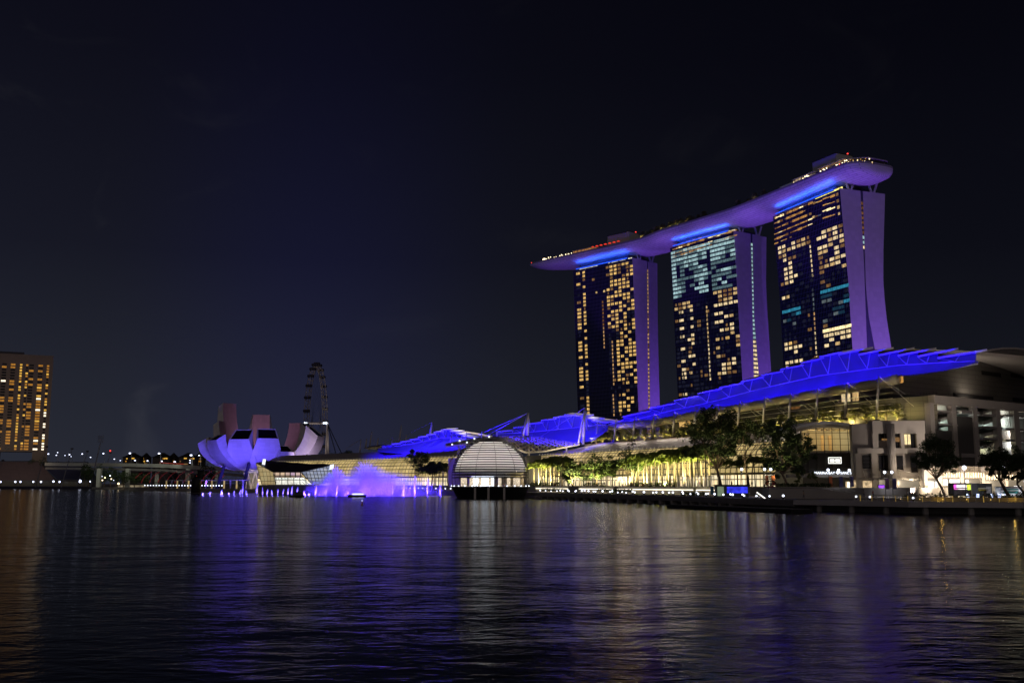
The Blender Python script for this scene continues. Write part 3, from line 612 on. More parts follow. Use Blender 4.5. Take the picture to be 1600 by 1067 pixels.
# ------------------------------------------------------------------ blue lit stepped roofs
fabric = mat('roof_fabric', (.24, .24, .36), .55, 0, (.12, .12)); blade_m = mat('roof_blade', (.85, .85, .88), .35); frame_m = mat('roof_truss', (.8, .8, .85), .4)
def roof(label, steps, seam, low, dT, dS, dL, depth, drop, ridge, pl=PL, Ev=E0, warm=True):
    t = thing('stepped_roof', label, 'roof', pl(*low[len(low)//2], dL), 'stepped roofs lit in blue')
    sy = lambda px: interp(px, [a for a, b in seam], [b for a, b in seam]); ly = lambda px: interp(px, [a for a, b in low], [b for a, b in low])
    x0, x1 = low[0][0], low[-1][0]; n = 60
    mb = MB()                                              # lower sheet, hung slack between eave and seam
    def fn(u, v):
        px = x0+(x1-x0)*u; p = pl(px, ly(px), dL); q = pl(px, min(sy(px), ly(px)-.2), dS); r = p.lerp(q, v); return r-V((0, 0, .8*sin(pi*v)))
    mb.surf(fn, n, 5); mb.build('lower_sheet', fabric, t, smooth=True)
    up = MB(); tr = MB()
    for i, (a, b, c, d) in enumerate(steps):
        nx = steps[i+1][0] if i+1 < len(steps) else c
        p, q = pl(a, min(sy(a), ly(a)), dS), pl(nx, min(sy(nx), ly(nx)), dS); r, s_ = pl(nx, b+(d-b)*(nx-a)/(c-a), dT), pl(a, b, dT)
        up.quad(p, q, r, s_)
        m_ = p.lerp(q, .5)+(s_.lerp(r, .5)-p.lerp(q, .5))*.02-Ev*.3
        for z1, z2 in ((s_.lerp(r, .02), m_), (m_, s_.lerp(r, .6))): tr.tube(z1-Ev*.25, z2-Ev*.25, .16, n=5)
        tr.tube(p-Ev*.3, q-Ev*.3, .14, n=5)
        mb = MB(); A, B = pl(a-1, b, dT-3), pl(c, d, dT-1.0); w = Ev*4.5+V((0, 0, .9))
        mb.box(A, B-A, w, (0, 0, .55)); mb.build('blade', blade_m, t)
    up.build('clerestory', fabric, t); tr.build('truss', frame_m, t)
    mb = MB(); k = len(ridge)-1
    def rf(u, v):
        i = min(int(u*k), k-1); f_ = u*k-i; px = ridge[i][0]+(ridge[i+1][0]-ridge[i][0])*f_; py = ridge[i][1]+(ridge[i+1][1]-ridge[i][1])*f_
        return pl(px, py, dT+6)+Ev*(depth*v)+V((0, 0, -drop*v*v))
    mb.surf(rf, 30, 8); mb.build('roof_shell', mat('roof_shell', (.75, .68, .64), .5), t, smooth=True)
    return t
ST3 = [(940, 668, 954, 664.5), (947, 666, 976, 656.5), (974, 652, 1016, 643), (1016, 639, 1055, 631), (1054, 627, 1091, 619.5), (1090, 616, 1126, 608.5), (1124, 607, 1160, 599.5), (1158, 597.6, 1192, 590.5), (1189.4, 588, 1222, 581.5), (1220, 578.4, 1254, 572), (1251.5, 568.8, 1285, 561), (1281.4, 559, 1317, 551), (1311, 555, 1348, 547.5), (1342, 555.7, 1380, 548), (1373, 556.6, 1412, 548.5), (1403.7, 557, 1446, 549), (1434.7, 558.5, 1480, 549.5), (1465.6, 560.8, 1525, 551.5)]
roof('largest stepped blue roof rising to the right over the convention hall', ST3, [(926, 671), (934, 670), (1002, 654), (1036, 644), (1109, 629), (1181, 609), (1280, 587), (1347, 578), (1401, 571), (1470, 566.5), (1529, 564)],
     [(926, 671.5), (1020, 657), (1080, 645), (1156, 633), (1237, 617), (1321, 603.5), (1372, 595.5), (1400, 587), (1430, 586.5), (1470, 580.5), (1500, 574), (1528, 566)], 36, 33, 27, 70, 6, [(970, 652), (1090, 614), (1189, 586), (1281, 556), (1340, 547), (1420, 545.5), (1500, 547), (1545, 551)])
def PL2(px, py, d): return Pp(px, py, A0+E0*(d+40)+T0*0, (E0*.93+T0*.36).normalized())
ST2 = [(776, 675.5, 806, 673), (803, 669, 829, 666.5), (827, 663, 849, 661), (846, 657.5, 868, 655.5), (865, 653, 886, 651.5), (882.5, 649, 915, 651.5), (908, 654, 932, 657), (925, 658.5, 948, 661)]
roof('middle stepped blue roof behind the striped dome and the tall steel mast', ST2, [(774, 678), (830, 675), (885, 669.5), (925, 665), (950, 663)], [(770, 690), (800, 692), (870, 693), (925, 690), (950, 672)], 30, 26, 8, 50, 6, [(884, 648.5), (900, 650), (912, 653), (930, 656), (948, 660)], PL2, E0)
EN = (E1*.95+T1*.3).normalized()
def PL1(px, py, d): return Pp(px, py, A1+E1*(d+20), EN)
ST1 = [(597.7, 698, 614, 696.8), (613, 694.5, 628, 693.4), (627, 691, 642, 689.8), (641, 687.8, 656, 686.5), (654, 683.8, 668, 682.5), (667, 680.3, 681, 679), (679, 676, 692, 675), (690.3, 672.6, 706, 672), (703, 674.5, 716, 676), (712, 678.5, 726, 680), (722, 682, 740, 685)]
roof('northern stepped blue roof beyond the glass box pavilion', ST1, [(595, 700), (638, 694.5), (692, 683.5), (720, 684), (742, 688)], [(590, 706), (640, 710), (700, 712), (745, 708)], 30, 26, 6, 50, 8, [(688, 672), (700, 671.5), (715, 673), (735, 677), (758, 682)], PL1, E1)
# blue floodlights on the terrace edges
def blue(p, to, pw, spot=100): lamp('SPOT', p, to, pw, (.016, .002, 1), .6, spot, .7)
for px, ym in ((934, 658), (963, 654.6), (992, 651), (1022, 646.5), (1054, 643), (1086.6, 636), (1121, 632), (1156.6, 626.5), (1195, 620), (1235, 614), (1278, 606.4), (1323.6, 597.6), (1373, 588), (1420, 585), (1465, 580), (1505, 574)):
    f = PL(px, ym, 18.5 if px < 1400 else 22)-V((0, 0, .6)); q = PL(px, ym-14, 34); blue(f, q+V((0, 0, 8.0)), (42000 if px > 1000 else 21000) if px < 1400 else 26000, 66 if px < 1400 else 56)      # floodlight heads on the mast tops
gp = [PL(x, y, 27) for x, y in pts]+[PL(1435, 586, 27), PL(1475, 580, 27), PL(1510, 572, 27)]
for a, b in zip(gp, gp[1:]):                                # slim blue light lines along the gutter
    m_ = (a+b)/2-E0*.6+V((0, 0, 1.75)); d = (b-a); lp = lamp('AREA', m_, None, 95*d.length, (.016, .002, 1), .3, size_y=d.length*.95)
    yx = d.normalized(); zx = -(E0*.75+V((0, 0, 1))).normalized(); zx = (zx-yx*zx.dot(yx)).normalized(); lp.rotation_euler = Matrix((yx.cross(zx), yx, zx)).transposed().to_euler()
for px in (790, 815, 840, 865, 890, 915, 940): q = PL2(px, 684, 14); blue(q-E0*24+V((0, 0, 2)), q+E0*8+V((0, 0, 6)), 38000)
for px in (600, 620, 640, 660, 680, 700, 722, 742): q = PL1(px, 695, 14); blue(q-E1*24+V((0, 0, 2)), q+E1*8+V((0, 0, 6)), 38000)
for px, py in ((1370, 540), (1440, 540), (1500, 541)): q = PL(px, py, 58); lamp('SPOT', q+V((0, 0, 14)), q-V((0, 0, 20)), 34000, (1, .82, .74), 1, 120, .8)
q = PL1(725, 668, 44); lamp('SPOT', q+V((0, 0, 16)), q-V((0, 0, 10)), 22000, (1, .85, .75), 1, 110, .8)
q = PL2(925, 645, 44); lamp('SPOT', q+V((0, 0, 14)), q-V((0, 0, 10)), 12000, (1, .85, .75), 1, 110, .8)
# ------------------------------------------------------------------ steel masts with their stays
def mast(base, top, r, label, stays=(), legs=(), grp='steel masts of the cable stayed roofs', m=steel):
    t = thing('steel_mast', label, 'mast', base, grp); mb = MB(); b, tp_ = V(base), V(top)
    mb.path([b, b.lerp(tp_, .5), tp_], [r*.8, r, r*.45], 8); mb.build('pole', m, t, smooth=True)
    for q in legs: mb = MB(); mb.path([V(q), V(q).lerp(tp_, .5), tp_], [r*.6, r*.75, r*.35], 8); mb.build('strut', m, t, smooth=True)
    for q in stays: mb = MB(); mb.tube(tp_, q, .09, n=4); mb.build('cable', m, t)
    mb = MB(); mb.cbox(b-V((0, 0, .2)), 1.6, 1.6, .5); mb.build('foot', dark_steel, t)
    return t
for b, tp_ in (((930.5, 693.6), (934, 658)), ((959, 691), (963, 654.6)), ((988.7, 688), (992, 651)), ((1019.5, 685.5), (1022, 646.5)), ((1051, 683), (1054, 643)), ((1084, 679), (1086.6, 636)), ((1118, 674), (1121, 632)), ((1152, 670), (1156.6, 626.5)), ((1192, 665), (1195, 620)), ((1232, 661.5), (1235, 614)), ((1274, 657), (1278, 606.4)), ((1320, 655), (1323.6, 597.6)), ((1369, 657), (1373, 588))):
    B_ = PL(b[0], b[1], 17.5); T_ = PL(tp_[0], tp_[1], 18.5); a = T_-T0*1.0+E0*9-V((0, 0, 5.0))
    mast(B_, T_, .42, 'pale steel mast in the row along the planted terrace', (a, T_-T0*5+E0*8-V((0, 0, 9))), grp='steel masts along the planted terrace')
    l_ = B_-E0*2.2+V((0, 0, .4)); lamp('SPOT', l_, T_, 4200, (1, .80, .48), .3, 30, .8)
    mb = MB(); mb.cbox(l_-V((0, 0, .5)), .4, .4, .4); tag(mb.build('floodlight', dark_steel), 'small floodlight at a terrace mast foot', 'floodlight', 'small floodlights at the mast feet')
tp_ = PL(914, 637, 10); mast(PL(911, 695, 10), tp_, .75, 'tall two legged mast between the middle and large blue roofs', (PL(845, 682, 6),), (PL(903, 695, 6), PL(919, 680, 22)))
Y_ = 455; tp_ = P(825, 645, Y_); mast(P(824, 682, Y_), tp_, .85, 'tall two legged mast rising right above the striped dome', (P(745, 680, 480), P(760, 681, 470), P(832, 680, 470)), (P(817, 681, Y_-6),))
tp_ = P(675, 659.5, 560); mast(P(667, 707, 560), tp_, .8, 'tall leaning mast in front of the northern blue roof', (P(636, 679, 590), P(679, 690, 575)))
for (bx, by), (tx, ty), Y, lab, st in (((562, 712), (564, 686.5), 640, 'small pale mast at the far left end of the arcade', ((545, 697), (540, 702))), ((577, 702), (581, 674), 650, 'purple tinted mast left of the glass box', ((586, 700),)), ((571, 700), (573, 685), 680, 'faint thin mast behind the purple mast', ()),
    ((589, 700), (591, 684), 700, 'faint thin mast beside the purple mast', ()), ((611, 700), (613.5, 683.5), 600, 'short bright mast rising over the glass box roof', ((595, 694), (619, 691))), ((624, 694), (627, 664), 700, 'grey mast standing behind the left blue steps', ((622, 690), (632, 691))), ((634, 691), (635, 679), 690, 'short grey mast beside the left blue steps', ()),
    ((680, 707), (682.5, 680), 545, 'gold lit post right of the leaning mast', ((690, 690),)), ((703, 706), (705.5, 677.5), 530, 'gold lit post left of the shell roof tip', ((708, 690),)), ((727, 700), (729, 675), 520, 'gold lit post under the shell roof', ()), ((752, 690), (753, 674), 520, 'short grey post above the shell roof', ()), ((777, 684), (776, 672), 500, 'stub mast at the left end of the middle roof', ()), ((801, 681), (802, 669), 500, 'short gold post before the middle roof', ())):
    mast(P(bx, by, Y), P(tx, ty, Y), .5, lab, [P(x, y, Y-8) for x, y in st])
# ------------------------------------------------------------------ lattice shell over the central entrance
sh = thing('lattice_shell', 'arched lattice roof of the central entrance behind the striped dome', 'canopy', P(790, 715, 440))
SB = [(697, 696), (720, 691), (750, 685.5), (780, 682.5), (810, 682), (840, 683.5), (870, 687), (905, 692.5)]
SF = [(695, 698), (720, 694.5), (750, 690.5), (775, 688.5), (800, 697), (820, 707), (850, 705), (880, 699), (908, 693.5)]
def shellp(u, v):                                          # u along, v from front edge to back
    px = 696+(906-696)*u; a = P(px, interp(px, [q[0] for q in SF], [q[1] for q in SF]), 438); b = P(px, interp(px, [q[0] for q in SB], [q[1] for q in SB]), 474)
    return a.lerp(b, v)+V((0, 0, 1.2*sin(pi*v)))
mb = MB(); mb.surf(lambda u, v: shellp(u*.44, v), 20, 8); mb.build('solid_roof', mat('shell_panel', (.42, .38, .34), .5), sh, smooth=True)
mb = MB()
for i in range(13):
    for j in range(5):
        u, v = .40+.60*i/13, j/5
        mb.path([shellp(u, v), shellp(min(.999, u+.60/13), min(1, v+1/5))], .36, 4); mb.path([shellp(min(.999, u+.60/13), v), shellp(u, min(1, v+1/5))], .36, 4)
mb.build('lattice', mat('lattice_steel', (.75, .68, .55), .5), sh)
mb = MB(); mb.path([shellp(k/30., 0) for k in range(31)], .45, 6); mb.path([shellp(k/30., 1) for k in range(31)], .4, 6); mb.build('edge_beam', steel, sh)
for k in range(7):
    mb = MB(); mb.ball(shellp(.05+.33*k/6, .02+.3*(k % 2))+V((0, 0, .5)), .35, 6, 4); mb.build('spotlight', globe_m, sh)
for u in (.1, .3, .62, .9):
    p = shellp(u, .35); mb = MB(); mb.tube((p.x, p.y, 4.4), p, .5, n=8); mb.build('column', concrete, sh)
for u in (.5, .66, .82, .95): p = shellp(u, .0); lamp('SPOT', (p.x, p.y-8, p.z-4), (p.x, p.y+6, p.z+2), 4200, (1, .80, .50), .8, 120, .8)
# entrance drum wall under the shell
dr = thing('entrance_wall', 'warm lit glass entrance wall below the lattice roof right of the dome', 'building', P(845, 757, 436))
mb = MB(); a, b = P(700, 757, 452), P(838, 757, 430); mb.box((a.x, a.y, 4.4), (b-a)*V((1, 1, 0)) if False else V((b.x-a.x, b.y-a.y, 0)), (0, 3, 0), (0, 0, 12.5)); mb.build('wall', mat('entrance_stone', (.5, .44, .36), .7), dr)
mb = MB(); a, b = P(822, 757, 431), P(846, 757, 428); mb.box((a.x, a.y-.4, 4.4), V((b.x-a.x, b.y-a.y, 0)), (0, .3, 0), (0, 0, 13)); mb.build('glass', vault_glass, dr)
q = P(832, 748, 424); lamp('SPOT', q, q+V((0, 8, 4)), 6000, (1, .8, .5), .5, 120, .8)
# glass box pavilion on the northern arcade
gb = thing('glass_pavilion', 'glass box pavilion with purple glow under a thin curved roof', 'pavilion', P(617, 717, 560))
mb = MB(); a, b = P(595, 716, 566), P(640, 713, 550); d = V((b.x-a.x, b.y-a.y, 0)); mb.box((a.x, a.y, 18), d, (4, 14, 0), (0, 0, 6.4)); mb.build('glass', lit_grid('pavilion_glass', (.62, .50, 1), (.50, .40, .9), .75, 100, 100, .01, .6), gb)
mb = MB()
for k in range(10): q = a+d*(k/9); mb.tube((q.x, q.y-.2, 18), (q.x, q.y-.2, 24.4), .13, n=4)
for z_ in (19.8, 22): mb.tube((a.x, a.y-.2, z_), (b.x, b.y-.2, z_), .1, n=4)
mb.build('mullion', mat('pavilion_frame', (.5, .45, .35), .5), gb)
mb = MB(); a2, b2 = P(572, 700, 572), P(668, 708, 540)
mb.surf(lambda u, v: a2.lerp(b2, u)+V((4, 14, 0))*(v*1.3-.15)+V((0, 0, 3.0*sin(pi*min(1, u*1.25+.05))-.8)), 16, 3); mb.surf(lambda u, v: a2.lerp(b2, u)+V((4, 14, 0))*(v*1.3-.15)+V((0, 0, .5+3.0*sin(pi*min(1, u*1.25+.05))-.8)), 16, 3)
mb.build('roof', mat('pavilion_roof', (.45, .40, .34), .5), gb, smooth=True)
q = P(608, 716, 545); lamp('SPOT', q, q+V((2, 9, 5)), 5000, (1, .85, .6), .5, 110, .8)
# ================================================================== striped dome on its floating base
DC = G(767, 368); DR = 14.3; DZ = 8.0
dm = thing('glass_dome', 'glass dome striped with dark louvres floating at the quay', 'dome', (DC.x, DC.y, 0))
def sph(a, z, r=DR): h = sqrt(max(0, r*r-(z-DZ)**2)); return V((DC.x+h*cos(a), DC.y+h*sin(a), z))
mb = MB(); zs = [4.3, 6, 8, 10, 12, 14, 16, 18, 19.5, 20.8, 21.8, 22.2]
mb.loft([[sph(2*pi*j/48, z) for j in range(48)] for z in zs], caps=False)
gm = bpy.data.materials.new('dome_glass'); gm.use_nodes = True; n_ = gm.node_tree.nodes; n_.remove(n_['Principled BSDF']); tr_ = n_.new('ShaderNodeBsdfTransparent'); gl_ = n_.new('ShaderNodeBsdfGlossy'); gl_.inputs['Roughness'].default_value = .05; mx_ = n_.new('ShaderNodeMixShader'); mx_.inputs[0].default_value = .05
gm.node_tree.links.new(tr_.outputs[0], mx_.inputs[1]); gm.node_tree.links.new(gl_.outputs[0], mx_.inputs[2]); gm.node_tree.links.new(mx_.outputs[0], n_['Material Output'].inputs[0])
mb.build('glass', gm, dm, smooth=True)
mb = MB(); k = 0
for i in range(17):                                        # louvre rings, closer near the top
    z = 7.4+13.9*(i/16)**.94
    r0 = sqrt(max(.2, DR*DR-(z-DZ)**2))-.12
    rg = [[V((DC.x+rr_*cos(2*pi*j/56), DC.y+rr_*sin(2*pi*j/56), zz_)) for j in range(56)] for rr_, zz_ in ((r0, z), (r0-.75, z+.02), (r0-.75, z+.44), (r0, z+.44), (r0, z))]
    mb.loft(rg, caps=False)
mb.build('louvre', mat('dome_louvre', (.018, .014, .016), .5), dm)
mb = MB()
for j in range(12): a = 2*pi*(j+.32)/12; mb.path([sph(a, z, DR+.06) for z in zs], .085, 4)
mb.build('mullion', dark_steel, dm)
mb = MB(); mb.loft([[V((DC.x+2.9*cos(2*pi*j/32), DC.y+2.9*sin(2*pi*j/32), 22.0)) for j in range(32)], [V((DC.x+2.2*cos(2*pi*j/32), DC.y+2.2*sin(2*pi*j/32), 22.25)) for j in range(32)], [V((DC.x, DC.y, 22.35))]*32]); mb.build('cap', dark_steel, dm)
tl = bpy.data.materials.new('dome_baffle'); tl.use_nodes = True; n_ = tl.node_tree.nodes; n_.remove(n_['Principled BSDF']); t1_ = n_.new('ShaderNodeBsdfTranslucent'); t1_.inputs[0].default_value = (.8, .78, .76, 1); t2_ = n_.new('ShaderNodeBsdfDiffuse'); t2_.inputs[0].default_value = (.7, .7, .7, 1); mx_ = n_.new('ShaderNodeMixShader'); mx_.inputs[0].default_value = .3
tl.node_tree.links.new(t1_.outputs[0], mx_.inputs[1]); tl.node_tree.links.new(t2_.outputs[0], mx_.inputs[2]); tl.node_tree.links.new(mx_.outputs[0], n_['Material Output'].inputs[0])
mb = MB(); mb.loft([[sph(2*pi*j/48, z, DR-.95) for j in range(48)] for z in (9.4, 11, 12.5, 14, 16, 18, 19.5, 20.4, 21.0)], caps=False); mb.build('sunshade', tl, dm, smooth=True)
mb = MB(); mb.cbox((DC.x-3.0, DC.y+4, 4.5), 8.4, .5, 3.6); mb.build('video_wall', lit('video_wall', (.80, .88, 1), 2.6, .12), dm)
mb = MB(); mb.loft([[V((DC.x+13.4*cos(2*pi*j/40), DC.y+13.4*sin(2*pi*j/40), z)) for j in range(40)] for z in (4.25, 4.5)]); mb.build('floor', mat('dome_floor', (.5, .47, .44), .4), dm)
rd = random.Random(4)
for k in range(16):
    a = rd.uniform(-pi, 0); r = rd.uniform(4, 12); mb = MB(); c_ = V((DC.x+r*cos(a), DC.y+r*sin(a), 4.5)); mb.cbox(c_+V((0, 0, .8)), 2.2, .8, .12)
    for q in (-.9, .9): mb.cbox(c_+V((q, 0, 0)), .12, .6, .8)
    tag(mb.build('display_table', mat('table_oak', (.45, .30, .16), .5)), 'light wood display table inside the striped dome', 'table', 'display tables inside the dome')
for k in range(9): mb = MB(); a = -pi+pi*(k+.5)/9; mb.cbox((DC.x+10.5*cos(a), DC.y+10.5*sin(a), 4.5), .9, .9, 3.0, a); mb.build('display_shelf', lit('shelf_glow', (1, .82, .6), .8, .6, 2), dm)
lamp('SPOT', (DC.x, DC.y+1, 9.2), (DC.x, DC.y, 30), 11500, (1, .92, .86), 1.5, 172, .3); lamp('SPOT', (DC.x+4, DC.y-4, 8.6), (DC.x+4, DC.y-3, 0), 2600, (1, .82, .6), .6, 140, .5); lamp('SPOT', (DC.x-8, DC.y-2, 8.6), (DC.x-8, DC.y-2, 0), 2200, (1, .85, .7), .6, 140, .5)
mb = MB(); mb.loft([[V((DC.x+r*cos(2*pi*j/48), DC.y+r*sin(2*pi*j/48), z)) for j in range(48)] for r, z in ((12.0, -.6), (13.0, 1.5), (14.4, 4.1), (15.0, 4.15), (15.0, 4.3), (13.5, 4.31))]); mb.build('base', mat('dome_base', (.012, .012, .016), .45), dm, smooth=False)
for px in (743.5, 764, 788): p = G(px, 353.4); mb = MB(); mb.cbox((p.x, p.y, -1), .75, .75, 5.0); mb.build('pillar', mat('pile_pale', (.55, .52, .5), .7), dm)
for k in range(13): a = -pi+.25+(pi-.5)*k/12; bulb('deck_light', V((DC.x+14.6*cos(a), DC.y+14.6*sin(a), 4.6)), .22, globe_m, 'small white lamp on the rim of the dome deck', 'lamp', 'small lamps round the dome deck')
mb = MB()
for rr_, a0 in ((DR+.9, 0),):
    mb.path([V((DC.x-1.2, DC.y+3, 0))+V((-cos(t_)*(DR+.7), 0, DZ+sin(t_)*(DR-.2))) for t_ in [(-.25)+k*(pi*.62)/18 for k in range(19)]], .22, 6)
mb.build('arch_rim', mat('rim_pale', (.6, .5, .3), .5), dm)
# ================================================================== right hand end: entrance hall, white block, car park
class Wall:
    def __init__(s, A, f, t, pre=''):
        s.A = V(A); s.f = V(f).normalized(); s.n = V((s.f.y, -s.f.x, 0)); s.t = t       # n looks at the water
    def q(s, px, py, pr=0.): return Pp(px, py, s.A+s.n*pr, s.n)
    def box(s, mb, x0, x1, y0, y1, pr=0., th=.4):
        """x0..x1, y0 (top) .. y1 (bottom) as seen; its face stands pr metres proud, th thick"""
        a, b, c = s.q(x0, y1, pr), s.q(x1, y1, pr), s.q(x0, y0, pr)
        d = V((b.x-a.x, b.y-a.y, 0)); mb.box(a, d, -s.n*th, (0, 0, c.z-a.z))
    def part(s, name, m, rects, pr=0., th=.4):
        if name in ('pier', 'dark_window', 'column', 'solid_bay', 'shop_wall', 'shop_front', 'vent_slot', 'inner_column', 'floor_slab', 'walkway_shade') and len(rects) > 1:
            for r in rects: o = s.part(name, m, [r], pr, th)
            return o
        mb = MB()
        for r in rects: s.box(mb, *r, pr, th)
        return mb.build(name, m, s.t)
beige = mat('beige_wall', (.46, .40, .33), .7, 0, (.5, .12)); pale = mat('pale_concrete', (.42, .385, .35), .75, 0, (.3, .12)); smoke = mat('smoked_glass', (.012, .012, .014), .12, spec=.6)
grey_pan = grid_mat('grey_panels', (.20, .19, .18), (.09, .085, .08), 4.2, 1.5, .06, .6)
# glass entrance hall with the arched roof
eh = thing('entrance_hall', 'tall glass entrance hall with arched white roof and lit yellow interior', 'building', G(1298, 276, 4.4)); w = Wall(G(1298, 276), (1, 0, 0), eh)
w.part('back_wall', mat('hall_inner', (.55, .48, .34), .7), [(1256, 1341, 668, 762)], -9, .5)
w.part('floor', mat('hall_floor', (.4, .36, .28), .5), [(1250, 1344, 704, 707)], -.3, 8)
w.part('lower_wall', mat('hall_dark', (.035, .03, .022), .4), [(1252, 1342, 708, 739)], -.3, .3)
w.part('glass', gm, [(1252, 1342, 668, 704)], 0, .1)
w.part('mullion', mat('hall_frame', (.05, .042, .028), .5), [(x, x+.9, 664, 742) for x in (1253, 1265, 1277.5, 1290, 1302.5, 1315, 1327.5, 1340)]+[(1252, 1342, y, y+.6) for y in (676, 685, 694.5, 704, 712, 722, 731)], .12, .14)
w.part('ceiling_slat', mat('hall_slat', (.62, .50, .30), .6), [(1256+9*k, 1262+9*k, 670+.2*k, 671+.2*k) for k in range(9)], -2, 3)
w.part('inner_column', mat('hall_col', (.6, .42, .22), .6), [(x, x+4, 680, 704) for x in (1262, 1284, 1296)], -5, .6)
w.part('fascia', pale, [(1230, 1342, 741, 746)], .5, 1.2)
mb = MB()
AR = [(1222, 676), (1236, 670), (1250, 664.5), (1270, 660), (1290, 658.3), (1310, 659), (1330, 662), (1350, 667), (1366, 672.5)]
fr = [w.q(x, y, 3.5) for x, y in AR]; th = V((0, 0, -.75)); bk = V((0, 14, .6))
mb.loft([[p, p+th, p+th*1.1+bk, p+bk] for p in fr]); mb.build('arched_roof', white_paint, eh)
mb = MB(); fr2 = [w.q(x, y+4.5, 2.2) for x, y in AR[1:]]; mb.loft([[p, p+V((0, 0, -.8)), p+V((0, 1.2, -.8)), p+V((0, 1.2, 0))] for p in fr2]); mb.build('inner_arch', mat('arch_cream', (.66, .6, .5), .6), eh)
p = w.q(1300, 690, -4); lamp('AREA', (p.x, p.y-1, p.z+3.2), (p.x, p.y+1, p.z-6), 900, (1, .74, .32), 14, size_y=4); lamp('POINT', w.q(1262, 675, -3), None, 260, (1, .8, .45), .4); lamp('POINT', w.q(1331, 680, -4), None, 240, (.9, 1, .8), .4)
w.part('side_window', lit('side_room', (1, .88, .60), 1.1, .6, .8), [(1343, 1364, 683, 702)], 1.5, .3)
w.part('side_bay', pale, [(1341, 1366, 676, 683), (1341, 1366, 702, 708), (1341, 1342.6, 683, 702), (1364.2, 1366, 683, 702)], 1.9, 3)
# square sign in the glass, and the lettering over the doors
sg = thing('window_sign', 'white framed lit sign hung inside the dark glass of the entrance hall', 'sign', w.q(1304, 724, .5)); w2 = Wall(G(1304, 275.4), (1, 0, 0), sg)
wl = lit('sign_white', (1, 1, .92), 1.5, .1)
w2.part('frame', wl, [(1294.5, 1315, 714, 715.2), (1294.5, 1315, 723, 724.2), (1294.5, 1295.6, 715.2, 723), (1314, 1315, 715.2, 723)], 0, .15)
w2.part('panel', wl, [(1297, 1304, 717, 721.8), (1305.4, 1312.6, 717, 721.8)], 0, .12); w2.part('backing', dark_steel, [(1294.5, 1315, 714, 724.2)], -.16, .1)
def text(name, s, loc, size, m, parent=None, rot=0., ext=.06, align='CENTER'):
    c = bpy.data.curves.new(name, 'FONT'); c.body = s; c.size = size; c.extrude = ext; c.align_x = align; c.resolution_u = 2; c.materials.append(m)
    o = bpy.data.objects.new(name, c); COL.objects.link(o); o.rotation_euler = (pi/2, 0, rot); ORG[o.name] = V(loc)
    bpy.context.view_layer.update(); me = bpy.data.meshes.new_from_object(o.evaluated_get(bpy.context.evaluated_depsgraph_get())); me.materials.clear(); me.materials.append(m)
    bpy.data.objects.remove(o); o = bpy.data.objects.new(name, me); COL.objects.link(o); o.rotation_euler = (pi/2, 0, rot); ORG[o.name] = V(loc)
    if parent: o.parent = parent; o.location = V(loc)-ORG[parent.name]
    else: o.location = V(loc)
    return o
p = w.q(1305, 740.5, 1.3); ms = thing('lettering_sign', 'white lit lettering MARINA BAY SANDS over the hall entrance', 'sign', p)
for s_, x in (('MARINA', 1283), ('BAY', 1299.5), ('SANDS', 1322)): text('letters', s_, w.q(x, 740.5, 1.3), 1.0, lit('letter_white', (.85, .9, 1), 2.2, .05), ms)
mb = MB(); c0 = w.q(1309.5, 740.8, 1.3)
for k in range(5): a = pi*(k+.5)/5; mb.path([c0, c0+V((cos(a)*.5, 0, .35+sin(a)*.5)), c0+V((cos(a)*.75, 0, .25+sin(a)*.75))], [.04, .12, .03], 5)
mb.build('emblem', lit('letter_white', 0, 0), ms)
mb = MB(); a, b = w.q(1274, 741, 1.25), w.q(1334, 741, 1.25); mb.tube(a, b, .05, n=4); mb.build('rail', dark_steel, ms)
# pale stepped block beside it
pb = thing('white_block', 'pale concrete block with thick round column and dark windows', 'building', G(1390, 268, 2.1)); w = Wall(G(1390, 268), (1, 0, 0), pb)
w.part('wall', mat('block_wall', (.30, .27, .25), .75, 0, (.4, .15)), [(1336, 1446, 662, 776)], 0, 2)
w.part('parapet', pale, [(1364, 1446, 657, 677)], 1.6, 3); w.part('slab_band', pale, [(1340, 1446, 700, 708)], 1.4, 1.3)
w.part('pier', pale, [(1364, 1373, 677, 700), (1340, 1348, 708, 776), (1365, 1373.5, 708, 776), (1408, 1413.5, 677, 700), (1433, 1446, 677, 700), (1439, 1446.5, 708, 776)], 1.2, 1.1)
p = w.q(1397, 772, 2.6); mb = MB(); mb.tube((p.x, p.y, 2.1), (p.x, p.y, w.q(1397, 662, 2.6).z), 1.05, n=14); mb.build('round_column', pale, pb, smooth=True)
w.part('dark_window', smoke, [(1373.5, 1389, 677.5, 688), (1399, 1408, 678, 699.5), (1424, 1433, 678, 699.5), (1348.5, 1364, 711, 732), (1374, 1390, 711, 735), (1402, 1412, 712, 734), (1424, 1439, 712, 738)], .2, .15)
for r, k in (((1414, 1423, 678.5, 694), 'V'), ((1378, 1388, 685, 688), 'd'), ((1399, 1406, 683, 690), 'd')): w.part('lit_window', WM[k], [r], .45, .15)
w.part('frame_bar', dark_conc, [(1348.5, 1364, y, y+.5) for y in (716, 722, 727.5)]+[(1381, 1381.8, 711, 735), (1382.5, 1383, 677.5, 688), (1418.5, 1419.2, 678.5, 699)], .75, .2)
w.part('shop_wall', lit('shop_wall_glow', (1, .82, .58), .26, .45, .25), [(1402, 1438, 749, 771), (1374, 1389, 749, 758)], .3, .12)  # beige walls given their own glow for the lamplight on them
w.part('shop_front', lit('shop_glow', (1, .72, .40), .55, .9, 1.2), [(1349, 1363, 751, 769), (1322, 1330, 752, 766), (1331, 1338, 750, 764)], .4, .15)
w.part('bright_poster', lit('poster_white', (1, .92, .70), 2.0, .3, 1), [(1324.5, 1329, 753, 765)], .8, .15)
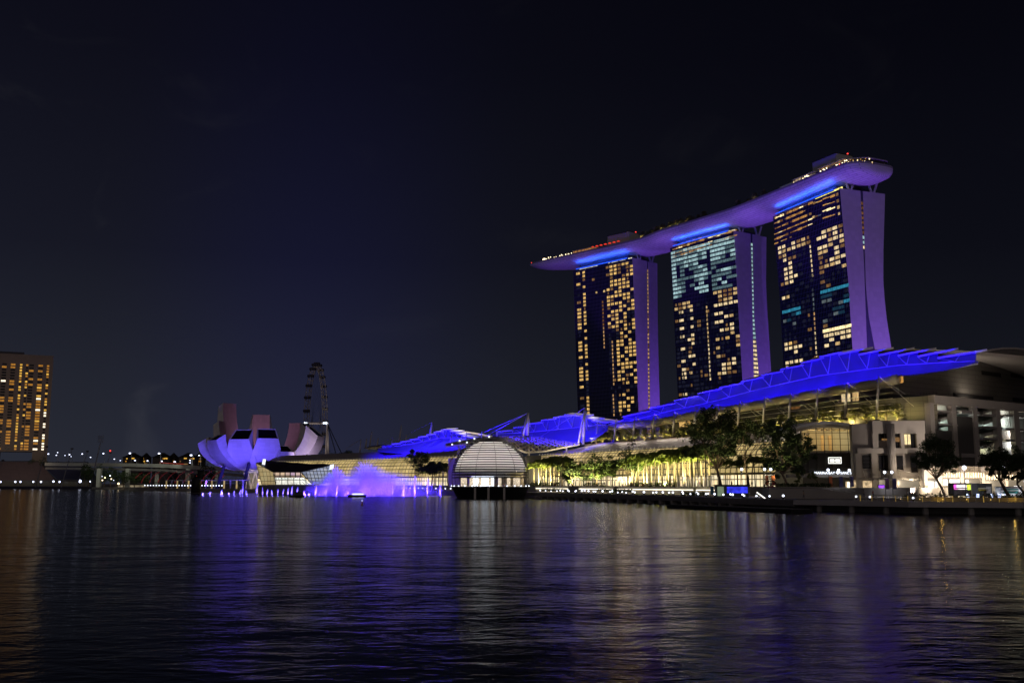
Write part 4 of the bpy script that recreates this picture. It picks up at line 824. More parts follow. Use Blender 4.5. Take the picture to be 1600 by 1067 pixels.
for (x0, x1) in ((1345, 1372), (1372, 1396), (1400, 1440)):
    mb = MB()
    for k in range(5):
        a, b = w.q(x0+(x1-x0)*k/4, 746.5, .5), w.q(x0+(x1-x0)*k/4, 749.5, 5); mb.tube(a, b, .07, n=4)
    for pr in (.6, 2.5, 4.6): mb.tube(w.q(x0, 746.5+pr*.6, pr), w.q(x1, 746.5+pr*.6, pr), .08, n=4)
    mb.tube(w.q(x0+3, 733, .4), w.q(x0+8, 748, 4.5), .08, n=4); mb.tube(w.q(x0+3, 733, .4), w.q(x1-4, 742, 4.0), .08, n=4)
    mb.build('awning', steel, pb)
# car park and back of house: a face turned to the right
K = P(1463, 617, 285); fk = (.794, .607, 0); cp_ = thing('car_park', 'open sided grey car park block with lit ramps and stairs', 'building', (K.x, K.y, 2.1)); w = Wall(K, fk, cp_)
w.part('core', dark_conc, [(1464, 1660, 634, 780)], -8, 22)
w.part('top_beam', pale, [(1461, 1668, 617, 630.5)], .6, 2)
w.part('column', pale, [(1462, 1468.5, 630, 786), (1496.5, 1503, 630, 780), (1530, 1536.5, 630, 780), (1567, 1572.5, 632, 780), (1594, 1602, 632, 780)], .5, 1.6)
w.part('solid_bay', grey_pan, [(1468.5, 1496.5, 672, 780), (1503, 1530, 651, 780)], 0, .5)
w.part('floor_slab', mat('slab_grey', (.30, .28, .27), .75), [(1468, 1497, y, y+3) for y in (640.5, 661)]+[(1503, 1530, y, y+5) for y in (640.5,)]+[(1536, 1567, y, y+3.2) for y in (646, 665, 683)]+[(1572, 1660, y, y+3.2) for y in (647, 668, 686)]+[(1503, 1668, 708, 714)], .2, 8)
mb = MB()
for x0, x1, y in ((1470, 1495, 652), (1537, 1566, 640), (1537, 1566, 657), (1537, 1566, 676), (1537, 1566, 694)):
    mb = MB(); a, b = w.q(x0, y+7, -1.5), w.q(x1, y-3, -1.5); mb.loft([[a, a+V((0, 0, .9)), a+V((0, 0, .9))-w.n*4, a-w.n*4], [b, b+V((0, 0, .9)), b+V((0, 0, .9))-w.n*4, b-w.n*4]]); mb.build('ramp', mat('ramp_grey', (.5, .47, .42), .7), cp_)
mb = MB()
for x in range(1574, 1592, 3):
    mb.box(w.q(x, 706, -.2), w.f*.12, w.n*.12, (0, 0, 14))
mb.build('stair_screen', steel, cp_)
w.part('inner_wall', mat('car_park_inner', (.5, .52, .48), .7), [(1465, 1660, 632, 708)], -5.2, .4)
for x, y, c_, pw in ((1483, 636, (1, .95, .8), 60), (1484, 654, (.8, 1, .9), 130), (1551, 641, (1, .95, .75), 110), (1551, 659, (.8, 1, .95), 130), (1551, 677, (1, .95, .6), 130), (1551, 697, (1, .95, .6), 90), (1582, 640, (1, .95, .85), 110), (1582, 659, (.95, 1, .95), 160), (1582, 677, (1, .97, .9), 140), (1582, 694, (.95, 1, 1), 160)):
    p = w.q(x, y, -2.2); lamp('POINT', p, None, pw*5, c_, .25)
    mb = MB(); mb.box(w.q(x-4, y-3, -3), w.f*1.6, w.n*.2, (0, 0, .12)); mb.build('strip_lamp', lit('strip_white', (1, 1, .92), 1.6, .1), cp_)
for x, y in ((1578, 658), (1585, 682)): w.part('fire_box', mat('fire_red', (.6, .03, .02), .5), [(x, x+4, y, y+4)], -1, .3)
# west side of that block, facing the bay, with the dark balcony over it
q = Wall(K, (-.607, .794, 0), cp_); q.n = -q.n if q.n.y > 0 else q.n
a = K-V((0, 0, 0)); b = K+V((-.607, .794, 0))*34
mb = MB(); mb.surf(lambda u, v: V((K.x, K.y, 2.1+(K.z-2.1)*v)).lerp(V((b.x, b.y, 2.1+(K.z-2.1)*v)), u), 1, 1, lambda u, v: (34*u, 30*v)); mb.build('side_wall', grey_pan, cp_)
mb = MB(); mb.box(V((K.x, K.y, K.z-.3))+V((.3, .3, 0)), V((-.607, .794, 0))*34, V((.794, .607, 0))*120, (0, 0, .28)); mb.build('roof_slab', dark_conc, cp_)
mb = MB()
for k in range(28): r_ = K+V((-.607, .794, 0))*(1+k*1.0)+V((1.5, 1.2, 0)); mb.tube(r_, r_+V((0, 0, 1.2)), .05, n=4)
mb.build('railing', dark_steel, cp_)
# curved gable of the convention hall above
cg = thing('hall_gable', 'dark panelled curved gable wall of the convention hall at far right', 'building', K+V((10, 8, 0))); w = Wall(K-V((fk[1], -fk[0], 0))*16, fk, cg); w_g = w
GO = [(1404, 588), (1430, 586.5), (1470, 580.5), (1500, 574), (1527.5, 566.5), (1529, 553.5), (1545, 548), (1565, 545), (1585, 545), (1605, 547.5), (1640, 556), (1680, 570)]
mb = MB(); top = [w.q(x, y) for x, y in GO]; zb = 30.0
for a, b in zip(top, top[1:]):
    ua, ub = (a-w.A).dot(w.f), (b-w.A).dot(w.f); mb.quad((a.x, a.y, zb), (b.x, b.y, zb), b, a, [(ua, zb), (ub, zb), (ub, b.z), (ua, a.z)])
mb.build('wall', grid_mat('gable_panels', (.20, .185, .165), (.10, .09, .08), 9, 1.6, .07, .7, .5), cg)
mb = MB(); mb.path([p+V((0, 0, .1))+w.n*.3 for p in top[4:]], .35, 6); mb.build('roof_edge', mat('roof_edge_pale', (.62, .58, .54), .5), cg)
mb = MB(); k = top[5:]; mb.loft([[p, p-w.n*40+V((0, 0, 1.0)), p-w.n*40+V((0, 0, .6)), p-V((0, 0, .4))] for p in k]); mb.build('roof', mat('roof_shell', 0), cg)
w.part('vent_slot', mat('slot_dark', (.02, .018, .018), .7), [(1534, 1564, 579, 585.5), (1580, 1630, 583, 589)], .06, .05)
w.part('walkway_shade', mat('slot_dark', 0), [(1491, 1552, 613.5, 618.5), (1584, 1660, 621, 627)], .3, .3)
# ------------------------------------------------------------------ ground floor at right: awning lamps, shop windows
gf = thing('shop_row', 'bright ground floor shop fronts with a glazed awning of small lamps', 'shops', G(1500, 262, 2.1)); w = Wall(G(1500, 262), (.97, .24, 0), gf)
w.part('wall', lit('wall_wash_glow', (1, .80, .55), .21, .35, .15), [(1447, 1620, 747, 775)], 0, .5)  # wall glows by itself, the lamp wash is put into its material
w.part('upper_wall', beige, [(1447, 1620, 728, 747)], -.2, .5)
for r, m_ in (((1452, 1460.5, 752, 772), globe_m), ((1462.5, 1467, 752, 770), 0), ((1474.5, 1481, 748.5, 758), 0), ((1485, 1502, 748.5, 762), 0), ((1509, 1514, 749, 758), 0), ((1586, 1596, 759, 773), 0)):
    w.part('shop_window', lit('shop_white', (1, .95, .90), 1.6, .25, .7), [r], .4, .2)
for x0, x1, y in ((1474, 1502, 738), (1508, 1536, 738.5), (1541, 1600, 742)):
    mb = MB(); bb = MB()
    for k in range(4):
        pr = .8+k*1.4; mb.tube(w.q(x0, y+1.9*k, pr), w.q(x1, y+1.9*k, pr), .07, n=4)
        for j in range(int((x1-x0)/4)+1): bb.ball(w.q(x0+1+4*j, y+.6+1.9*k, pr), .16, 5, 3)
    for j in range(int((x1-x0)/9)+1): mb.tube(w.q(x0+9*j, y, .8), w.q(x0+9*j, y+5.7, 5), .07, n=4)
    mb.tube(w.q(x0+2, 738, .5), w.q(x0+14, 728, .3), .07, n=4); mb.tube(w.q(x0+14, 728, .3), w.q(x0+15, 741, 3), .07, n=4)
    mb.build('awning_frame', steel, gf); tag(bb.build('awning_lamp', warm_m, gf), kind='stuff')
w.part('pier', pale, [(1446, 1451, 728, 776), (1467.5, 1474, 740, 776), (1503, 1508, 728, 776), (1536, 1541, 728, 776), (1571, 1577, 747, 776)], .9, .8)
for x in (1412, 1456, 1495, 1522, 1556, 1590): p = w.q(x, 756, 5) if x > 1445 else G(x, 263, 6); lamp('SPOT', (p.x, p.y-1, 5.6), (p.x, p.y+4, 3.6), 2600, (1, .80, .55), .4, 140, .7)
# trucks and stalls parked before the shops
def truck(px, Y, ln, hh, body, label, cat_, panels, rz=.12):
    p = G(px, Y, 2.1); t = thing('food_truck' if cat_ == 'truck' else 'market_stall', label, cat_, p); d = V((cos(rz), sin(rz), 0)); n = V((d.y, -d.x, 0))
    mb = MB(); mb.box(p-d*ln/2-n*-1.1+V((0, 0, .45)), d*ln, -n*2.2, (0, 0, hh-.45)); mb.build('body', body, t)
    mb = MB(); mb.box(p-d*(ln/2+.1)+n*1.25+V((0, 0, hh)), d*(ln+.2), -n*2.5, (0, 0, .12)); mb.build('roof', dark_steel, t)
    for a0, a1, z0, z1, m_ in panels: mb = MB(); mb.box(p-d*ln/2+d*ln*a0+n*1.13+V((0, 0, z0)), d*ln*(a1-a0), -n*.05, (0, 0, z1-z0)); mb.build('panel', m_, t)
    for k in (.18, .82):
        mb = MB(); c = p-d*ln/2+d*ln*k+n*1.05+V((0, 0, .42)); mb.tube(c, c-n*.3, .42, n=10); mb.build('wheel', dark_steel, t)
    mb = MB(); c = p-d*ln/2; mb.box(c+n*1.2+V((0, 0, hh*.62)), d*ln*.7, n*.8+V((0, 0, .25)), (0, 0, .06)); mb.build('hatch', steel, t)
    return t
tk_d = mat('stall_dark', (.02, .022, .024), .5)
truck(1485, 236, 4.6, 3.4, tk_d, 'dark food truck with a bright magenta, white and lime menu screen', 'truck', ((.05, .2, 2.0, 3.1, lit('magenta_screen', (1, .08, .75), 2.2, .3)), (.2, .74, 2.0, 3.1, lit('menu_screen', (1, .85, .85), 1.7, .8, 2)), (.78, .95, 1.9, 3.1, lit('lime_screen', (.75, 1, .08), 1.8, .3)), (.05, .95, .7, 1.7, mat('stall_front', (.06, .05, .05), .6, 0, (3, .9)))))
truck(1519, 228, 3.6, 3.3, tk_d, 'dark green stall with a yellow lettered board', 'stall', ((.08, .52, 1.75, 2.4, mat('yellow_board', (.55, .45, .03), .5)), (.6, .92, 1.2, 2.7, mat('grey_board', (.25, .24, .23), .6))))
truck(1560, 224, 5.2, 2.6, white_paint, 'white and teal van parked behind the right hand trees', 'van', ((.1, .8, 1.2, 2.2, mat('teal_panel', (.02, .22, .20), .5)), (.02, .2, .8, 1.0, globe_m)))
for k, (x, lab) in enumerate(((1512, 'left of the stall'), (1534, 'right of the stall'), (1545, 'near the van'), (1497, 'by the truck'))):
    p = G(x, 222, 2.1); mb = MB(); mb.cbox(p, .5, .35, 1.1); tag(mb.build('light_box', lit('ice_white', (.55, .65, 1), 2.2, .4, 2)), 'small cold white lit counter box '+lab, 'light box')
p = G(1365, 250, 2.1); tt = thing('totem_sign', 'purple glowing upright totem sign before the white block', 'sign', p)
mb = MB(); mb.cbox(p, 1.5, .4, 3.1); mb.build('case', dark_steel, tt)
for z0, z1 in ((.1, .35), (.9, 1.35), (1.9, 2.9)): mb = MB(); mb.box(p+V((-.7, -.24, z0)), (1.4, 0, 0), (0, .03, 0), (0, 0, z1-z0)); mb.build('screen', lit('purple_screen', (.30, .05, 1), 1.5, .4, 2), tt)
lamp('POINT', p+V((0, -1.2, .6)), None, 60, (.4, .1, 1), .2)
# sloping ramp wall left of the hall, and the landing in front of it
rw = thing('ramp_wall', 'smooth grey sloping ramp wall below the entrance hall', 'wall', G(1270, 232, 2.1)); mb = MB()
a0, b0 = Pz(1203, 783, 2.1), Pz(1392, 777, 2.1)
pts = [(1203, 764), (1262, 762.5), (1292, 764), (1322, 770), (1356, 776.5)]
W_ = Wall(G(1262, 226), (1, .05, 0), rw); tops = [W_.q(x, y) for x, y in pts]; mb.loft([[V((p.x, p.y, 2.1)), p, p+V((0, 7, .3)), V((p.x, p.y+7, 2.1))] for p in tops]); mb.build('wall', mat('ramp_grey_wall', (.33, .31, .29), .75, 0, (.3, .1)), rw)
mb = MB(); mb.path([W_.q(x, y-2, -.4) for x, y in pts], .07, 4)
for x, y in pts: p = W_.q(x, y, -.4); mb.tube(p, p+V((0, 0, .6)), .05, n=4)
mb.build('handrail', steel, rw)
st = thing('lit_stair_rail', 'slanting rail of white light beside the flower wheel', 'rail', W_.q(1188, 779, .6)); a, b = W_.q(1182.5, 769, 1), W_.q(1195.5, 778.5, 1)
mb = MB(); mb.tube(a, b, .13, n=6); mb.build('light_tube', lit('rail_white', (1, .95, .85), 2.2, .3, 3), st); mb = MB(); mb.tube(a-V((0, 0, .2)), b-V((0, 0, .2)), .08, n=5); mb.tube(a-V((0, 0, .2)), a-V((0, 0, 1.8)), .08, n=5); mb.tube(b-V((0, 0, .2)), V((b.x, b.y, 2.1)), .08, n=5); mb.build('rail', dark_steel, st)
p = G(1196, 236, 4.6); fw = thing('flower_wheel', 'large round wicker wheel with dark pink flowers by the ramp', 'decoration', (p.x, p.y, 2.1)); mb = MB()
mb.path([p+V((1.55*cos(k*pi/10), 0, 1.55*sin(k*pi/10))) for k in range(21)], .17, 6)
for k in range(5): a = k*pi/5; mb.tube(p+V((1.5*cos(a), 0, 1.5*sin(a))), p-V((1.5*cos(a), 0, 1.5*sin(a))), .07, n=4)
mb.tube((p.x-.8, p.y, 2.1), (p.x-.6, p.y, 3.4), .1); mb.tube((p.x+.8, p.y, 2.1), (p.x+.6, p.y, 3.4), .1); mb.build('frame', mat('wicker', (.10, .06, .04), .8), fw)
rd = random.Random(9)
for k in range(9): a = rd.random()*6.28; r = rd.random()*1.2; mb = MB(); mb.ball(p+V((r*cos(a), -.15, r*sin(a))), .28, 6, 4); mb.build('flower', mat('pink_flower', (.35, .03, .07), .8), fw)
p = G(1136, 252, 2.1); ks = thing('screen_kiosk', 'dark kiosk with a wide blue video screen on the landing', 'kiosk', p); mb = MB(); mb.cbox(p, 8.2, 2, 2.9); mb.build('body', mat('kiosk_grey', (.12, .14, .12), .6), ks)
mb = MB(); mb.cbox(p+V((1.2, -1.06, 1.0)), 5.2, .06, 1.55); mb.build('screen', lit('blue_screen', (.04, .05, 1), .9, .9, .7), ks); mb = MB(); mb.cbox(p+V((0, 0, 2.9)), 9, 2.8, .2); mb.build('roof', dark_steel, ks)
mb = MB(); mb.cbox(p+V((-3.0, -1.06, .3)), 1.6, .06, 2.3); mb.build('lit_side', lit('pale_green', (.55, .7, .45), .28, .3), ks)
p = G(1106, 256, 2.1); bs = thing('banner_board', 'small upright pale blue banner board left of the kiosk', 'sign', p); mb = MB(); mb.cbox(p+V((0, 0, .5)), .9, .08, 2.1); mb.build('board', mat('blue_board', (.10, .28, .45), .5), bs); mb = MB(); mb.tube(p+V((-.4, .06, 0)), p+V((-.4, .06, 2.6)), .04); mb.tube(p+V((.4, .06, 0)), p+V((.4, .06, 2.6)), .04); mb.build('post', dark_steel, bs)
# railing, the amber lamplight on its posts put in as glow, the planter wall behind it
ylw = lit('post_amber_glow', (1, .62, .12), .32, .9, 1.2)
rl_ = thing('deck_railing', 'steel railing with amber lit posts along the right hand boardwalk', 'railing', Pz(1500, 784, 2.2))
rp = [p for p, t_ in along(off(QUAY, .6)[1:5], 1.25)]; rp = [p for p in rp if 1330 < px_of((p.x, p.y, 2.2))[0] < 1640][:96]
for i, p in enumerate(rp): mb = MB(); mb.cbox((p.x, p.y, 2.2), .08, .08, 1.1); mb.build('post', ylw if i % 2 else steel, rl_)
mb = MB(); mb.path([V((p.x, p.y, 3.32)) for p in rp], .045, 4); mb.path([V((p.x, p.y, 2.75)) for p in rp], .02, 3); mb.build('handrail', steel, rl_)
pw_ = thing('planter_wall', 'low planter wall washed with amber light behind the railing', 'planter', Pz(1520, 780, 2.2)); pl_ = [p for p, t_ in along(off(QUAY, 8)[1:5], 4) if 1395 < px_of((p.x, p.y, 2.2))[0] < 1700]
mb = MB(); [mb.slab(a, b, -.5, 2.2, 2.95) for a, b in zip(pl_, pl_[1:])]; mb.build('wall', mat('planter_stone', (.42, .36, .22), .7, 0, (1, .4)), pw_)
for p in pl_: mb = MB(); mb.ball((p.x-.6, p.y-.4, 2.6), .09, 5, 3); mb.build('lamp', lit('amber_dot', (1, .65, .15), 2, .2), pw_)
for p in pl_[::3]: lamp('POINT', (p.x-1.2, p.y-.8, 2.75), None, 22, (1, .62, .12), .1)
mb = MB()
rd = random.Random(12)
for a, b in zip(pl_, pl_[1:]):
    for k in range(60):
        c = a.lerp(b, rd.random()); c = V((c.x+.3, c.y+.2, 2.95+rd.random()*.5)); mb.quad(*[c+V((rd.uniform(-.25, .25), rd.uniform(-.25, .25), rd.uniform(-.2, .3))) for _ in range(4)])
mb.build('shrub', mat('shrub_green', (.035, .06, .02), .8), pw_)
# lamp posts with banners and globes on the promenade
def lamp_post(px, y, Y, z0, label, banner=None, head='globe', pw=160):
    p = G(px, Y, z0); top = P(px, y, Y); t = thing('lamp_post', label, 'street lamp', p, 'lamp posts along the promenade')
    mb = MB(); mb.tube(p, (p.x, p.y, top.z-.1), .09, .06, 6); mb.build('pole', dark_steel, t)
    mb = MB(); mb.ball((p.x, p.y, top.z), .36 if head == 'globe' else .5, 8, 6); mb.build('globe', globe_m, t); mb = MB(); mb.cbox((p.x, p.y, top.z+.33), .5, .5, .08); mb.build('cap', dark_steel, t)
    if banner: mb = MB(); mb.box((p.x+.12, p.y-.03, top.z-4.1), (.85, 0, 0), (0, .06, 0), (0, 0, 2.5)); mb.build('banner', banner, t); mb = MB(); mb.tube((p.x, p.y, top.z-1.5), (p.x+1, p.y, top.z-1.5), .03, n=4); mb.tube((p.x, p.y, top.z-4.15), (p.x+1, p.y, top.z-4.15), .03, n=4); mb.build('bracket', dark_steel, t)
    lamp('SPOT', (p.x, p.y+.1, top.z-.6), (p.x, p.y+.4, 0), pw*3, (.9, .9, 1), .3, 150, .6)
bo, bn, bv = mat('banner_orange', (.55, .16, .06), .7, 0, (2, .5)), mat('banner_navy', (.06, .05, .16), .7, 0, (2, .5)), mat('banner_violet', (.12, .06, .12), .7, 0, (2, .5))
for a in ((1152.5, 733, 258, 4.4, 'lamp post beside the lattice framed sign', None), (1187.5, 733, 256, 4.4, 'lamp post with orange banner, left one of the pair', bo), (1197, 733, 256, 4.4, 'lamp post with orange banner, right one of the pair', bo), (1285, 734, 252, 4.2, 'lamp post with orange and navy banner under the left end of the lettering', bo), (1301, 734.5, 252, 4.2, 'lamp post with navy banner under the middle of the lettering', bn), (1317.5, 734.5, 252, 4.0, 'lamp post with navy banner under the right end of the lettering', bn),
    (1371.5, 737.5, 246, 2.1, 'lamp post with violet banner left of the round column', bv), (1382.5, 737.5, 246, 2.1, 'lamp post with navy banner next to the round column', bn)): lamp_post(*a)
lamp_post(1494, 730.5, 226, 2.1, 'tall bright street lamp between the two right hand trees', None, 'big', 900)
lamp_post(1555, 730, 222, 2.1, 'street lamp shining through the second right hand tree', None, 'x', 260); lamp_post(1588, 752, 220, 2.1, 'low lamp post by the last tree at the right edge', None, 'x', 260)
# small bollard lights along the edge of the landing
p0 = G(900, 350, 2.2); bol = thing('bollard_light', 'white bollard light at the edge of the stone landing', 'bollard light', (0, 0, 0), 'bollard lights along the landing')
mb = MB(); mb.tube((0, 0, 0), (0, 0, .62), .12, n=6); mb.build('post', dark_steel, bol); mb = MB(); mb.ball((0, 0, .78), .25, 7, 5); mb.build('globe', globe_m, bol)
spots = [V((p.x, p.y, 2.18)) for p, t_ in along(off(QUAY, 1.2)[4:], 5.6)][1:-1]+[V((p.x, p.y, 2.18)) for p, t_ in along(off(QUAY, 6.5)[5:], 7.5)][1:-1]
rd = random.Random(2)
for i, p in enumerate(spots):
    if i == 0: bol.location = p
    else: dup(bol, p, 0, rd.choice((.8, .9, 1, 1.15)))
nb = [V((p.x, p.y, 2.1)) for p, t_ in along([G(706, 468), G(700, 472), G(620, 541), G(560, 590)], 6.2)]
for p in nb: dup(bol, p, 0, 1.25, 'white bollard light along the northern event quay behind the fountain', 'bollard lights on the northern quay')
for px, Y, z0, lab in ((1184, 240, 2.1, 'left'), (1193, 232, 2.1, 'middle'), (1202, 226, 2.2, 'right')): dup(bol, G(px, Y, z0), 0, .9, 'white bollard light at the foot of the slanting lit rail, %s of the three' % lab, 'bollard lights by the lit rail')
for px, Y in ((1326, 205), (1347, 200), (1413, 186)): dup(bol, G(px, Y, 2.2), 0, .8, 'lone white bollard light behind the right hand deck railing', 'bollard lights on the deck')
# pergolas between the palms
def pergola(x0, x1, Y, label):
    a, b = G(x0, Y, 4.4), G(x1, Y-4, 4.4); d = b-a; t = thing('pergola', label, 'pergola', (a+b)/2); n = 6
    for k in range(n+1):
        q = a+d*(k/n)
        for yy in (0, 3.2): mb = MB(); mb.cbox((q.x, q.y+yy, 4.4), .22, .22, 3.1); mb.build('post', white_paint, t)
    mb = MB(); mb.box((a.x-.4, a.y-.5, 7.5), d+V((.8, 0, 0)), (0, 4.2, 0), (0, 0, .22)); mb.build('roof', mat('pergola_roof', (.25, .22, .2), .6), t)
    lamp('AREA', ((a.x+b.x)/2, (a.y+b.y)/2+1.6, 7.3), ((a.x+b.x)/2, (a.y+b.y)/2+1.6, 0), 260, (1, .82, .55), d.length*.8, size_y=2.4)
pergola(874, 909, 398, 'white posted pergola with lit posts left of the broad trees'); pergola(946, 981, 360, 'white posted pergola right of the broad dark trees'); pergola(1056, 1106, 305, 'white posted pergola between the tall palms and dark trees')
def hedge(x0, x1, Y, z0, h_, label):
    a, b = G(x0, Y, z0), G(x1, Y-3, z0); mb = MB(); rd = random.Random(int(x0)); n = int((b-a).length*55)
    for k in range(n):
        c = a.lerp(b, rd.random())+V((0, rd.uniform(-.7, .7), rd.random()*h_)); mb.quad(*[c+V((rd.uniform(-.3, .3), rd.uniform(-.3, .3), rd.uniform(-.22, .22))) for _ in range(4)])
    tag(mb.build('hedge', mat('hedge_green', (.045, .075, .02), .8)), label, 'hedge')
hedge(828, 873, 402, 4.4, 1.5, 'clipped hedge left of the first pergola'); hedge(911, 944, 378, 4.4, 1.3, 'clipped hedge between the first two pergolas'); hedge(984, 1006, 350, 4.4, 1.5, 'clipped hedge right of the second pergola'); hedge(1008, 1050, 330, 4.4, 1.3, 'clipped hedge under the tall palms'); hedge(1205, 1290, 240, 4.6, .9, 'low hedge on top of the ramp wall')
hedge(930, 985, 338, 2.6, 1.0, 'pale flower bed below the lit step near the second pergola'); hedge(1058, 1100, 268, 2.2, 1.0, 'pale flower bed left of the blue screen kiosk'); hedge(845, 900, 385, 2.6, .9, 'pale flower bed below the lit step near the dome')
for i, (x, Y, s_) in enumerate(((1575, 214, 1), (1582, 208, .9), (1588, 203, 1.2), (1594, 200, 1.3))):
    c0 = G(x, Y, 2.1); mb = MB(); rd = random.Random(i)
    for k in range(260):
        u_ = V((rd.gauss(0, 1), rd.gauss(0, 1), rd.gauss(0, 1))).normalized()*(.9*s_)*rd.uniform(.6, 1); c = c0+V((u_.x, u_.y, max(.05, u_.z+.8*s_))); mb.quad(*[c+V((rd.uniform(-.16, .16), rd.uniform(-.16, .16), rd.uniform(-.14, .14))) for _ in range(4)])
    tag(mb.build('shrub', mat('shrub_green', 0)), 'round clipped shrub near the right edge, %s from the left' % ('first', 'second', 'third', 'fourth')[i], 'shrub', 'round shrubs at the right edge')
# ------------------------------------------------------------------ trees
leafs = {}
def leaf_mat(name, c):
    m = mat(name, c, .7, 0, (1.2, .5)); return m
bark = mat('bark', (.14, .10, .07), .9, 0, (2, .3)); palm_bark = mat('palm_bark', (.30, .25, .19), .9, 0, (1.5, .2))
lg_ = leaf_mat('leaf_green', (.05, .085, .02)); lgd = leaf_mat('leaf_dark', (.042, .068, .022)); lgp = leaf_mat('palm_green', (.13, .17, .025)); lgf = leaf_mat('terrace_leaf', (.16, .17, .045))
def palm_proto(h, seed, label, group):
    rd = random.Random(seed); t = thing('royal_palm', label, 'palm tree', (0, 0, 0), group); bend = rd.uniform(-.3, .3)
    mb = MB(); mb.path([(bend*(k/6)**2, 0, h*.74*k/6) for k in range(7)], [.26, .22, .19, .18, .17, .15, .12], 6); mb.build('trunk', palm_bark, t, smooth=True)
    mb = MB(); top = V((bend, 0, h*.74))
    for k in range(21):
        a = 2*pi*k/21+rd.uniform(-.2, .2); el = rd.uniform(.35, 1.4); ln = h*rd.uniform(.28, .40); d = V((cos(a), sin(a), 0)); pts = []
        for j in range(8):
            u = j/7; pts.append(top+d*(ln*cos(el)*u+.25*ln*u*u*sin(el))+V((0, 0, ln*(sin(el)*u-.62*u*u))))
        sd = V((-d.y, d.x, 0))
        for j in range(1, 8):
            wl_ = ln*.36*(1-abs(j/7-.5)*.9)
            for sg in (-1, 1):
                for o in (0, .5):
                    b0 = pts[j-1].lerp(pts[j], o); b1 = pts[j-1].lerp(pts[j], min(1, o+.42)); e_ = sd*sg*wl_*rd.uniform(.7, 1.1)+V((0, 0, -wl_*rd.uniform(.35, .95)))+(pts[j]-pts[j-1])*.7
                    mb.quad(b0, b1, b1+e_*.95, b0+e_)
    mb.build('crown', lgp, t); return t
PG = ('royal palms before the southern arcade', 'tall royal palms in the middle of the promenade', 'royal palms behind the fountain mist')
palms = [palm_proto(12, s_, 'royal palm lit green in the row right of the striped dome', PG[0]) for s_ in (1, 2, 3, 4)]
rd = random.Random(6); used = set()
def put_palm(px, d, hsc, label, grp, base=4.4):
    k = rd.randrange(4); s_ = sL(px, d); q = LZ(s_, d, base)
    if k not in used: used.add(k); o = palms[k]; o.location = q; o.rotation_euler = (0, 0, rd.random()*6); o.scale = (hsc,)*3; o['label'] = label; o['group'] = grp
    else: dup(palms[k], q, rd.random()*6, hsc, label, grp)
la, lb = 'royal palm lit green in the row right of the striped dome', 'tall royal palm lit green in the dense row before the southern glass arcade'
for i in range(22): put_palm(829+52*i/21+rd.uniform(-1, 1), -10-(i % 3)*4, .98+.009*i+rd.uniform(-.06, .06), la, PG[0])
for i in range(46): put_palm(978+132*i/45+rd.uniform(-2, 2), -9-(i % 4)*4, .99+.0062*i+rd.uniform(-.1, .06), lb, PG[1])
for i in range(13): put_palm(882+100*i/12+rd.uniform(-3, 3), -6, .9+rd.uniform(-.1, .1), 'smaller royal palm half hidden by the broad dark trees', 'smaller palms behind the broad trees')
for i in range(6): put_palm(1120+75*i/5+rd.uniform(-3, 3), -10, .85+rd.uniform(-.1, .1), 'royal palm standing under the big dark trees before the bright arcade end', 'palms under the big dark trees')
lc = 'royal palm before the northern arcade, half veiled by purple mist'
for i in range(24):
    px = 552+142*i/23; s_ = 12+(i/23)**1.2*0; q = G(px, 640-(640-480)*(i/23.0)**.85, 2.1); dup(palms[i % 4], q, rd.random()*6, 1.2+rd.uniform(-.15, .12), lc, PG[2])
def crown_tree(name, label, px, Y, z0, ybase_trunk, clumps, leaf, m, lsz, nper, limbs=True, grp=None, tr_r=.35, fork=None):
    """clumps: (px, py, radius in picture columns, depth shift); the trunk stands at px and forks towards each clump"""
    p = G(px, Y, z0); t = thing(name, label, 'tree', p, grp); rd = random.Random(int(px*7+Y)); mb = MB(); cr = MB(); k_ = Y/F
    fk_ = P(px, fork, Y) if fork else None
    if fk_ is None: cz = sum(P(a, b, Y).z for a, b, c, d in clumps)/len(clumps); fk_ = V((p.x, p.y, z0+(cz-z0)*.42))
    mb.path([p, p.lerp(fk_, .5)+V((rd.uniform(-.2, .2), 0, 0)), fk_], [tr_r*1.25, tr_r, tr_r*.8], 7)
    for (a, b, r, dd) in clumps:
        c = P(a, b, Y)+V((0, dd, 0)); R_ = r*k_*1.28; nn = int(nper*1.9)
        mb.path([fk_, fk_.lerp(c, .5)+V((rd.uniform(-.4, .4), 0, -.05*(c-fk_).length)), c], [tr_r*.55, tr_r*.34, .05], 5)
        for j in range(4): mb.path([fk_.lerp(c, .6), c+V((rd.uniform(-1, 1), rd.uniform(-1, 1), rd.uniform(-.3, .8)))*R_*.8], [tr_r*.2, .03], 4)
        subs = [(c+V((rd.gauss(0, .5), rd.gauss(0, .6), rd.gauss(0, .42)))*R_, R_*rd.uniform(.32, .56)) for _ in range(9)]
        for j in range(nn):
            sc_, sr = rd.choice(subs); u = V((rd.gauss(0, 1), rd.gauss(0, 1), rd.gauss(0, .75))); u = u.normalized()*sr*(rd.random()**.4); q = sc_+u
            ax = V((rd.uniform(-1, 1), rd.uniform(-1, 1), rd.uniform(-.6, .6)))*lsz; ay = V((rd.uniform(-1, 1), rd.uniform(-1, 1), rd.uniform(-.6, .6)))*lsz*.6
            cr.quad(q-ax, q-ay, q+ax, q+ay)
    mb.build('trunk', bark, t); cr.build('crown', m, t); return t
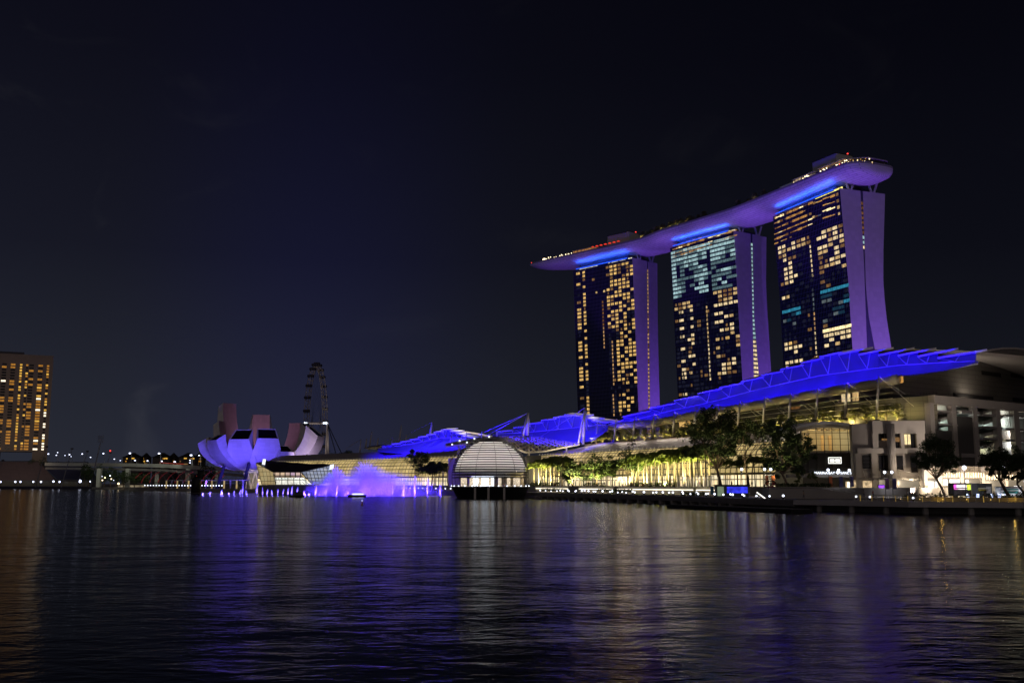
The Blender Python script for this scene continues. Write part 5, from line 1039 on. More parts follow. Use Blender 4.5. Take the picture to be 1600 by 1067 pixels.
crown_tree('rain_tree', 'largest dark rain tree rising over the arcade roof right of the palms', 1120, 278, 4.4, 757, [(1088, 668, 15, 0), (1105, 657, 15, 3), (1125, 655, 17, -2), (1143, 668, 16, 1), (1092, 690, 15, -1), (1112, 680, 17, 2), (1132, 684, 15, -2), (1148, 690, 12, 2), (1082, 703, 9, 0), (1118, 702, 12, 0), (1140, 706, 10, 0)], 0, lgd, .42, 620, fork=733, tr_r=.4)
crown_tree('rain_tree', 'slender forked rain tree with an open crown in the middle', 1163, 272, 4.4, 757, [(1160, 672, 12, 0), (1176, 676, 13, 2), (1190, 670, 13, -2), (1165, 688, 9, 1), (1205, 672, 11, 2), (1150, 676, 9, 0)], 0, lgd, .4, 420, fork=722, tr_r=.25)
crown_tree('rain_tree', 'dense dark rain tree hiding the left edge of the entrance hall', 1222, 262, 4.4, 757, [(1218, 672, 15, 0), (1236, 676, 13, 2), (1206, 690, 13, -2), (1224, 694, 15, 0), (1248, 690, 14, 1), (1262, 700, 9, 0), (1210, 710, 13, 2), (1230, 716, 13, -1), (1250, 712, 13, 1), (1205, 726, 9, 0), (1222, 732, 9, 0), (1246, 730, 9, 1)], 0, lgd, .38, 520, fork=740, tr_r=.35)
crown_tree('street_tree', 'round crowned street tree before the dark wall right of the round column', 1463, 236, 2.1, 772, [(1450, 700, 12, 0), (1464, 692, 13, 1), (1478, 700, 12, -1), (1444, 714, 11, 1), (1462, 712, 15, 0), (1482, 714, 12, 1), (1450, 728, 10, 0), (1474, 728, 12, 0), (1489, 722, 8, 0), (1440, 726, 6, 0)], 0, lgd, .26, 640, fork=748, tr_r=.3)
crown_tree('street_tree', 'second street tree with spreading forked trunk at right', 1563, 214, 2.1, 775, [(1548, 712, 11, 0), (1562, 704, 11, 1), (1576, 712, 11, -1), (1541, 722, 9, 1), (1560, 724, 12, 0), (1580, 726, 11, 1), (1550, 736, 8, 0), (1571, 738, 9, 0), (1588, 730, 8, 0)], 0, lgd, .24, 600, fork=752, tr_r=.3)
crown_tree('street_tree', 'last street tree cut by the right edge of the picture', 1589, 206, 2.1, 777, [(1590, 718, 9, 0), (1600, 712, 11, 1), (1612, 720, 12, -1), (1594, 732, 9, 0), (1606, 734, 11, 1), (1590, 744, 6, 0), (1600, 746, 8, 0)], 0, lgd, .24, 520, fork=756, tr_r=.24)
crown_tree('fig_tree', 'broad dark tree right of the first palm row', 893, 388, 4.4, 757, [(884, 735, 9, 0), (896, 729, 10, 1), (908, 733, 10, 0), (890, 743, 8, 1), (904, 743, 8, 0)], 0, lgd, .42, 420, tr_r=.3)
crown_tree('fig_tree', 'broad dark tree behind the clipped hedge', 930, 374, 4.4, 757, [(922, 725, 10, 0), (934, 719, 10, 1), (944, 728, 9, 0), (926, 737, 9, 1), (940, 738, 8, 0), (953, 735, 8, 0)], 0, lg_, .42, 420, tr_r=.3)
crown_tree('rain_tree', 'rounded brownish green tree before the arcade between the palm groups', 984, 345, 4.4, 757, [(972, 720, 11, 0), (986, 712, 12, 1), (1000, 716, 10, 0), (964, 728, 8, 1), (982, 726, 11, 0), (997, 728, 8, 0)], 0, lg_, .42, 420, tr_r=.3)
crown_tree('rain_tree', 'tall dark tree before the northern arcade', 652, 496, 2.1, 757, [(645, 716, 8, 0), (656, 711, 8, 1), (665, 718, 7, 0), (650, 726, 8, 1), (660, 728, 7, 0)], 0, lgd, .5, 380, tr_r=.3)
crown_tree('umbrella_tree', 'flat topped dark tree left of the striped dome', 676, 470, 2.1, 757, [(667, 729, 7, 0), (676, 726, 8, 1), (685, 729, 7, 0), (672, 734, 7, 1), (682, 735, 6, 0)], 0, lgd, .5, 420, tr_r=.3, fork=742)
crown_tree('rain_tree', 'dark tree at the left end of the northern arcade', 537, 610, 2.1, 757, [(533, 716, 7, 0), (541, 711, 7, 1), (545, 720, 6, 0), (530, 726, 6, 1), (539, 729, 6, 0)], 0, lgd, .55, 380, tr_r=.3)
crown_tree('rain_tree', 'small green lit tree at the left end of the northern arcade', 558, 590, 2.1, 757, [(554, 722, 5, 0), (561, 720, 5, 1), (558, 728, 5, 0)], 0, lg_, .5, 380, tr_r=.25)
for px, Y, z0, lab, cl_ in ((1268, 240, 4.8, 'small green lit tree on the ramp wall under the lettering', [(1264, 742, 4, 0), (1270, 740, 4, 0), (1273, 745, 3, 0)]), (1247, 246, 4.8, 'slim uplit tree on the ramp wall', [(1247, 740, 3, 0), (1248, 746, 3, 0), (1246, 752, 2.5, 0)])):
    crown_tree('young_tree', lab, px, Y, z0, 760, cl_, 0, lgp, .18, 200, tr_r=.1)
# terrace trees, each a flat layered crown with its own uplight
tp0 = thing('terrace_tree', 'uplit layered tree in the row between the terrace masts', 'tree', (0, 0, 0), 'uplit trees along the planted terrace'); rd = random.Random(21)
mb = MB(); cr = MB(); mb.path([(0, 0, 0), (.1, 0, 1.6), (0, 0, 3.0)], [.16, .13, .08], 6)
for k in range(11):
    a = rd.random()*6.28; z = 1.7+3.2*(k/10); r = 2.1*(1-.06*k)*rd.uniform(.7, 1); c = V((cos(a)*r*.6, sin(a)*r*.6, z)); mb.path([(0, 0, z-.7), c], [.07, .03], 4)
    for j in range(90): q = c+V((rd.gauss(0, .62), rd.gauss(0, .62), rd.gauss(0, .16))); ax = V((rd.uniform(-1, 1), rd.uniform(-1, 1), rd.uniform(-.35, .35)))*.26; ay = V((rd.uniform(-1, 1), rd.uniform(-1, 1), rd.uniform(-.35, .35)))*.2; cr.quad(q-ax, q-ay, q+ax, q+ay)
mb.build('trunk', palm_bark, tp0); cr.build('crown', lgf, tp0)
for i in range(33):
    px = 924+(1408-924)*(i/32)**1.15+rd.uniform(-2, 2); d = 20+rd.uniform(0, 3.5); s_ = sL(px, d); q = LZ(s_, d, 22.9); sc_ = rd.uniform(.85, 1.25)
    if i == 0: tp0.location = q; tp0.scale = (sc_,)*3
    else: dup(tp0, q, rd.random()*6, sc_)
    lamp('SPOT', q-E0*1.8+T0*.8+V((0, 0, .3)), q+V((0, 0, 2.6)), 2400, (1, .78, .26), .15, 112, .8)
for px, Y, ztop in ((1452, 257, 26), (1484, 257, 24), (1522, 258, 26), (1560, 258, 24), (1600, 258, 26), (1352, 262, 22), (1392, 261, 24), (1425, 261, 20)):  # ground spots and their housings, added to brighten the pale blocks
    q = G(px, Y, 3.0); lamp('SPOT', q-V((0, 9, 0)), (q.x, q.y+10, ztop), 5000, (1, .84, .72), .3, 95, .9)
    mb = MB(); mb.cbox(q-V((0, 9.3, .9)), .5, .4, .5); tag(mb.build('floodlight', dark_steel), 'small added ground floodlight brightening the pale walls at right', 'floodlight', 'added ground floodlights at right')
gq = w_g.A+w_g.n*5+w_g.f*34; lamp('AREA', (gq.x, gq.y, 31.2), (gq.x-w_g.n.x*6, gq.y-w_g.n.y*6, 41), 3600, (1, .86, .70), 26, size_y=.6)  # unseen area lamp added to brighten the gable
for px, Y, d in ((1116, 270, -3), (1134, 272, -3), (1165, 268, -2), (1214, 256, -3), (1232, 256, -3), (893, 382, -3), (932, 368, -3), (984, 338, -3)):  # spots added to lift the big dark trees
    q = G(px, Y+d, 4.8); lamp('SPOT', q, q+V((0, 3, 9)), 3200, (1, .84, .42), .3, 100, .9)
# uplights under the palms
for px, d in ((836, -13), (850, -16), (866, -13), (905, -18), (940, -18), (990, -15), (1010, -17), (1030, -17), (1050, -17), (1072, -17), (1095, -17)):
    q = LZ(sL(px, d), d, 5.0)-E0*3; lamp('SPOT', q, q+V((.8, 3, 8)), 24000, (1, .86, .34), .3, 140, .8)
for px, Y in ((575, 590), (620, 545), (665, 500)): q = G(px, Y, 2.6); lamp('SPOT', q-V((0, 4, 0)), q+V((0, 0, 9)), 5000, (1, .86, .5), .3, 130, .8)
# ------------------------------------------------------------------ people strolling
skin = mat('skin', (.42, .27, .19), .6); hairm = mat('hair', (.02, .016, .013), .7)
def person(p, rz, label, top, legs, pose):
    t = thing('person', label, 'person', p); bm_ = bpy.data.meshes.new('body'); st, ar = pose
    J = [(0, 0, .95), (0, 0, 1.18), (0, 0, 1.42), (0, 0, 1.5), (0, .01, 1.62), (.09, 0, .9), (.1, st*.5, .5), (.1, st, .09), (.1, st-.13, .04), (-.09, 0, .9), (-.1, -st*.35, .5), (-.1, -st, .09), (-.1, -st-.13, .04), (.19, 0, 1.4), (.24, -ar*.5, 1.14), (.24, -ar*1.4, .9), (-.19, 0, 1.4), (-.24, ar*.4, 1.14), (-.24, ar*.7, .9)]
    E_ = [(0, 1), (1, 2), (2, 3), (3, 4), (0, 5), (5, 6), (6, 7), (7, 8), (0, 9), (9, 10), (10, 11), (11, 12), (2, 13), (13, 14), (14, 15), (2, 16), (16, 17), (17, 18)]
    R_ = [.145, .13, .15, .055, .09, .09, .065, .045, .04, .09, .065, .045, .04, .06, .045, .035, .06, .045, .035]
    bm_.from_pydata(J, E_, []); o = bpy.data.objects.new('body', bm_); COL.objects.link(o); md = o.modifiers.new('skin', 'SKIN'); bm_.skin_vertices.new() if not bm_.skin_vertices else None
    for i, r in enumerate(R_): bm_.skin_vertices[0].data[i].radius = (r, r*.8)
    bm_.skin_vertices[0].data[0].use_root = True; o.modifiers.new('sub', 'SUBSURF').levels = 1; bm_.materials.append(skin); o.parent = t
    mb = MB(); mb.loft([[V((sx*cos(2*pi*j/12), sy*sin(2*pi*j/12), z)) for j in range(12)] for z, sx, sy in ((.86, .185, .15), (1.05, .17, .14), (1.3, .2, .15), (1.43, .2, .13), (1.49, .09, .08))]); mb.build('shirt', top, t, V((0, 0, 0)), True)
    mb = MB()
    for k in (5, 9): mb.path([J[k], J[k+1], (J[k+2][0], J[k+2][1], .13)], [.115, .085, .065], 8)
    mb.build('trousers', legs, t, V((0, 0, 0)), True)
    mb = MB(); mb.ball((0, .02, 1.655), .105, 10, 6, 1.05); mb.build('hair', hairm, t, V((0, 0, 0)), True)
    mb = MB(); mb.ball((0, -.1, 1.61), .018, 5, 3); mb.build('nose', skin, t, V((0, 0, 0))); t.rotation_euler = (0, 0, rz); t.scale = (1.03,)*3
cloth = [mat('cloth_'+n, c, .85) for n, c in (('white', (.6, .6, .6)), ('navy', (.03, .04, .10)), ('black', (.02, .02, .02)), ('red', (.35, .04, .04)), ('grey', (.2, .2, .21)), ('tan', (.4, .32, .22)))]
for px, Y, rz, lab, a, b, ps in ((1405, 232, .4, 'person in white shirt walking by the round column', 0, 1, (.22, .2)), (1408, 233, .2, 'person in navy shirt close behind the white shirted walker', 1, 4, (.15, .1)), (1412, 229, 3.4, 'person in black standing right of the round column', 2, 2, (.03, .03)), (1523, 205, 1.5, 'person in tan shirt before the yellow lettered stall', 5, 1, (.25, .25)), (1537, 203, -1.4, 'person in black walking left of the white van', 2, 1, (.24, .2)), (1500, 214, 1.0, 'person in red shirt beside the food truck', 3, 2, (.05, .05)), (1338, 238, 1.2, 'person in grey shirt near the bright poster', 4, 1, (.2, .2)), (1352, 240, -1.2, 'person in red shirt left of the purple totem', 3, 1, (.1, .1)), (1246, 214, 1.3, 'person in tan shirt on the deck below the ramp wall', 5, 4, (.2, .2)), (1455, 226, -1.5, 'person in grey shirt under the round crowned tree', 4, 2, (.22, .2))):
    person(G(px, Y, 2.2 if Y < 215 else 2.1), rz, lab, cloth[a], cloth[b], ps)

rd = random.Random(55)
for i in range(14):
    px = 835+360*i/13+rd.uniform(-8, 8); Yp = interp(px, [835, 960, 1080, 1240], [407, 356, 317, 268])+rd.uniform(3, 9)
    person(G(px, Yp, 4.4), rd.random()*6.28, 'small distant stroller on the raised palm promenade behind the lit step', cloth[i % 6], cloth[(i*2+1) % 5], (rd.uniform(.05, .25), rd.uniform(.05, .22)))
for o in [o for o in bpy.data.objects if o.get('label') == 'small distant stroller on the raised palm promenade behind the lit step']: o['group'] = 'distant strollers on the palm promenade'
# ================================================================== lotus museum on the promontory
MC = G(412, 690); MZ = 13.5
lm = thing('lotus_museum', 'lotus shaped museum of upturned white petals washed in violet light', 'museum', (MC.x, MC.y, 2.1))
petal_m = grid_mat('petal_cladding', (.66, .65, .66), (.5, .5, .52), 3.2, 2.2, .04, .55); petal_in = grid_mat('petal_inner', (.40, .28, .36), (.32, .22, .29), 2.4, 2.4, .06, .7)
sk_m = mat('skylight', (.010, .008, .025), .15, spec=.6)
def petal(az, R, zo, zi, wt, thk=8., wb=3.4, lean=0., rb=7., bul=1.48):
    """az: which way the petal points, 0 = at the camera, + to the right; R reach of the tip's lower lip; zo/zi heights of the outer and inner lip"""
    a = rad(az); dr = V((sin(a), -cos(a), 0)); sd = V((cos(a), sin(a), 0)); n = 16; O, I = [], []
    c0 = V((MC.x, MC.y, 0))
    for k in range(n+1):
        t = k/n; ph = t*pi/2*.94
        r = rb+(R-rb)*(sin(ph)/sin(pi/2*.94))**.92; z = MZ+.2+(zo-MZ)*((1-cos(ph))/(1-cos(pi/2*.94)))
        wdt = wb+(wt*bul-wb)*sin(min(1., t/.58)*pi/2) if t < .58 else wt*(bul-(bul-1)*((t-.58)/.42)**1.25)
        O.append((r, z, wdt/2, t))
        ri = max(1.5, r-thk*(.55+.45*t)); zi_ = MZ+3.5+(zi-MZ-3.5)*((1-cos(ph*.97))/(1-cos(pi/2*.94*.97))); I.append((ri, zi_, wdt/2*(1-.32*sin(pi*t*.9))*(.98 if t > .9 else .94), t))
    ln = lambda r, z, x: c0+dr*r+sd*(x+lean*(z-MZ))+V((0, 0, z))
    mb = MB(); mb.surf(lambda u, v: ln(O[round(v*n)][0], O[round(v*n)][1], (u*2-1)*O[round(v*n)][2])-dr*(0)+dr*(.0), 6, n, lambda u, v: (u*16, v*50)); mb.build('outer_shell', petal_m, lm, smooth=True)
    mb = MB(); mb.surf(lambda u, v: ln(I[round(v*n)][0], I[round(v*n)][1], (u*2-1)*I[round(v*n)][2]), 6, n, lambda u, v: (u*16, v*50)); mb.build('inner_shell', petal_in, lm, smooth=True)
    for sg in (-1, 1):
        mb = MB(); mb.surf(lambda u, v: ln(O[round(v*n)][0], O[round(v*n)][1], sg*O[round(v*n)][2]).lerp(ln(I[round(v*n)][0], I[round(v*n)][1], sg*I[round(v*n)][2]), u), 1, n, lambda u, v: (u*6, v*50)); mb.build('side_shell', petal_m, lm, smooth=True)
    o, i = O[-1], I[-1]; q = [ln(o[0], o[1], -o[2]), ln(o[0], o[1], o[2]), ln(i[0], i[1], i[2]), ln(i[0], i[1], -i[2])]; cc = sum(q, V((0, 0, 0)))/4
    up = (q[1]-q[0]).cross(q[3]-q[0]).normalized(); up = up if up.dot(dr) > 0 else -up
    mb = MB(); mb.poly([cc+(p-cc)*.90-up*.35 for p in q]); mb.build('skylight', sk_m, lm)
    mb = MB(); k_ = [cc+(p-cc)*.90-up*.35 for p in q]
    for j in range(4): mb.quad(q[j], q[(j+1) % 4], k_[(j+1) % 4], k_[j])
    mb.build('tip_rim', petal_m, lm)
petal(-14, 29, 34.6, 41.5, 14.5, 6.5); petal(24, 30, 35.1, 42, 14, 6.5); petal(-47, 36, 34, 38.5, 13, 7); petal(-84, 41, 32.5, 37, 12, 7); petal(-104, 34, 46, 49, 10, 4, bul=1.4)
petal(-125, 38, 60, 62.5, 13, 4, bul=1.6); petal(-166, 34, 53, 55, 13.5, 4, bul=1.6); petal(150, 39, 46, 49, 12.5, 4.5, bul=1.5); petal(82, 44, 37.5, 45, 14, 9); petal(50, 31, 26.5, 31, 11, 6)
mb = MB(); rg = []
for r, z in ((2, MZ-1.2), (9, MZ-1.0), (13, MZ+.6), (11, MZ+4), (3, MZ+5)): rg.append([V((MC.x+r*cos(2*pi*j/32), MC.y+r*sin(2*pi*j/32), z)) for j in range(32)])
mb.loft(rg); mb.build('bowl', petal_m, lm, smooth=True)
for k in range(10):
    a = 2*pi*k/10; mb = MB()
    b0 = V((MC.x+9*cos(a), MC.y+9*sin(a), 2.1)); mb.tube(b0, (MC.x+10*cos(a+.3), MC.y+10*sin(a+.3), MZ), .5, n=6); mb.tube(b0, (MC.x+10*cos(a-.3), MC.y+10*sin(a-.3), MZ), .5, n=6); mb.build('lattice_leg', mat('leg_pale', (.6, .55, .5), .6), lm)
mb = MB(); mb.loft([[V((MC.x+6.5*cos(2*pi*j/24), MC.y+6.5*sin(2*pi*j/24), z)) for j in range(24)] for z in (2.1, MZ-.5)]); mb.build('core', lit('museum_core', (1, .82, .6), .16, .5, .5), lm)
for px, yt, Y in ((349, 728, 655), (388, 724, 652), (413, 723, 650)): b0 = G(px, Y, 2.1); mb = MB(); mb.tube(b0, P(px+1, yt, Y+14), 1.15, n=8); mb.build('prop', mat('prop_dark', (.05, .05, .09), .6), lm)
for px, tz, tx in ((352, 24, -30), (378, 27, -14), (402, 26, -2), (430, 27, 12)):
    q = G(px, 622, 2.6); lamp('SPOT', q, (MC.x+tx, MC.y-26, tz), 78000, (.12, .075, 1), .8, 62, .9)
q = G(336, 668, 2.6); lamp('SPOT', q, (MC.x-36, MC.y-6, 26), 26000, (.18, .08, 1), .8, 80, .9)
q = G(474, 655, 6); lamp('SPOT', q, (MC.x+36, MC.y-8, 26), 62000, (.85, .62, 1), .8, 60, .8)
lamp('SPOT', (MC.x+2, MC.y-24, 3), (MC.x+2, MC.y-6, 9), 7000, (1, .82, .6), .8, 90, .8); lamp('SPOT', (MC.x-4, MC.y+2, 24), (MC.x-6, MC.y+40, 48), 20000, (.72, .40, .62), 1.5, 120, 1)
dt_ = thing('dark_column', 'dark leaning column standing in the water left of the museum', 'column', G(316, 560, 0)); mb = MB(); b0 = G(316, 560, -1); mb.path([b0, b0+V((.2, 0, 9)), b0+V((2.0, 0, 12.5)), b0+V((4.6, 0, 13.4))], [2.6, 2.5, 2.1, .8], 10); mb.build('shaft', mat('column_dark', (.012, .012, .02), .6), dt_, smooth=True)
mb = MB(); mb.cbox(b0, 6.4, 6.4, 1.3); mb.build('plinth', dark_conc, dt_)
# ------------------------------------------------------------------ crystal pavilion on the water
CP = 470; cv = thing('crystal_pavilion', 'crystal shaped lit glass pavilion with folded dark roof on the water', 'pavilion', G(470, CP, 0)); 
def X(px, py, dy=0.): return P(px, py, CP+dy)
gl_y = lit_grid('crystal_gold', (1, .82, .42), (1, .74, .34), .36, 2.2, 2.2, .10, .5); gl_w = lit_grid('crystal_white', (.95, 1, .92), (1, .95, .8), .95, 3.0, 2.4, .18, .75); gl_b = lit_grid('crystal_blue', (.55, .66, 1), (.8, .85, 1), .40, 1.6, 1.6, .14, .8)
def uvq(pts, sc=1.): a = pts[0]; d = (pts[1]-a).normalized(); return [((p-a).dot(d), p.z) for p in pts]
L0, L1, L2, L3 = X(400, 723, 4), X(427, 737.5, 0), X(431, 757.5, 0), X(409, 757, 6)
M1, M2, R1, R2, R3 = X(470, 737.5, -3), X(489, 757.5, -3), X(516, 727, 2), X(523, 752, 3), X(497, 728.5, 0)
Mb0, Mb1 = X(429.5, 745.5, 0), X(474, 745.5, -3)
for nm, m_, q in (('left_glass', gl_y, [L3, L2, L1, L0]), ('lower_glass', gl_w, [L2, M2, Mb1, Mb0]), ('right_glass', gl_b, [M2, R2, R1, M1])):
    mb = MB(); mb.poly(q, uvq(q)); 
    mb.build(nm, m_, cv)
mb = MB(); q = [Mb0, Mb1, M1, L1]; mb.poly(q, uvq(q)); mb.build('upper_glass', lit_grid('crystal_upper', (1, .72, .40), (.55, .35, .8), .62, 2.6, 9, .3, .8), cv)
mb = MB(); A_, B_, C_ = X(400, 723, 4), X(413, 720.3, 14), X(452, 726, 16); D_, E_ = X(516, 726.5, 2), X(506, 724, 14)
mb.poly([A_, L1, C_, B_]); mb.poly([L1, M1, D_, E_, C_]); mb.poly([A_+V((0, 18, 1.5)), B_, C_, E_, D_+V((0, 16, 0))]); mb.build('roof', mat('crystal_roof', (.03, .022, .02), .45, 0, (.8, .3)), cv)
mb = MB()
for a, b in ((L0, L1), (L1, M1), (M1, R1), (L1, L2), (M1, M2), (Mb0, Mb1), (L3, L2), (L2, M2), (M2, R2), (L0, L3)): mb.tube(a, b, .16, n=4)
for k in range(1, 9): mb.tube(Mb0.lerp(Mb1, k/9), L2.lerp(M2, k/9+.03), .11, n=4)
for k in range(1, 9): mb.tube(M1.lerp(R1, k/9), M2.lerp(R2, min(1, k/9+.12)), .1, n=4)
mb.build('frame', dark_steel, cv)
b = [X(405, 757.2, 8), X(430, 757.6, -.6), X(490, 757.6, -3.6), X(526, 754, 3), X(526, 753, 22), X(408, 755, 24)]; mb = MB(); mb.prism([(p.x, p.y) for p in b], -1, 4.5); mb.build('base', mat('crystal_base', (.16, .16, .2), .5), cv)
mb = MB(); q = L3+V((.2, -.8, 7)); mb.box(q+V((-.4, 0, 1.5)), (1.4, .1, .0), (0, .15, 0), (.5, 0, 3.6)); mb.build('screen', lit('pavilion_screen', (.8, .85, 1), 1.5, .1), cv); q = R1+V((-.2, -.8, -2)); mb = MB(); mb.box(q, (1.8, 0, .4), (0, .15, 0), (.2, 0, 2.2)); mb.build('lamp', lit('pavilion_screen', 0, 0), cv)
# ------------------------------------------------------------------ fountain show
fj = lit('jet_water', (.42, .32, 1), 1.3, .5, .8)
wj = bpy.data.materials.new('lit_jet'); wj.use_nodes = True; n_ = wj.node_tree.nodes; bb_ = n_['Principled BSDF']; bb_.inputs['Base Color'].default_value = (.85, .85, .95, 1); bb_.inputs['Roughness'].default_value = .4; bb_.inputs['Subsurface Weight'].default_value = .0
jets = [(327, 4, 0), (338, 5, .3), (354, 7, 1), (357, 7, -1), (367, 5, 0), (375, 7, 0), (384, 9, .5), (387, 14, 1), (394, 7, 0), (409, 16, 1.5), (418, 10, 0), (425, 8, 1), (433, 7, 0), (441, 8, .7), (449, 9, 1.2), (457, 10, .6), (463, 12, .4), (471, 11, 1), (478, 6, -.8), (483, 6, -.5), (489, 5, 0), (499, 12, 1), (515, 11, 1.4), (531, 13, 1.2), (549, 7, 0), (565, 9, 0), (582, 6, 0), (600, 9, .2), (617, 17, 0), (634, 21, .6), (651, 23, .4), (670, 22, .6), (690, 13, 0)]
rd = random.Random(17)
for i, (px, hp, lx) in enumerate(jets):
    Y = 432-18*(px-327)/363+rd.uniform(-2, 2); p = G(px, Y, 0.); hh = hp*1.45*Y/F; t = thing('fountain_jet', 'slim violet lit jet of water in the fountain row before the museum' if px < 496 else 'slim violet lit jet of water rising before the mist domes', 'fountain', p, 'fountain jets before the museum' if px < 496 else 'fountain jets before the mist')
    mb = MB(); lx *= .5
    for j in range(7):
        o = V((rd.uniform(-.12, .12), rd.uniform(-.12, .12), 0)); mb.path([p+o, p+o*1.5+V((lx*.4, 0, hh*.55)), p+o*2.2+V((lx+rd.uniform(-.15, .15), 0, hh*rd.uniform(.7, 1)))], [.26, .19, .04], 4)
    mb.build('plume', wj, t); mb = MB(); mb.tube(p-V((0, 0, .5)), p+V((0, 0, .12)), .4, n=8); mb.build('nozzle', dark_steel, t)
    mb = MB(); mb.ball(p+V((.5, -.5, .12)), .14, 5, 3); mb.build('spotlight', lit('nozzle_light', (.30, .22, 1), 5, .1), t)
    lamp('SPOT', p+V((.25, -1.3, .15)), p+V((lx, 0, hh*.8)), 1100+150*hh*hh, (.12, .07, 1), .15, 60, .7)
# drifting mist: a body of fine spray lit from below
def mist(name, label, cx, cY, rx, ry, rz, dens):
    c = G(cx, cY, .05); me = MB(); rg = []
    for k in range(9):
        a = pi/2*k/8; rg.append([V((c.x+rx*cos(a)*cos(2*pi*j/28), c.y+ry*cos(a)*sin(2*pi*j/28), .05+rz*sin(a)+.001)) for j in range(28)])
    me.loft(rg); m = bpy.data.materials.new(name+'_vapour'); m.use_nodes = True; n = m.node_tree.nodes; l = m.node_tree.links; n.remove(n['Principled BSDF']); v = n.new('ShaderNodeVolumePrincipled'); v.inputs['Color'].default_value = (.8, .8, .95, 1); v.inputs['Anisotropy'].default_value = .1
    tc_ = n.new('ShaderNodeTexCoord'); mp_ = n.new('ShaderNodeMapping'); mp_.inputs['Scale'].default_value = (1/rx, 1/ry, 1/rz); l.new(tc_.outputs['Object'], mp_.inputs[0])
    ln_ = n.new('ShaderNodeVectorMath'); ln_.operation = 'LENGTH'; l.new(mp_.outputs[0], ln_.inputs[0]); mr = n.new('ShaderNodeMapRange'); l.new(ln_.outputs['Value'], mr.inputs[0]); mr.inputs[1].default_value = 1.0; mr.inputs[2].default_value = .35; mr.inputs[3].default_value = 0; mr.inputs[4].default_value = dens
    no_ = n.new('ShaderNodeTexNoise'); no_.inputs['Scale'].default_value = .34; no_.inputs['Detail'].default_value = 4; l.new(tc_.outputs['Object'], no_.inputs[0]); m2 = n.new('ShaderNodeMapRange'); l.new(no_.outputs[0], m2.inputs[0]); m2.inputs[1].default_value = .3; m2.inputs[2].default_value = .65; m2.inputs[3].default_value = .2; m2.inputs[4].default_value = 1.5
    mm = n.new('ShaderNodeMath'); mm.operation = 'MULTIPLY'; l.new(mr.outputs[0], mm.inputs[0]); l.new(m2.outputs[0], mm.inputs[1]); l.new(mm.outputs[0], v.inputs['Density']); l.new(v.outputs[0], n['Material Output'].inputs['Volume'])
    tag(me.build(name, m, origin=c), label, 'mist', kind='stuff')
    return c
for cx, cY, rx, ry, rz, d in ((531, 424, 9.5, 7, 11.5, .3), (578, 420, 13, 8, 14.5, .3), (612, 420, 16, 8, 11, .2), (655, 416, 15, 7, 8.5, .09), (499, 428, 6, 5, 7.5, .2)):
    c = mist('spray_mist', 'violet lit dome of drifting fountain spray at column %d of the show' % cx if False else {531: 'tall dome of violet fountain mist right of the crystal pavilion', 578: 'highest dome of violet fountain mist before the arcade', 612: 'broad low violet mist before the palms', 655: 'thin violet mist left of the striped dome', 499: 'small puff of violet mist at the pavilion corner'}[cx], cx, cY, rx, ry, rz, d)
    for k in (-.55, 0, .55): lamp('SPOT', c+V((k*rx, -ry*1.25, .3)), c+V((k*rx*.9, 0, rz*.55)), 19000*rz*rx/100, (.085, .03, 1), .4, 95, .9)
for cx, cY, rx, rz, lab in ((531, 423, 9.5, 12, 'fan of arching water threads in the mist beside the crystal pavilion'), (577, 419, 14, 14.5, 'widest fan of arching water threads in the tallest mist'), (612, 419, 12, 9, 'low fan of arching water threads right of the tallest mist')):
    c = G(cx, cY, 0); t = thing('fan_fountain', lab, 'fountain', c); mb = MB(); rd = random.Random(cx)
    for k in range(46):
        a = pi*(k+.5)/46; q0 = c+V((rd.uniform(-.5, .5), rd.uniform(-.5, .5), .1)); e = V((cos(a)*rx*rd.uniform(.85, 1.05), rd.uniform(-2, 2), 0)); hh = rz*(.35+.65*sin(a))*rd.uniform(.85, 1.03)
        mb.path([q0+e*u+V((0, 0, 4*hh*u*(1-u*.93))) *1.0 for u in (0, .12, .25, .4, .55)], [.11, .09, .08, .07, .03], 4)
    mb.build('water_thread', wj, t); mb = MB(); mb.tube(c-V((0, 0, .5)), c+V((0, 0, .15)), .9, n=10); mb.build('nozzle_ring', dark_steel, t)
    for sx in (-.5, .5): lamp('SPOT', c+V((sx*rx, -3.5, .2)), c+V((sx*rx*.7, 0, rz*.7)), 7500, (.085, .035, 1), .2, 90, .8)
bar = thing('fountain_barge', 'low dark barge with a white lamp bar in the fountain mist', 'barge', G(565, 408, 0)); p = G(563, 408, -.2); mb = MB(); mb.loft([[p+V((-3.4, -1, 0)), p+V((3.4, -1, 0)), p+V((3.4, 1, 0)), p+V((-3.4, 1, 0))], [p+V((-3.9, -1.2, 1.1)), p+V((3.9, -1.2, 1.1)), p+V((3.9, 1.2, 1.1)), p+V((-3.9, 1.2, 1.1))]]); mb.build('hull', tk_d, bar); mb = MB(); mb.cbox(p+V((.5, -.9, 1.2)), 4.6, .2, .35); mb.build('lamp_bar', globe_m, bar)
bar2 = thing('moored_boat', 'small dark moored boat before the jets', 'boat', G(472, 405, 0)); p = G(472, 405, -.2); mb = MB(); mb.loft([[p+V((-3.2, 0, 0)), p+V((-2, -1, 0)), p+V((2.4, -1, 0)), p+V((2.4, 1, 0)), p+V((-2, 1, 0))], [p+V((-4.2, 0, 1.1)), p+V((-2.4, -1.3, .9)), p+V((2.8, -1.3, .9)), p+V((2.8, 1.3, .9)), p+V((-2.4, 1.3, .9))]]); mb.build('hull', tk_d, bar2); mb = MB(); mb.cbox(p+V((.4, 0, .9)), 2.6, 1.7, 1.5); mb.build('cabin', dark_conc, bar2)
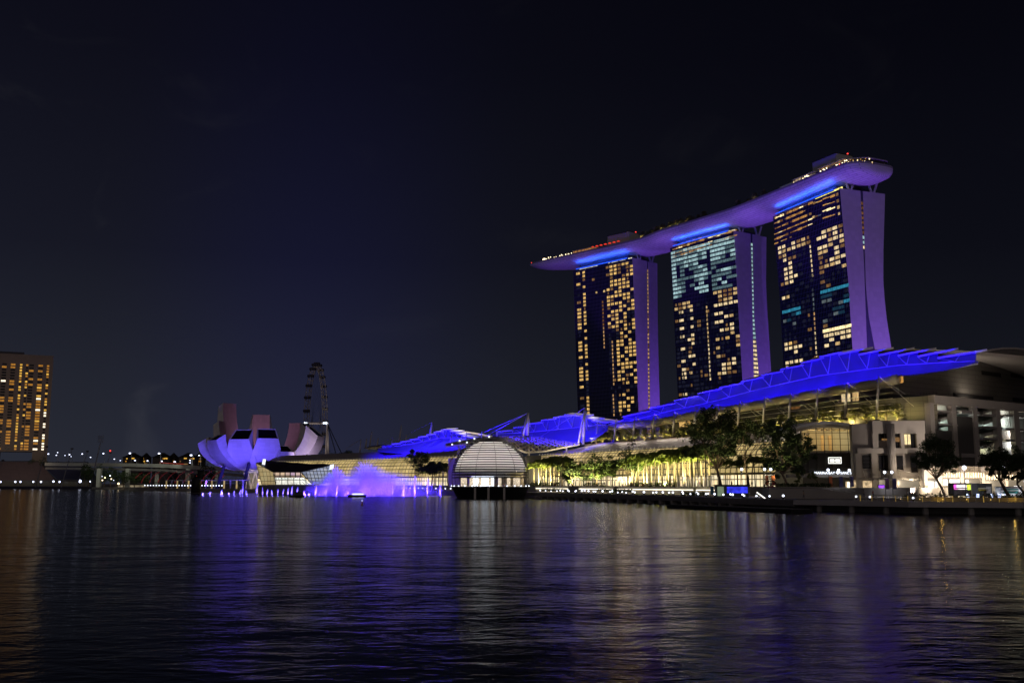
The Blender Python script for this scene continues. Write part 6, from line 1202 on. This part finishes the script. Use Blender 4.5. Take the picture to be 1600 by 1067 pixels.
by = thing('buoy', 'small dark buoy with a white light in open water', 'buoy', G(571, 260, 0)); p = G(571, 260, -.2); mb = MB(); mb.path([p, p+V((0, 0, .5)), p+V((0, 0, 1.1))], [.35, .3, .06], 8); mb.build('float', mat('buoy_orange', (.3, .12, .02), .6), by); mb = MB(); mb.ball(p+V((0, 0, 1.25)), .11, 6, 4); mb.build('lamp', globe_m, by)
# ================================================================== giant wheel
FY = 1340; hub = P(494, 661, FY); wh = thing('giant_wheel', 'giant observation wheel seen nearly edge on behind the museum', 'observation wheel', V((hub.x, hub.y, 2.1)))
fa = rad(2.2); fd = V((-sin(fa), cos(fa), 0)); fn_ = V((cos(fa), sin(fa), 0)); RW = 77.
def wp(a, o=0., r=RW): return hub+fd*(r*cos(a))+V((0, 0, r*sin(a)))+fn_*o
wm_ = mat('wheel_steel', (.42, .38, .36), .6)
for o in (-3.4, 3.4): mb = MB(); mb.path([wp(2*pi*k/72, o) for k in range(73)], .42, 5); mb.build('rim', wm_, wh)
mb = MB(); mb.path([wp(2*pi*k/72, 0, RW-4) for k in range(73)], .45, 5)
for k in range(56): a, b = 2*pi*k/56, 2*pi*(k+.5)/56; mb.tube(wp(a, -3.4), wp(b, 3.4), .28, n=4); mb.tube(wp(b, 3.4), wp(2*pi*(k+1)/56, -3.4), .28, n=4); mb.tube(wp(a, -3.4), wp(a, 0, RW-4), .22, n=4); mb.tube(wp(a, 3.4), wp(a, 0, RW-4), .22, n=4)
mb.build('truss', wm_, wh); mb = MB()
for k in range(56): mb.tube(wp(2*pi*k/56, 0, RW-4), hub+fn_*(6 if k % 2 else -6), .09, n=3)
mb.build('spoke', dark_steel, wh)
for k in range(28):
    a = 2*pi*(k+.4)/28; c = wp(a, 0, RW+3.6); mb = MB(); mb.path([c-fn_*4.4, c-fn_*3.6, c+fn_*3.6, c+fn_*4.4], [1.2, 2.0, 2.0, 1.2], 8); mb.build('capsule', mat('capsule_glass', (.04, .04, .07), .2), wh)
mb = MB(); mb.tube(hub-fn_*17, hub+fn_*17, 1.5, n=10); mb.build('spindle', wm_, wh)
for o, s_ in ((-15, 1.5), (-12, 1.3), (11, 1.5), (14, 1.7)): mb = MB(); mb.ball(hub+fn_*o+V((0, -3, 0)), s_, 6, 4); mb.build('hub_lamp', lit('hub_light', (.75, .85, 1), 2.2, .1), wh)
for o in (-15, 15):
    for s_ in (-1, 1): mb = MB(); e_ = hub+fn_*(o+o*.15)+fd*(22*s_); mb.tube((e_.x, e_.y, 2.1), hub+fn_*o, 1.5, 1.1, 8); mb.build('leg', wm_, wh)
for tx in (26, 42): mb = MB(); e_ = hub+fn_*(15+tx); mb.tube((e_.x, e_.y, 2.1), hub+fn_*15, .55, n=4); mb.build('stay', dark_steel, wh)
lamp('SPOT', (hub.x-10, hub.y-40, 12), hub+V((0, 0, 20)), 130000, (1, .85, .78), 3, 80, .8)
# ================================================================== far left: hotel slab, grandstand, viaduct, villas
HY = 1100; ht = thing('slab_hotel', 'broad concrete slab hotel with a grid of amber windows at the left edge', 'hotel', P(30, 755, HY)); A_ = P(84, 700, HY); hw = Wall(A_, (1, .05, 0), ht); hc = mat('hotel_concrete', (.30, .24, .20), .85, 0, (.05, .15)); hw.f = V((1, .47, 0)).normalized(); hw.n = V((hw.f.y, -hw.f.x, 0))
hx = lambda px, py: px+(84-73.5)*(py-556)/160*0     # the block is plumb; the lens makes it lean
tl_ = hw.q(84, 556); br_ = hw.q(73.5, 716); Wd = lambda u, z: hw.A+hw.f*u+V((0, 0, z-hw.A.z)); u1 = (tl_-hw.A).dot(hw.f); zt_ = tl_.z
ZB, ZP = hw.q(78, 706).z, 2.1
mb = MB(); mb.box(Wd(u1-165, ZB), hw.f*165, -hw.n*26, (0, 0, zt_-ZB)); mb.build('wall', hc, ht)
mb = MB(); mb.box(Wd(u1-22, zt_)-hw.n*6+hw.f*(-34), hw.f*26, -hw.n*10, (0, 0, 3)); mb.build('plant_room', dark_conc, ht)
for x0, x1 in ((-15, 0), (-66, -47), (-165, -92)): mb = MB(); mb.box(Wd(u1+x0, ZP), hw.f*(x1-x0), -hw.n*26, (0, 0, ZB-ZP-.02)); mb.build('pier', hc, ht)
rows_ = 31; z_top = hw.q(70, 571).z; z_bot = hw.q(60, 701).z; colu = [-5.0, -12.5, -21.5, -26.0, -32, -40, -48.5, -55.5, -66, -78, -86, -92, -98, -106, -112, -120, -128]
wid = [3.2, 6.2, 6.2, 3.0, 3.0, 6.2, 6.2, 3.4, 3.4, 3.4, 6, 6, 3, 6, 6, 3, 6]
HM = {'y': lit('room_amber', (1, .55, .08), .85, .5, .5), 'o': lit('room_dim_amber', (1, .42, .05), .38, .5, .5), 'w': lit('room_white', (1, .85, .62), 1.6, .2), 'k': mat('room_dark', (.010, .010, .014), .2), 'p': lit('room_pink', (.9, .45, .7), .8, .4, .5)}
rd = random.Random(31); cand = []
for r in range(rows_):
    z = z_top+(z_bot-z_top)*r/(rows_-1)
    for c, (u, wd_) in enumerate(zip(colu, wid)):
        x = rd.random()
        if c == 8: k = 'y'
        elif c in (9, 10): k = 'y' if r < 10 and rd.random() < .7 else 'k'
        else:
            k = 'k'
            if x < (.42 if r < 12 else .56): k = 'o' if wd_ > 4 or rd.random() < .4 else 'y'
            if c in (0,) and r > 16: k = rd.choice('wwyk')
            if c in (4, 7) and x > .72: k = 'y'
            if c == 1 and x > .75 and r > 5: k = rd.choice('yw')
            if c in (6, 7) and 4 < r < 10 and x < .5: k = rd.choice('pwp')
        cand.append((u, z, wd_, k))
def hbox(mb, u, z, wd_):
    wd_ *= .72; mb.box(Wd(u1+u-wd_/2, z-1.35)+hw.n*.15, hw.f*wd_, -hw.n*.3, (0, 0, 1.8))
order = sorted(cand, key=lambda q: (q[3] == 'k', q[0] < -90, rd.random())); rest = {}
for i, (u, z, wd_, k) in enumerate(order):
    if i < 100: mb = MB(); hbox(mb, u, z, wd_); mb.build('window', HM[k], ht)
    else: hbox(rest.setdefault(k, MB()), u, z, wd_)
for k, mb in rest.items(): tag(mb.build('window', HM[k], ht), kind='stuff')
lamp('AREA', Wd(u1-50, 40)+hw.n*120, Wd(u1-50, 80), 9000, (1, .78, .6), 60)
# grandstand of the floating platform
stand_m = grid_mat('stand_seats', (.14, .10, .11), (.06, .05, .06), 9, .9, .08, .8); stand_b = grid_mat('stand_seats_blue', (.03, .035, .09), (.02, .02, .05), 7, .9, .08, .8)
def stand(x0, x1, x2, x3, yt, yb, Y, m, label):
    a, b, c, d = P(x0, yb, Y), P(x1, yb, Y), P(x2, yt, Y+34), P(x3, yt, Y+34); t = thing('grandstand', label, 'grandstand', (a+b)/2); mb = MB(); n = 18
    for k in range(n):
        p, q, p2, q2 = a.lerp(d, k/n), b.lerp(c, k/n), a.lerp(d, (k+1)/n), b.lerp(c, (k+1)/n); rz = V((0, 0, p2.z-p.z)); w_ = (q-p).length
        mb.quad(p, q, q+rz, p+rz, [(0, k*.9), (w_, k*.9), (w_, k*.9+.9), (0, k*.9+.9)]); mb.quad(p+rz, q+rz, q2, p2, [(0, k*.9), (w_, k*.9), (w_, k*.9+.9), (0, k*.9+.9)])
    mb.build('seating', m, t); mb = MB(); lo = lambda p: V((p.x, p.y, 1.5)); mb.poly([lo(a), lo(b), b, a]); mb.poly([lo(b), lo(c), c, b]); mb.poly([lo(a), a, d, lo(d)]); mb.build('side_wall', dark_conc, t)
    mb = MB(); mb.path([d+V((0, 0, .4)), c+V((0, 0, .4))], .3, 4); mb.build('back_rail', dark_steel, t)
    return t
stand(-90, 86, 60, -95, 721, 750, 1030, stand_m, 'long dim brown grandstand along the far left shore'); stand(88, 152, 138, 62, 722.5, 749, 1034, stand_b, 'dark blue grandstand beside the brown one')
fl = thing('floating_platform', 'long low dark floating platform before the grandstands', 'platform', G(70, 985, 0)); mb = MB(); a, b = G(-160, 985, -.3), G(205, 975, -.3); mb.box(a, b-a, (0, 26, 0), (0, 0, 3.0)); mb.build('deck', mat('platform_dark', (.03, .03, .06), .7), fl); mb = MB(); mb.box(a+V((0, -.3, 1.2)), b-a, (0, .3, 0), (0, 0, .5)); mb.build('fender', mat('fender_dark', (.02, .02, .03), .8), fl)
mb = MB(); mb.box(G(-5, 1012, 2.2), V((G(150, 1010).x-G(-5, 1012).x, 0, 0)), (0, 3, 0), (0, 0, 5.2)); tag(mb.build('back_wall', lit_grid('shed_glow', (.10, .18, .22), (.05, .06, .10), .30, 14, 12, .5, .8)), 'low dim lit wall under the grandstands', 'wall')
for px, y, s_, lab in ((1, 752.5, 1.1, 'first'), (24, 752.5, 1.25, 'second'), (32, 752.5, 1.15, 'third'), (52, 752.5, 1.15, 'fourth'), (64, 752.5, 1.25, 'fifth'), (83.5, 752, 1.3, 'sixth'), (93, 752.5, 1.2, 'seventh'), (125, 751.5, 2.1, 'eighth and brightest'), (141, 752, 1.1, 'ninth')):
    p = P(px, y, 984); t = thing('platform_lamp', 'white lamp on the far left platform, %s from the left' % lab, 'lamp', V((p.x, p.y, 2.7)), 'white lamps on the floating platform'); mb = MB(); mb.tube((p.x, p.y, 2.7), p, .16); mb.build('pole', dark_steel, t); mb = MB(); mb.ball(p, s_*.72, 6, 4); mb.build('globe', lit('cold_white', (.70, .75, 1), 4, .1), t)
for px, y0, y1, Y, h, lab, red in ((157, 692, 682, 960, 1, 'tall floodlight mast with a grid head over the far shore', 0), (172.5, 708, 703, 965, 0, 'slim mast with a red lamp right of the floodlight mast', 1), (112.5, 702, 699.5, 965, 0, 'slim unlit mast between the grandstands', 0), (136.5, 706, 705, 970, 0, 'thin pole over the blue grandstand', 0), (4.5, 720, 719, 960, 0, 'thin pole at the far left edge', 0), (73, 699, 698, 960, 0, 'slim mast in front of the hotel corner', 0)):
    b = G(px-2.5, Y, 2.1); tp_ = P(px, y0, Y); t = thing('floodlight_mast', lab, 'mast', b); mb = MB(); mb.tube(b, tp_, .75 if h else .45, .5 if h else .3, 6); mb.build('pole', mat('mast_grey', (.14, .13, .17), .6), t)
    if h:
        mb = MB()
        for i in range(5): mb.box(tp_+V((-2.6, 0, 1.0+i*1.5)), (5.2, 0, 0), (0, .4, 0), (0, 0, .25))
        for i in range(6): mb.box(tp_+V((-2.6+i*1.0, -.1, .2)), (.2, 0, 0), (0, .3, 0), (0, 0, 7.2))
        mb.build('lamp_grid', mat('mast_grey', 0), t)
    elif red: mb = MB(); mb.cbox(tp_, 2.2, 1, 1.6); mb.build('head', dark_steel, t); mb = MB(); mb.ball(tp_+V((0, -.8, 2.4)), .8, 6, 4); mb.build('red_lamp', red_m, t)
    else: mb = MB(); mb.cbox(tp_, 2.4, .8, 1.4); mb.build('head', dark_steel, t)
# viaduct with its lamps
vd = thing('road_viaduct', 'pale lit road viaduct crossing behind the museum', 'bridge', G(220, 905, 2.1)); vm = mat('viaduct_concrete', (.50, .50, .44), .8, 0, (.1, .15)); V1 = [(70, 722.5, 1010), (140, 723, 985), (200, 723.5, 930), (260, 725, 890), (330, 728.5, 850), (420, 735, 800)]
def vpt(k, dz=0.): x, y, Y = V1[k]; p = P(x, y, Y); return p+V((0, 0, dz))
mb = MB(); mb.loft([[vpt(k), vpt(k)+V((0, 14, 0)), vpt(k, -3.2)+V((0, 14, 0)), vpt(k, -3.2)] for k in range(6)]); mb.build('deck', vm, vd)
mb = MB(); mb.loft([[vpt(k, -4.6)+V((0, 2, 0)), vpt(k, -4.6)+V((0, 14, 0)), vpt(k, -6.8)+V((0, 14, 0)), vpt(k, -6.8)+V((0, 2, 0))] for k in range(6)]); mb.build('lower_deck', mat('viaduct_grey', (.30, .29, .27), .8), vd)
for x in (150, 195, 242, 290, 335): p = P(x, 731, 905); mb = MB(); mb.cbox((p.x, p.y+8, 2.1), 3.4, 4, max(1, p.z-2.4)); mb.build('pier', vm, vd)
for x in (110, 165, 215, 265, 315): p = P(x, 716, 870); lamp('SPOT', (p.x, p.y-12, p.z+9), P(x, 727, 905), 9000, (.95, 1, .82), .8, 100, .8)
mb = MB(); mb.path([vpt(2, .9)+V((30, -.5, 0)), vpt(3, .9)+V((0, -.5, 0)), vpt(3, .9).lerp(vpt(4, .9), .4)+V((0, -.5, 0))], .25, 4); tag(mb.build('tail_light', lit('tail_red', (1, .12, .06), .3, .4, .1)), 'thin streak of red tail lights along the viaduct parapet', 'tail lights')
for i, (px, y, Y, s_) in enumerate(((75.5, 709, 985, 1), (88, 711, 1000, .8), (90, 706.7, 1020, .7), (101.5, 711.3, 1010, .6), (108.5, 710, 990, .9), (111, 713, 1000, .7), (128.5, 709, 985, .9), (141.5, 714.2, 985, .8), (161.5, 708.3, 960, 1), (178.5, 717, 950, .7), (188, 719.3, 940, .6), (203, 708, 930, 1.25), (211, 719.2, 905, .9), (230.5, 719.7, 900, .9), (248.5, 708.3, 890, 1.25), (253, 720.4, 890, .9), (273, 721.3, 880, 1.1), (297, 719, 870, .8), (298.5, 711, 870, 1.3), (311, 711.3, 872, .8), (297, 722.8, 868, .7))):
    p = P(px, y, Y+6); t = thing('viaduct_lamp', 'white street lamp standing along the far viaduct', 'street lamp', V((p.x+1, p.y, p.z-9 if y < 715 else p.z-5)), 'street lamps along the viaduct'); mb = MB(); zb_ = p.z-(9 if y < 715 else 5); mb.path([(p.x+1.6, p.y, zb_), (p.x+1.6, p.y, p.z-.3), (p.x, p.y, p.z)], .16, 5); mb.build('pole', mat('lamp_grey', (.3, .3, .32), .6), t); mb = MB(); mb.ball(p, .85*s_, 6, 4, .6); mb.build('lamp_head', lit('cold_white', 0, 0), t)
# red lit helix footbridge
hb = thing('helix_footbridge', 'double helix footbridge picked out in red lamps left of the museum', 'footbridge', G(305, 770, 2.1)); a, b = P(222, 746, 800), P(388, 744, 730); d = b-a; up = V((0, 0, 1)); sd = V((-d.y, d.x, 0)).normalized(); tn = 3
hp = lambda u, ph, r=5.4: a+d*u+sd*(r*cos(-2*pi*tn*u+ph))+up*(r*sin(-2*pi*tn*u+ph))
for ph in (0, pi/2, pi, 3*pi/2): mb = MB(); mb.path([hp(k/240, ph) for k in range(241)], .20, 4); mb.build('helix_tube', mat('helix_steel', (.25, .2, .24), .4), hb)
mb = MB(); mb.box(a-up*4.2-sd*2.5, d, sd*5, up*.5); mb.build('deck', dark_conc, hb)
cnt = 0
for k in range(400):
    q = hp((k//4)/100, (k%4)*pi/2); sl = cos(2*pi*tn*k/240); fr_ = -sd if sd.y > 0 else sd
    if (q-(a+d*((k//4)/100))).dot(fr_) > 3.4 and cnt < 98: mb = MB(); mb.ball(q+fr_*.25, .19, 5, 3); mb.build('red_lamp', lit('helix_red', (1, .05, .05), .6, .3), hb); cnt += 1
for k in range(5): q = a+d*((k+.5)/5); mb = MB(); mb.tube((q.x-3, q.y, 0), q-up*4, .45); mb.tube((q.x+3, q.y, 0), q-up*4, .45); mb.build('pier', concrete, hb)
# shore colonnade with warm posts and edge lamps below the footbridge
sc_ = thing('shore_colonnade', 'low shore colonnade with warm lit posts left of the museum', 'colonnade', G(300, 690, 2.1)); mb = MB(); a2, b2 = G(268, 705, 7.3), G(395, 640, 7.3); mb.box(a2, b2-a2, (0, 5, 0), (0, 0, .5)); mb.build('roof', mat('colonnade_roof', (.4, .38, .34), .7), sc_)
for k in range(14): q = a2.lerp(b2, (k+.3)/14); mb = MB(); mb.cbox((q.x, q.y+.4, 2.1), .9, .6, 5.2); mb.build('post', lit('post_warm', (1, .70, .30), .34, .6, .4) if k % 2 == 0 else concrete, sc_)
for i in range(28): p = G(238+118*i/27, 712-66*i/27, 2.9); dup(bol, p, 0, 1.5, 'white edge lamp in the row along the shore below the red footbridge', 'edge lamps below the footbridge')
# pagoda roofed villas and trees behind the viaduct
def villa(px, Y, wd, label):
    b = G(px, Y, 2.1); t = thing('villa_block', label, 'apartment block', b); zt_ = P(px, 718, Y).z; mb = MB(); mb.cbox((b.x, b.y, 2.1), wd, 14, zt_+3-2.1); mb.build('wall', mat('villa_wall', (.09, .08, .075), .8), t); z = zt_+3
    for k, (s_, hh) in enumerate(((1.2, 1.8), (.9, 1.7), (.6, 1.8), (.34, 1.6))):
        mb = MB(); mb.loft([[V((b.x+sx*wd*s_/2, b.y+sy*7*s_, z)) for sx, sy in ((-1, -1), (1, -1), (1, 1), (-1, 1))], [V((b.x+sx*wd*s_*.24, b.y+sy*7*s_*.48, z+hh)) for sx, sy in ((-1, -1), (1, -1), (1, 1), (-1, 1))]]); mb.build('roof', mat('villa_roof', (.03, .027, .027), .8), t); z += hh*.82
    rd = random.Random(int(px))
    for k in range(6): mb = MB(); mb.cbox((b.x+rd.uniform(-.42, .42)*wd, b.y-7.1, zt_+rd.choice((-6.5, -3, .5, .8))), rd.choice((1.6, 3.5)), .2, 1.5); mb.build('window', rd.choice((HM['y'], HM['o'], WM['d'])), t)
for px, Y, wd, lab in ((218, 1300, 22, 'dark pagoda roofed villa block at left of the three'), (263.5, 1300, 22, 'dark pagoda roofed villa block with amber windows, middle of the three'), (303, 1290, 21, 'dark pagoda roofed villa block partly behind the museum'), (238, 1330, 9, 'small dark roofed block between the villas'), (280, 1330, 9, 'small dark gabled block right of the middle villa'), (320, 1310, 12, 'low dark block with lit panes left of the petals')): villa(px, Y, wd, lab)
def bush(px, Y, ytop, w_, label, nm='shore_tree'):
    b = G(px, Y, 2.1); zt_ = P(px, ytop, Y).z; t = thing(nm, label, 'tree', b, 'dark trees along the far shore'); rd = random.Random(int(px*3+Y)); R_ = w_*Y/F/2; mb = MB(); mb.path([b, (b.x, b.y, 2.1+(zt_-2.1)*.5), (b.x+.3, b.y, 2.1+(zt_-2.1)*.75)], [.5, .35, .1], 5); mb.build('trunk', bark, t); mb = MB(); cz = 2.1+(zt_-2.1)*.62; hz = (zt_-2.1)*.42
    for k in range(420):
        u = V((rd.gauss(0, 1), rd.gauss(0, 1), rd.gauss(0, 1))).normalized()*(rd.random()**.35)*rd.uniform(.75, 1.05); q = V((b.x+u.x*R_, b.y+u.y*R_, cz+u.z*hz)); mb.quad(*[q+V((rd.uniform(-.9, .9), rd.uniform(-.6, .6), rd.uniform(-.7, .7))) for _ in range(4)])
    mb.build('crown', lgd, t)
for i, (px, Y, yt, w_) in enumerate(((80, 1060, 712, 20), (62, 1060, 716, 16), (145, 960, 722, 16), (152, 955, 727, 14), (168, 950, 725, 18), (185, 940, 728, 18), (176, 945, 733, 14), (205, 900, 736, 22), (222, 895, 738, 22), (194, 905, 735, 18), (240, 890, 740, 16), (328, 770, 722, 18), (340, 775, 727, 14), (505, 720, 712, 14), (516, 700, 716, 14), (523, 650, 705, 15))): bush(px, Y, yt, w_, ('dark rounded tree on the far shore before the viaduct' if px < 300 else 'dark rounded tree near the museum foot'))
lw_ = thing('curved_shore_building', 'low pale curved roof building on the far shore with a gold lamp', 'building', G(218, 925, 2.1)); p = G(218, 918, 2.1); mb = MB(); mb.surf(lambda u, v: p+V((-15+30*u, 10*v, .4+3.6*sin(pi*(.12+.88*u))**.8)), 14, 2); mb.build('roof', mat('low_roof', (.30, .25, .25), .7), lw_); mb = MB(); mb.box(p+V((-13, .5, 0)), (26, 0, 0), (0, 8, 0), (0, 0, 1.8)); mb.build('wall', lit('low_wall', (1, .8, .5), .16, .8, .4), lw_); mb = MB(); mb.ball(p+V((-12, -1, 3.2)), .9, 6, 4); mb.build('gold_lamp', warm_m, lw_)
for i, (px, y) in enumerate(((159, 744), (164, 746), (172, 743), (174, 748), (182, 745), (160, 750), (178, 750))): bulb('shore_lamp', P(px, y, 930), .62, (globe_m, warm_m)[i % 2], 'small lamp in the cluster on the far shore beneath the floodlight mast', 'lamp', 'lamp cluster on the far shore')

rd = random.Random(41)
for i in range(26):                                        # small trees along the planted middle of the deck
    px = 1003+112*i/25+rd.uniform(-2, 2) if i < 22 else 1150+14*(i-22); q, t, e = deck_pt(px, 1.5+rd.random()*2.5, .1)
    dup(tp0, q, rd.random()*6, rd.uniform(.8, 1.3), 'small dim tree on the planted middle stretch of the sky deck', 'small trees on the sky deck')
    if i % 3 == 0: lamp('SPOT', q-e*1.4+V((0, 0, .3)), q+V((0, 0, 2.6)), 1100, (1, .85, .3), .15, 110, .8)
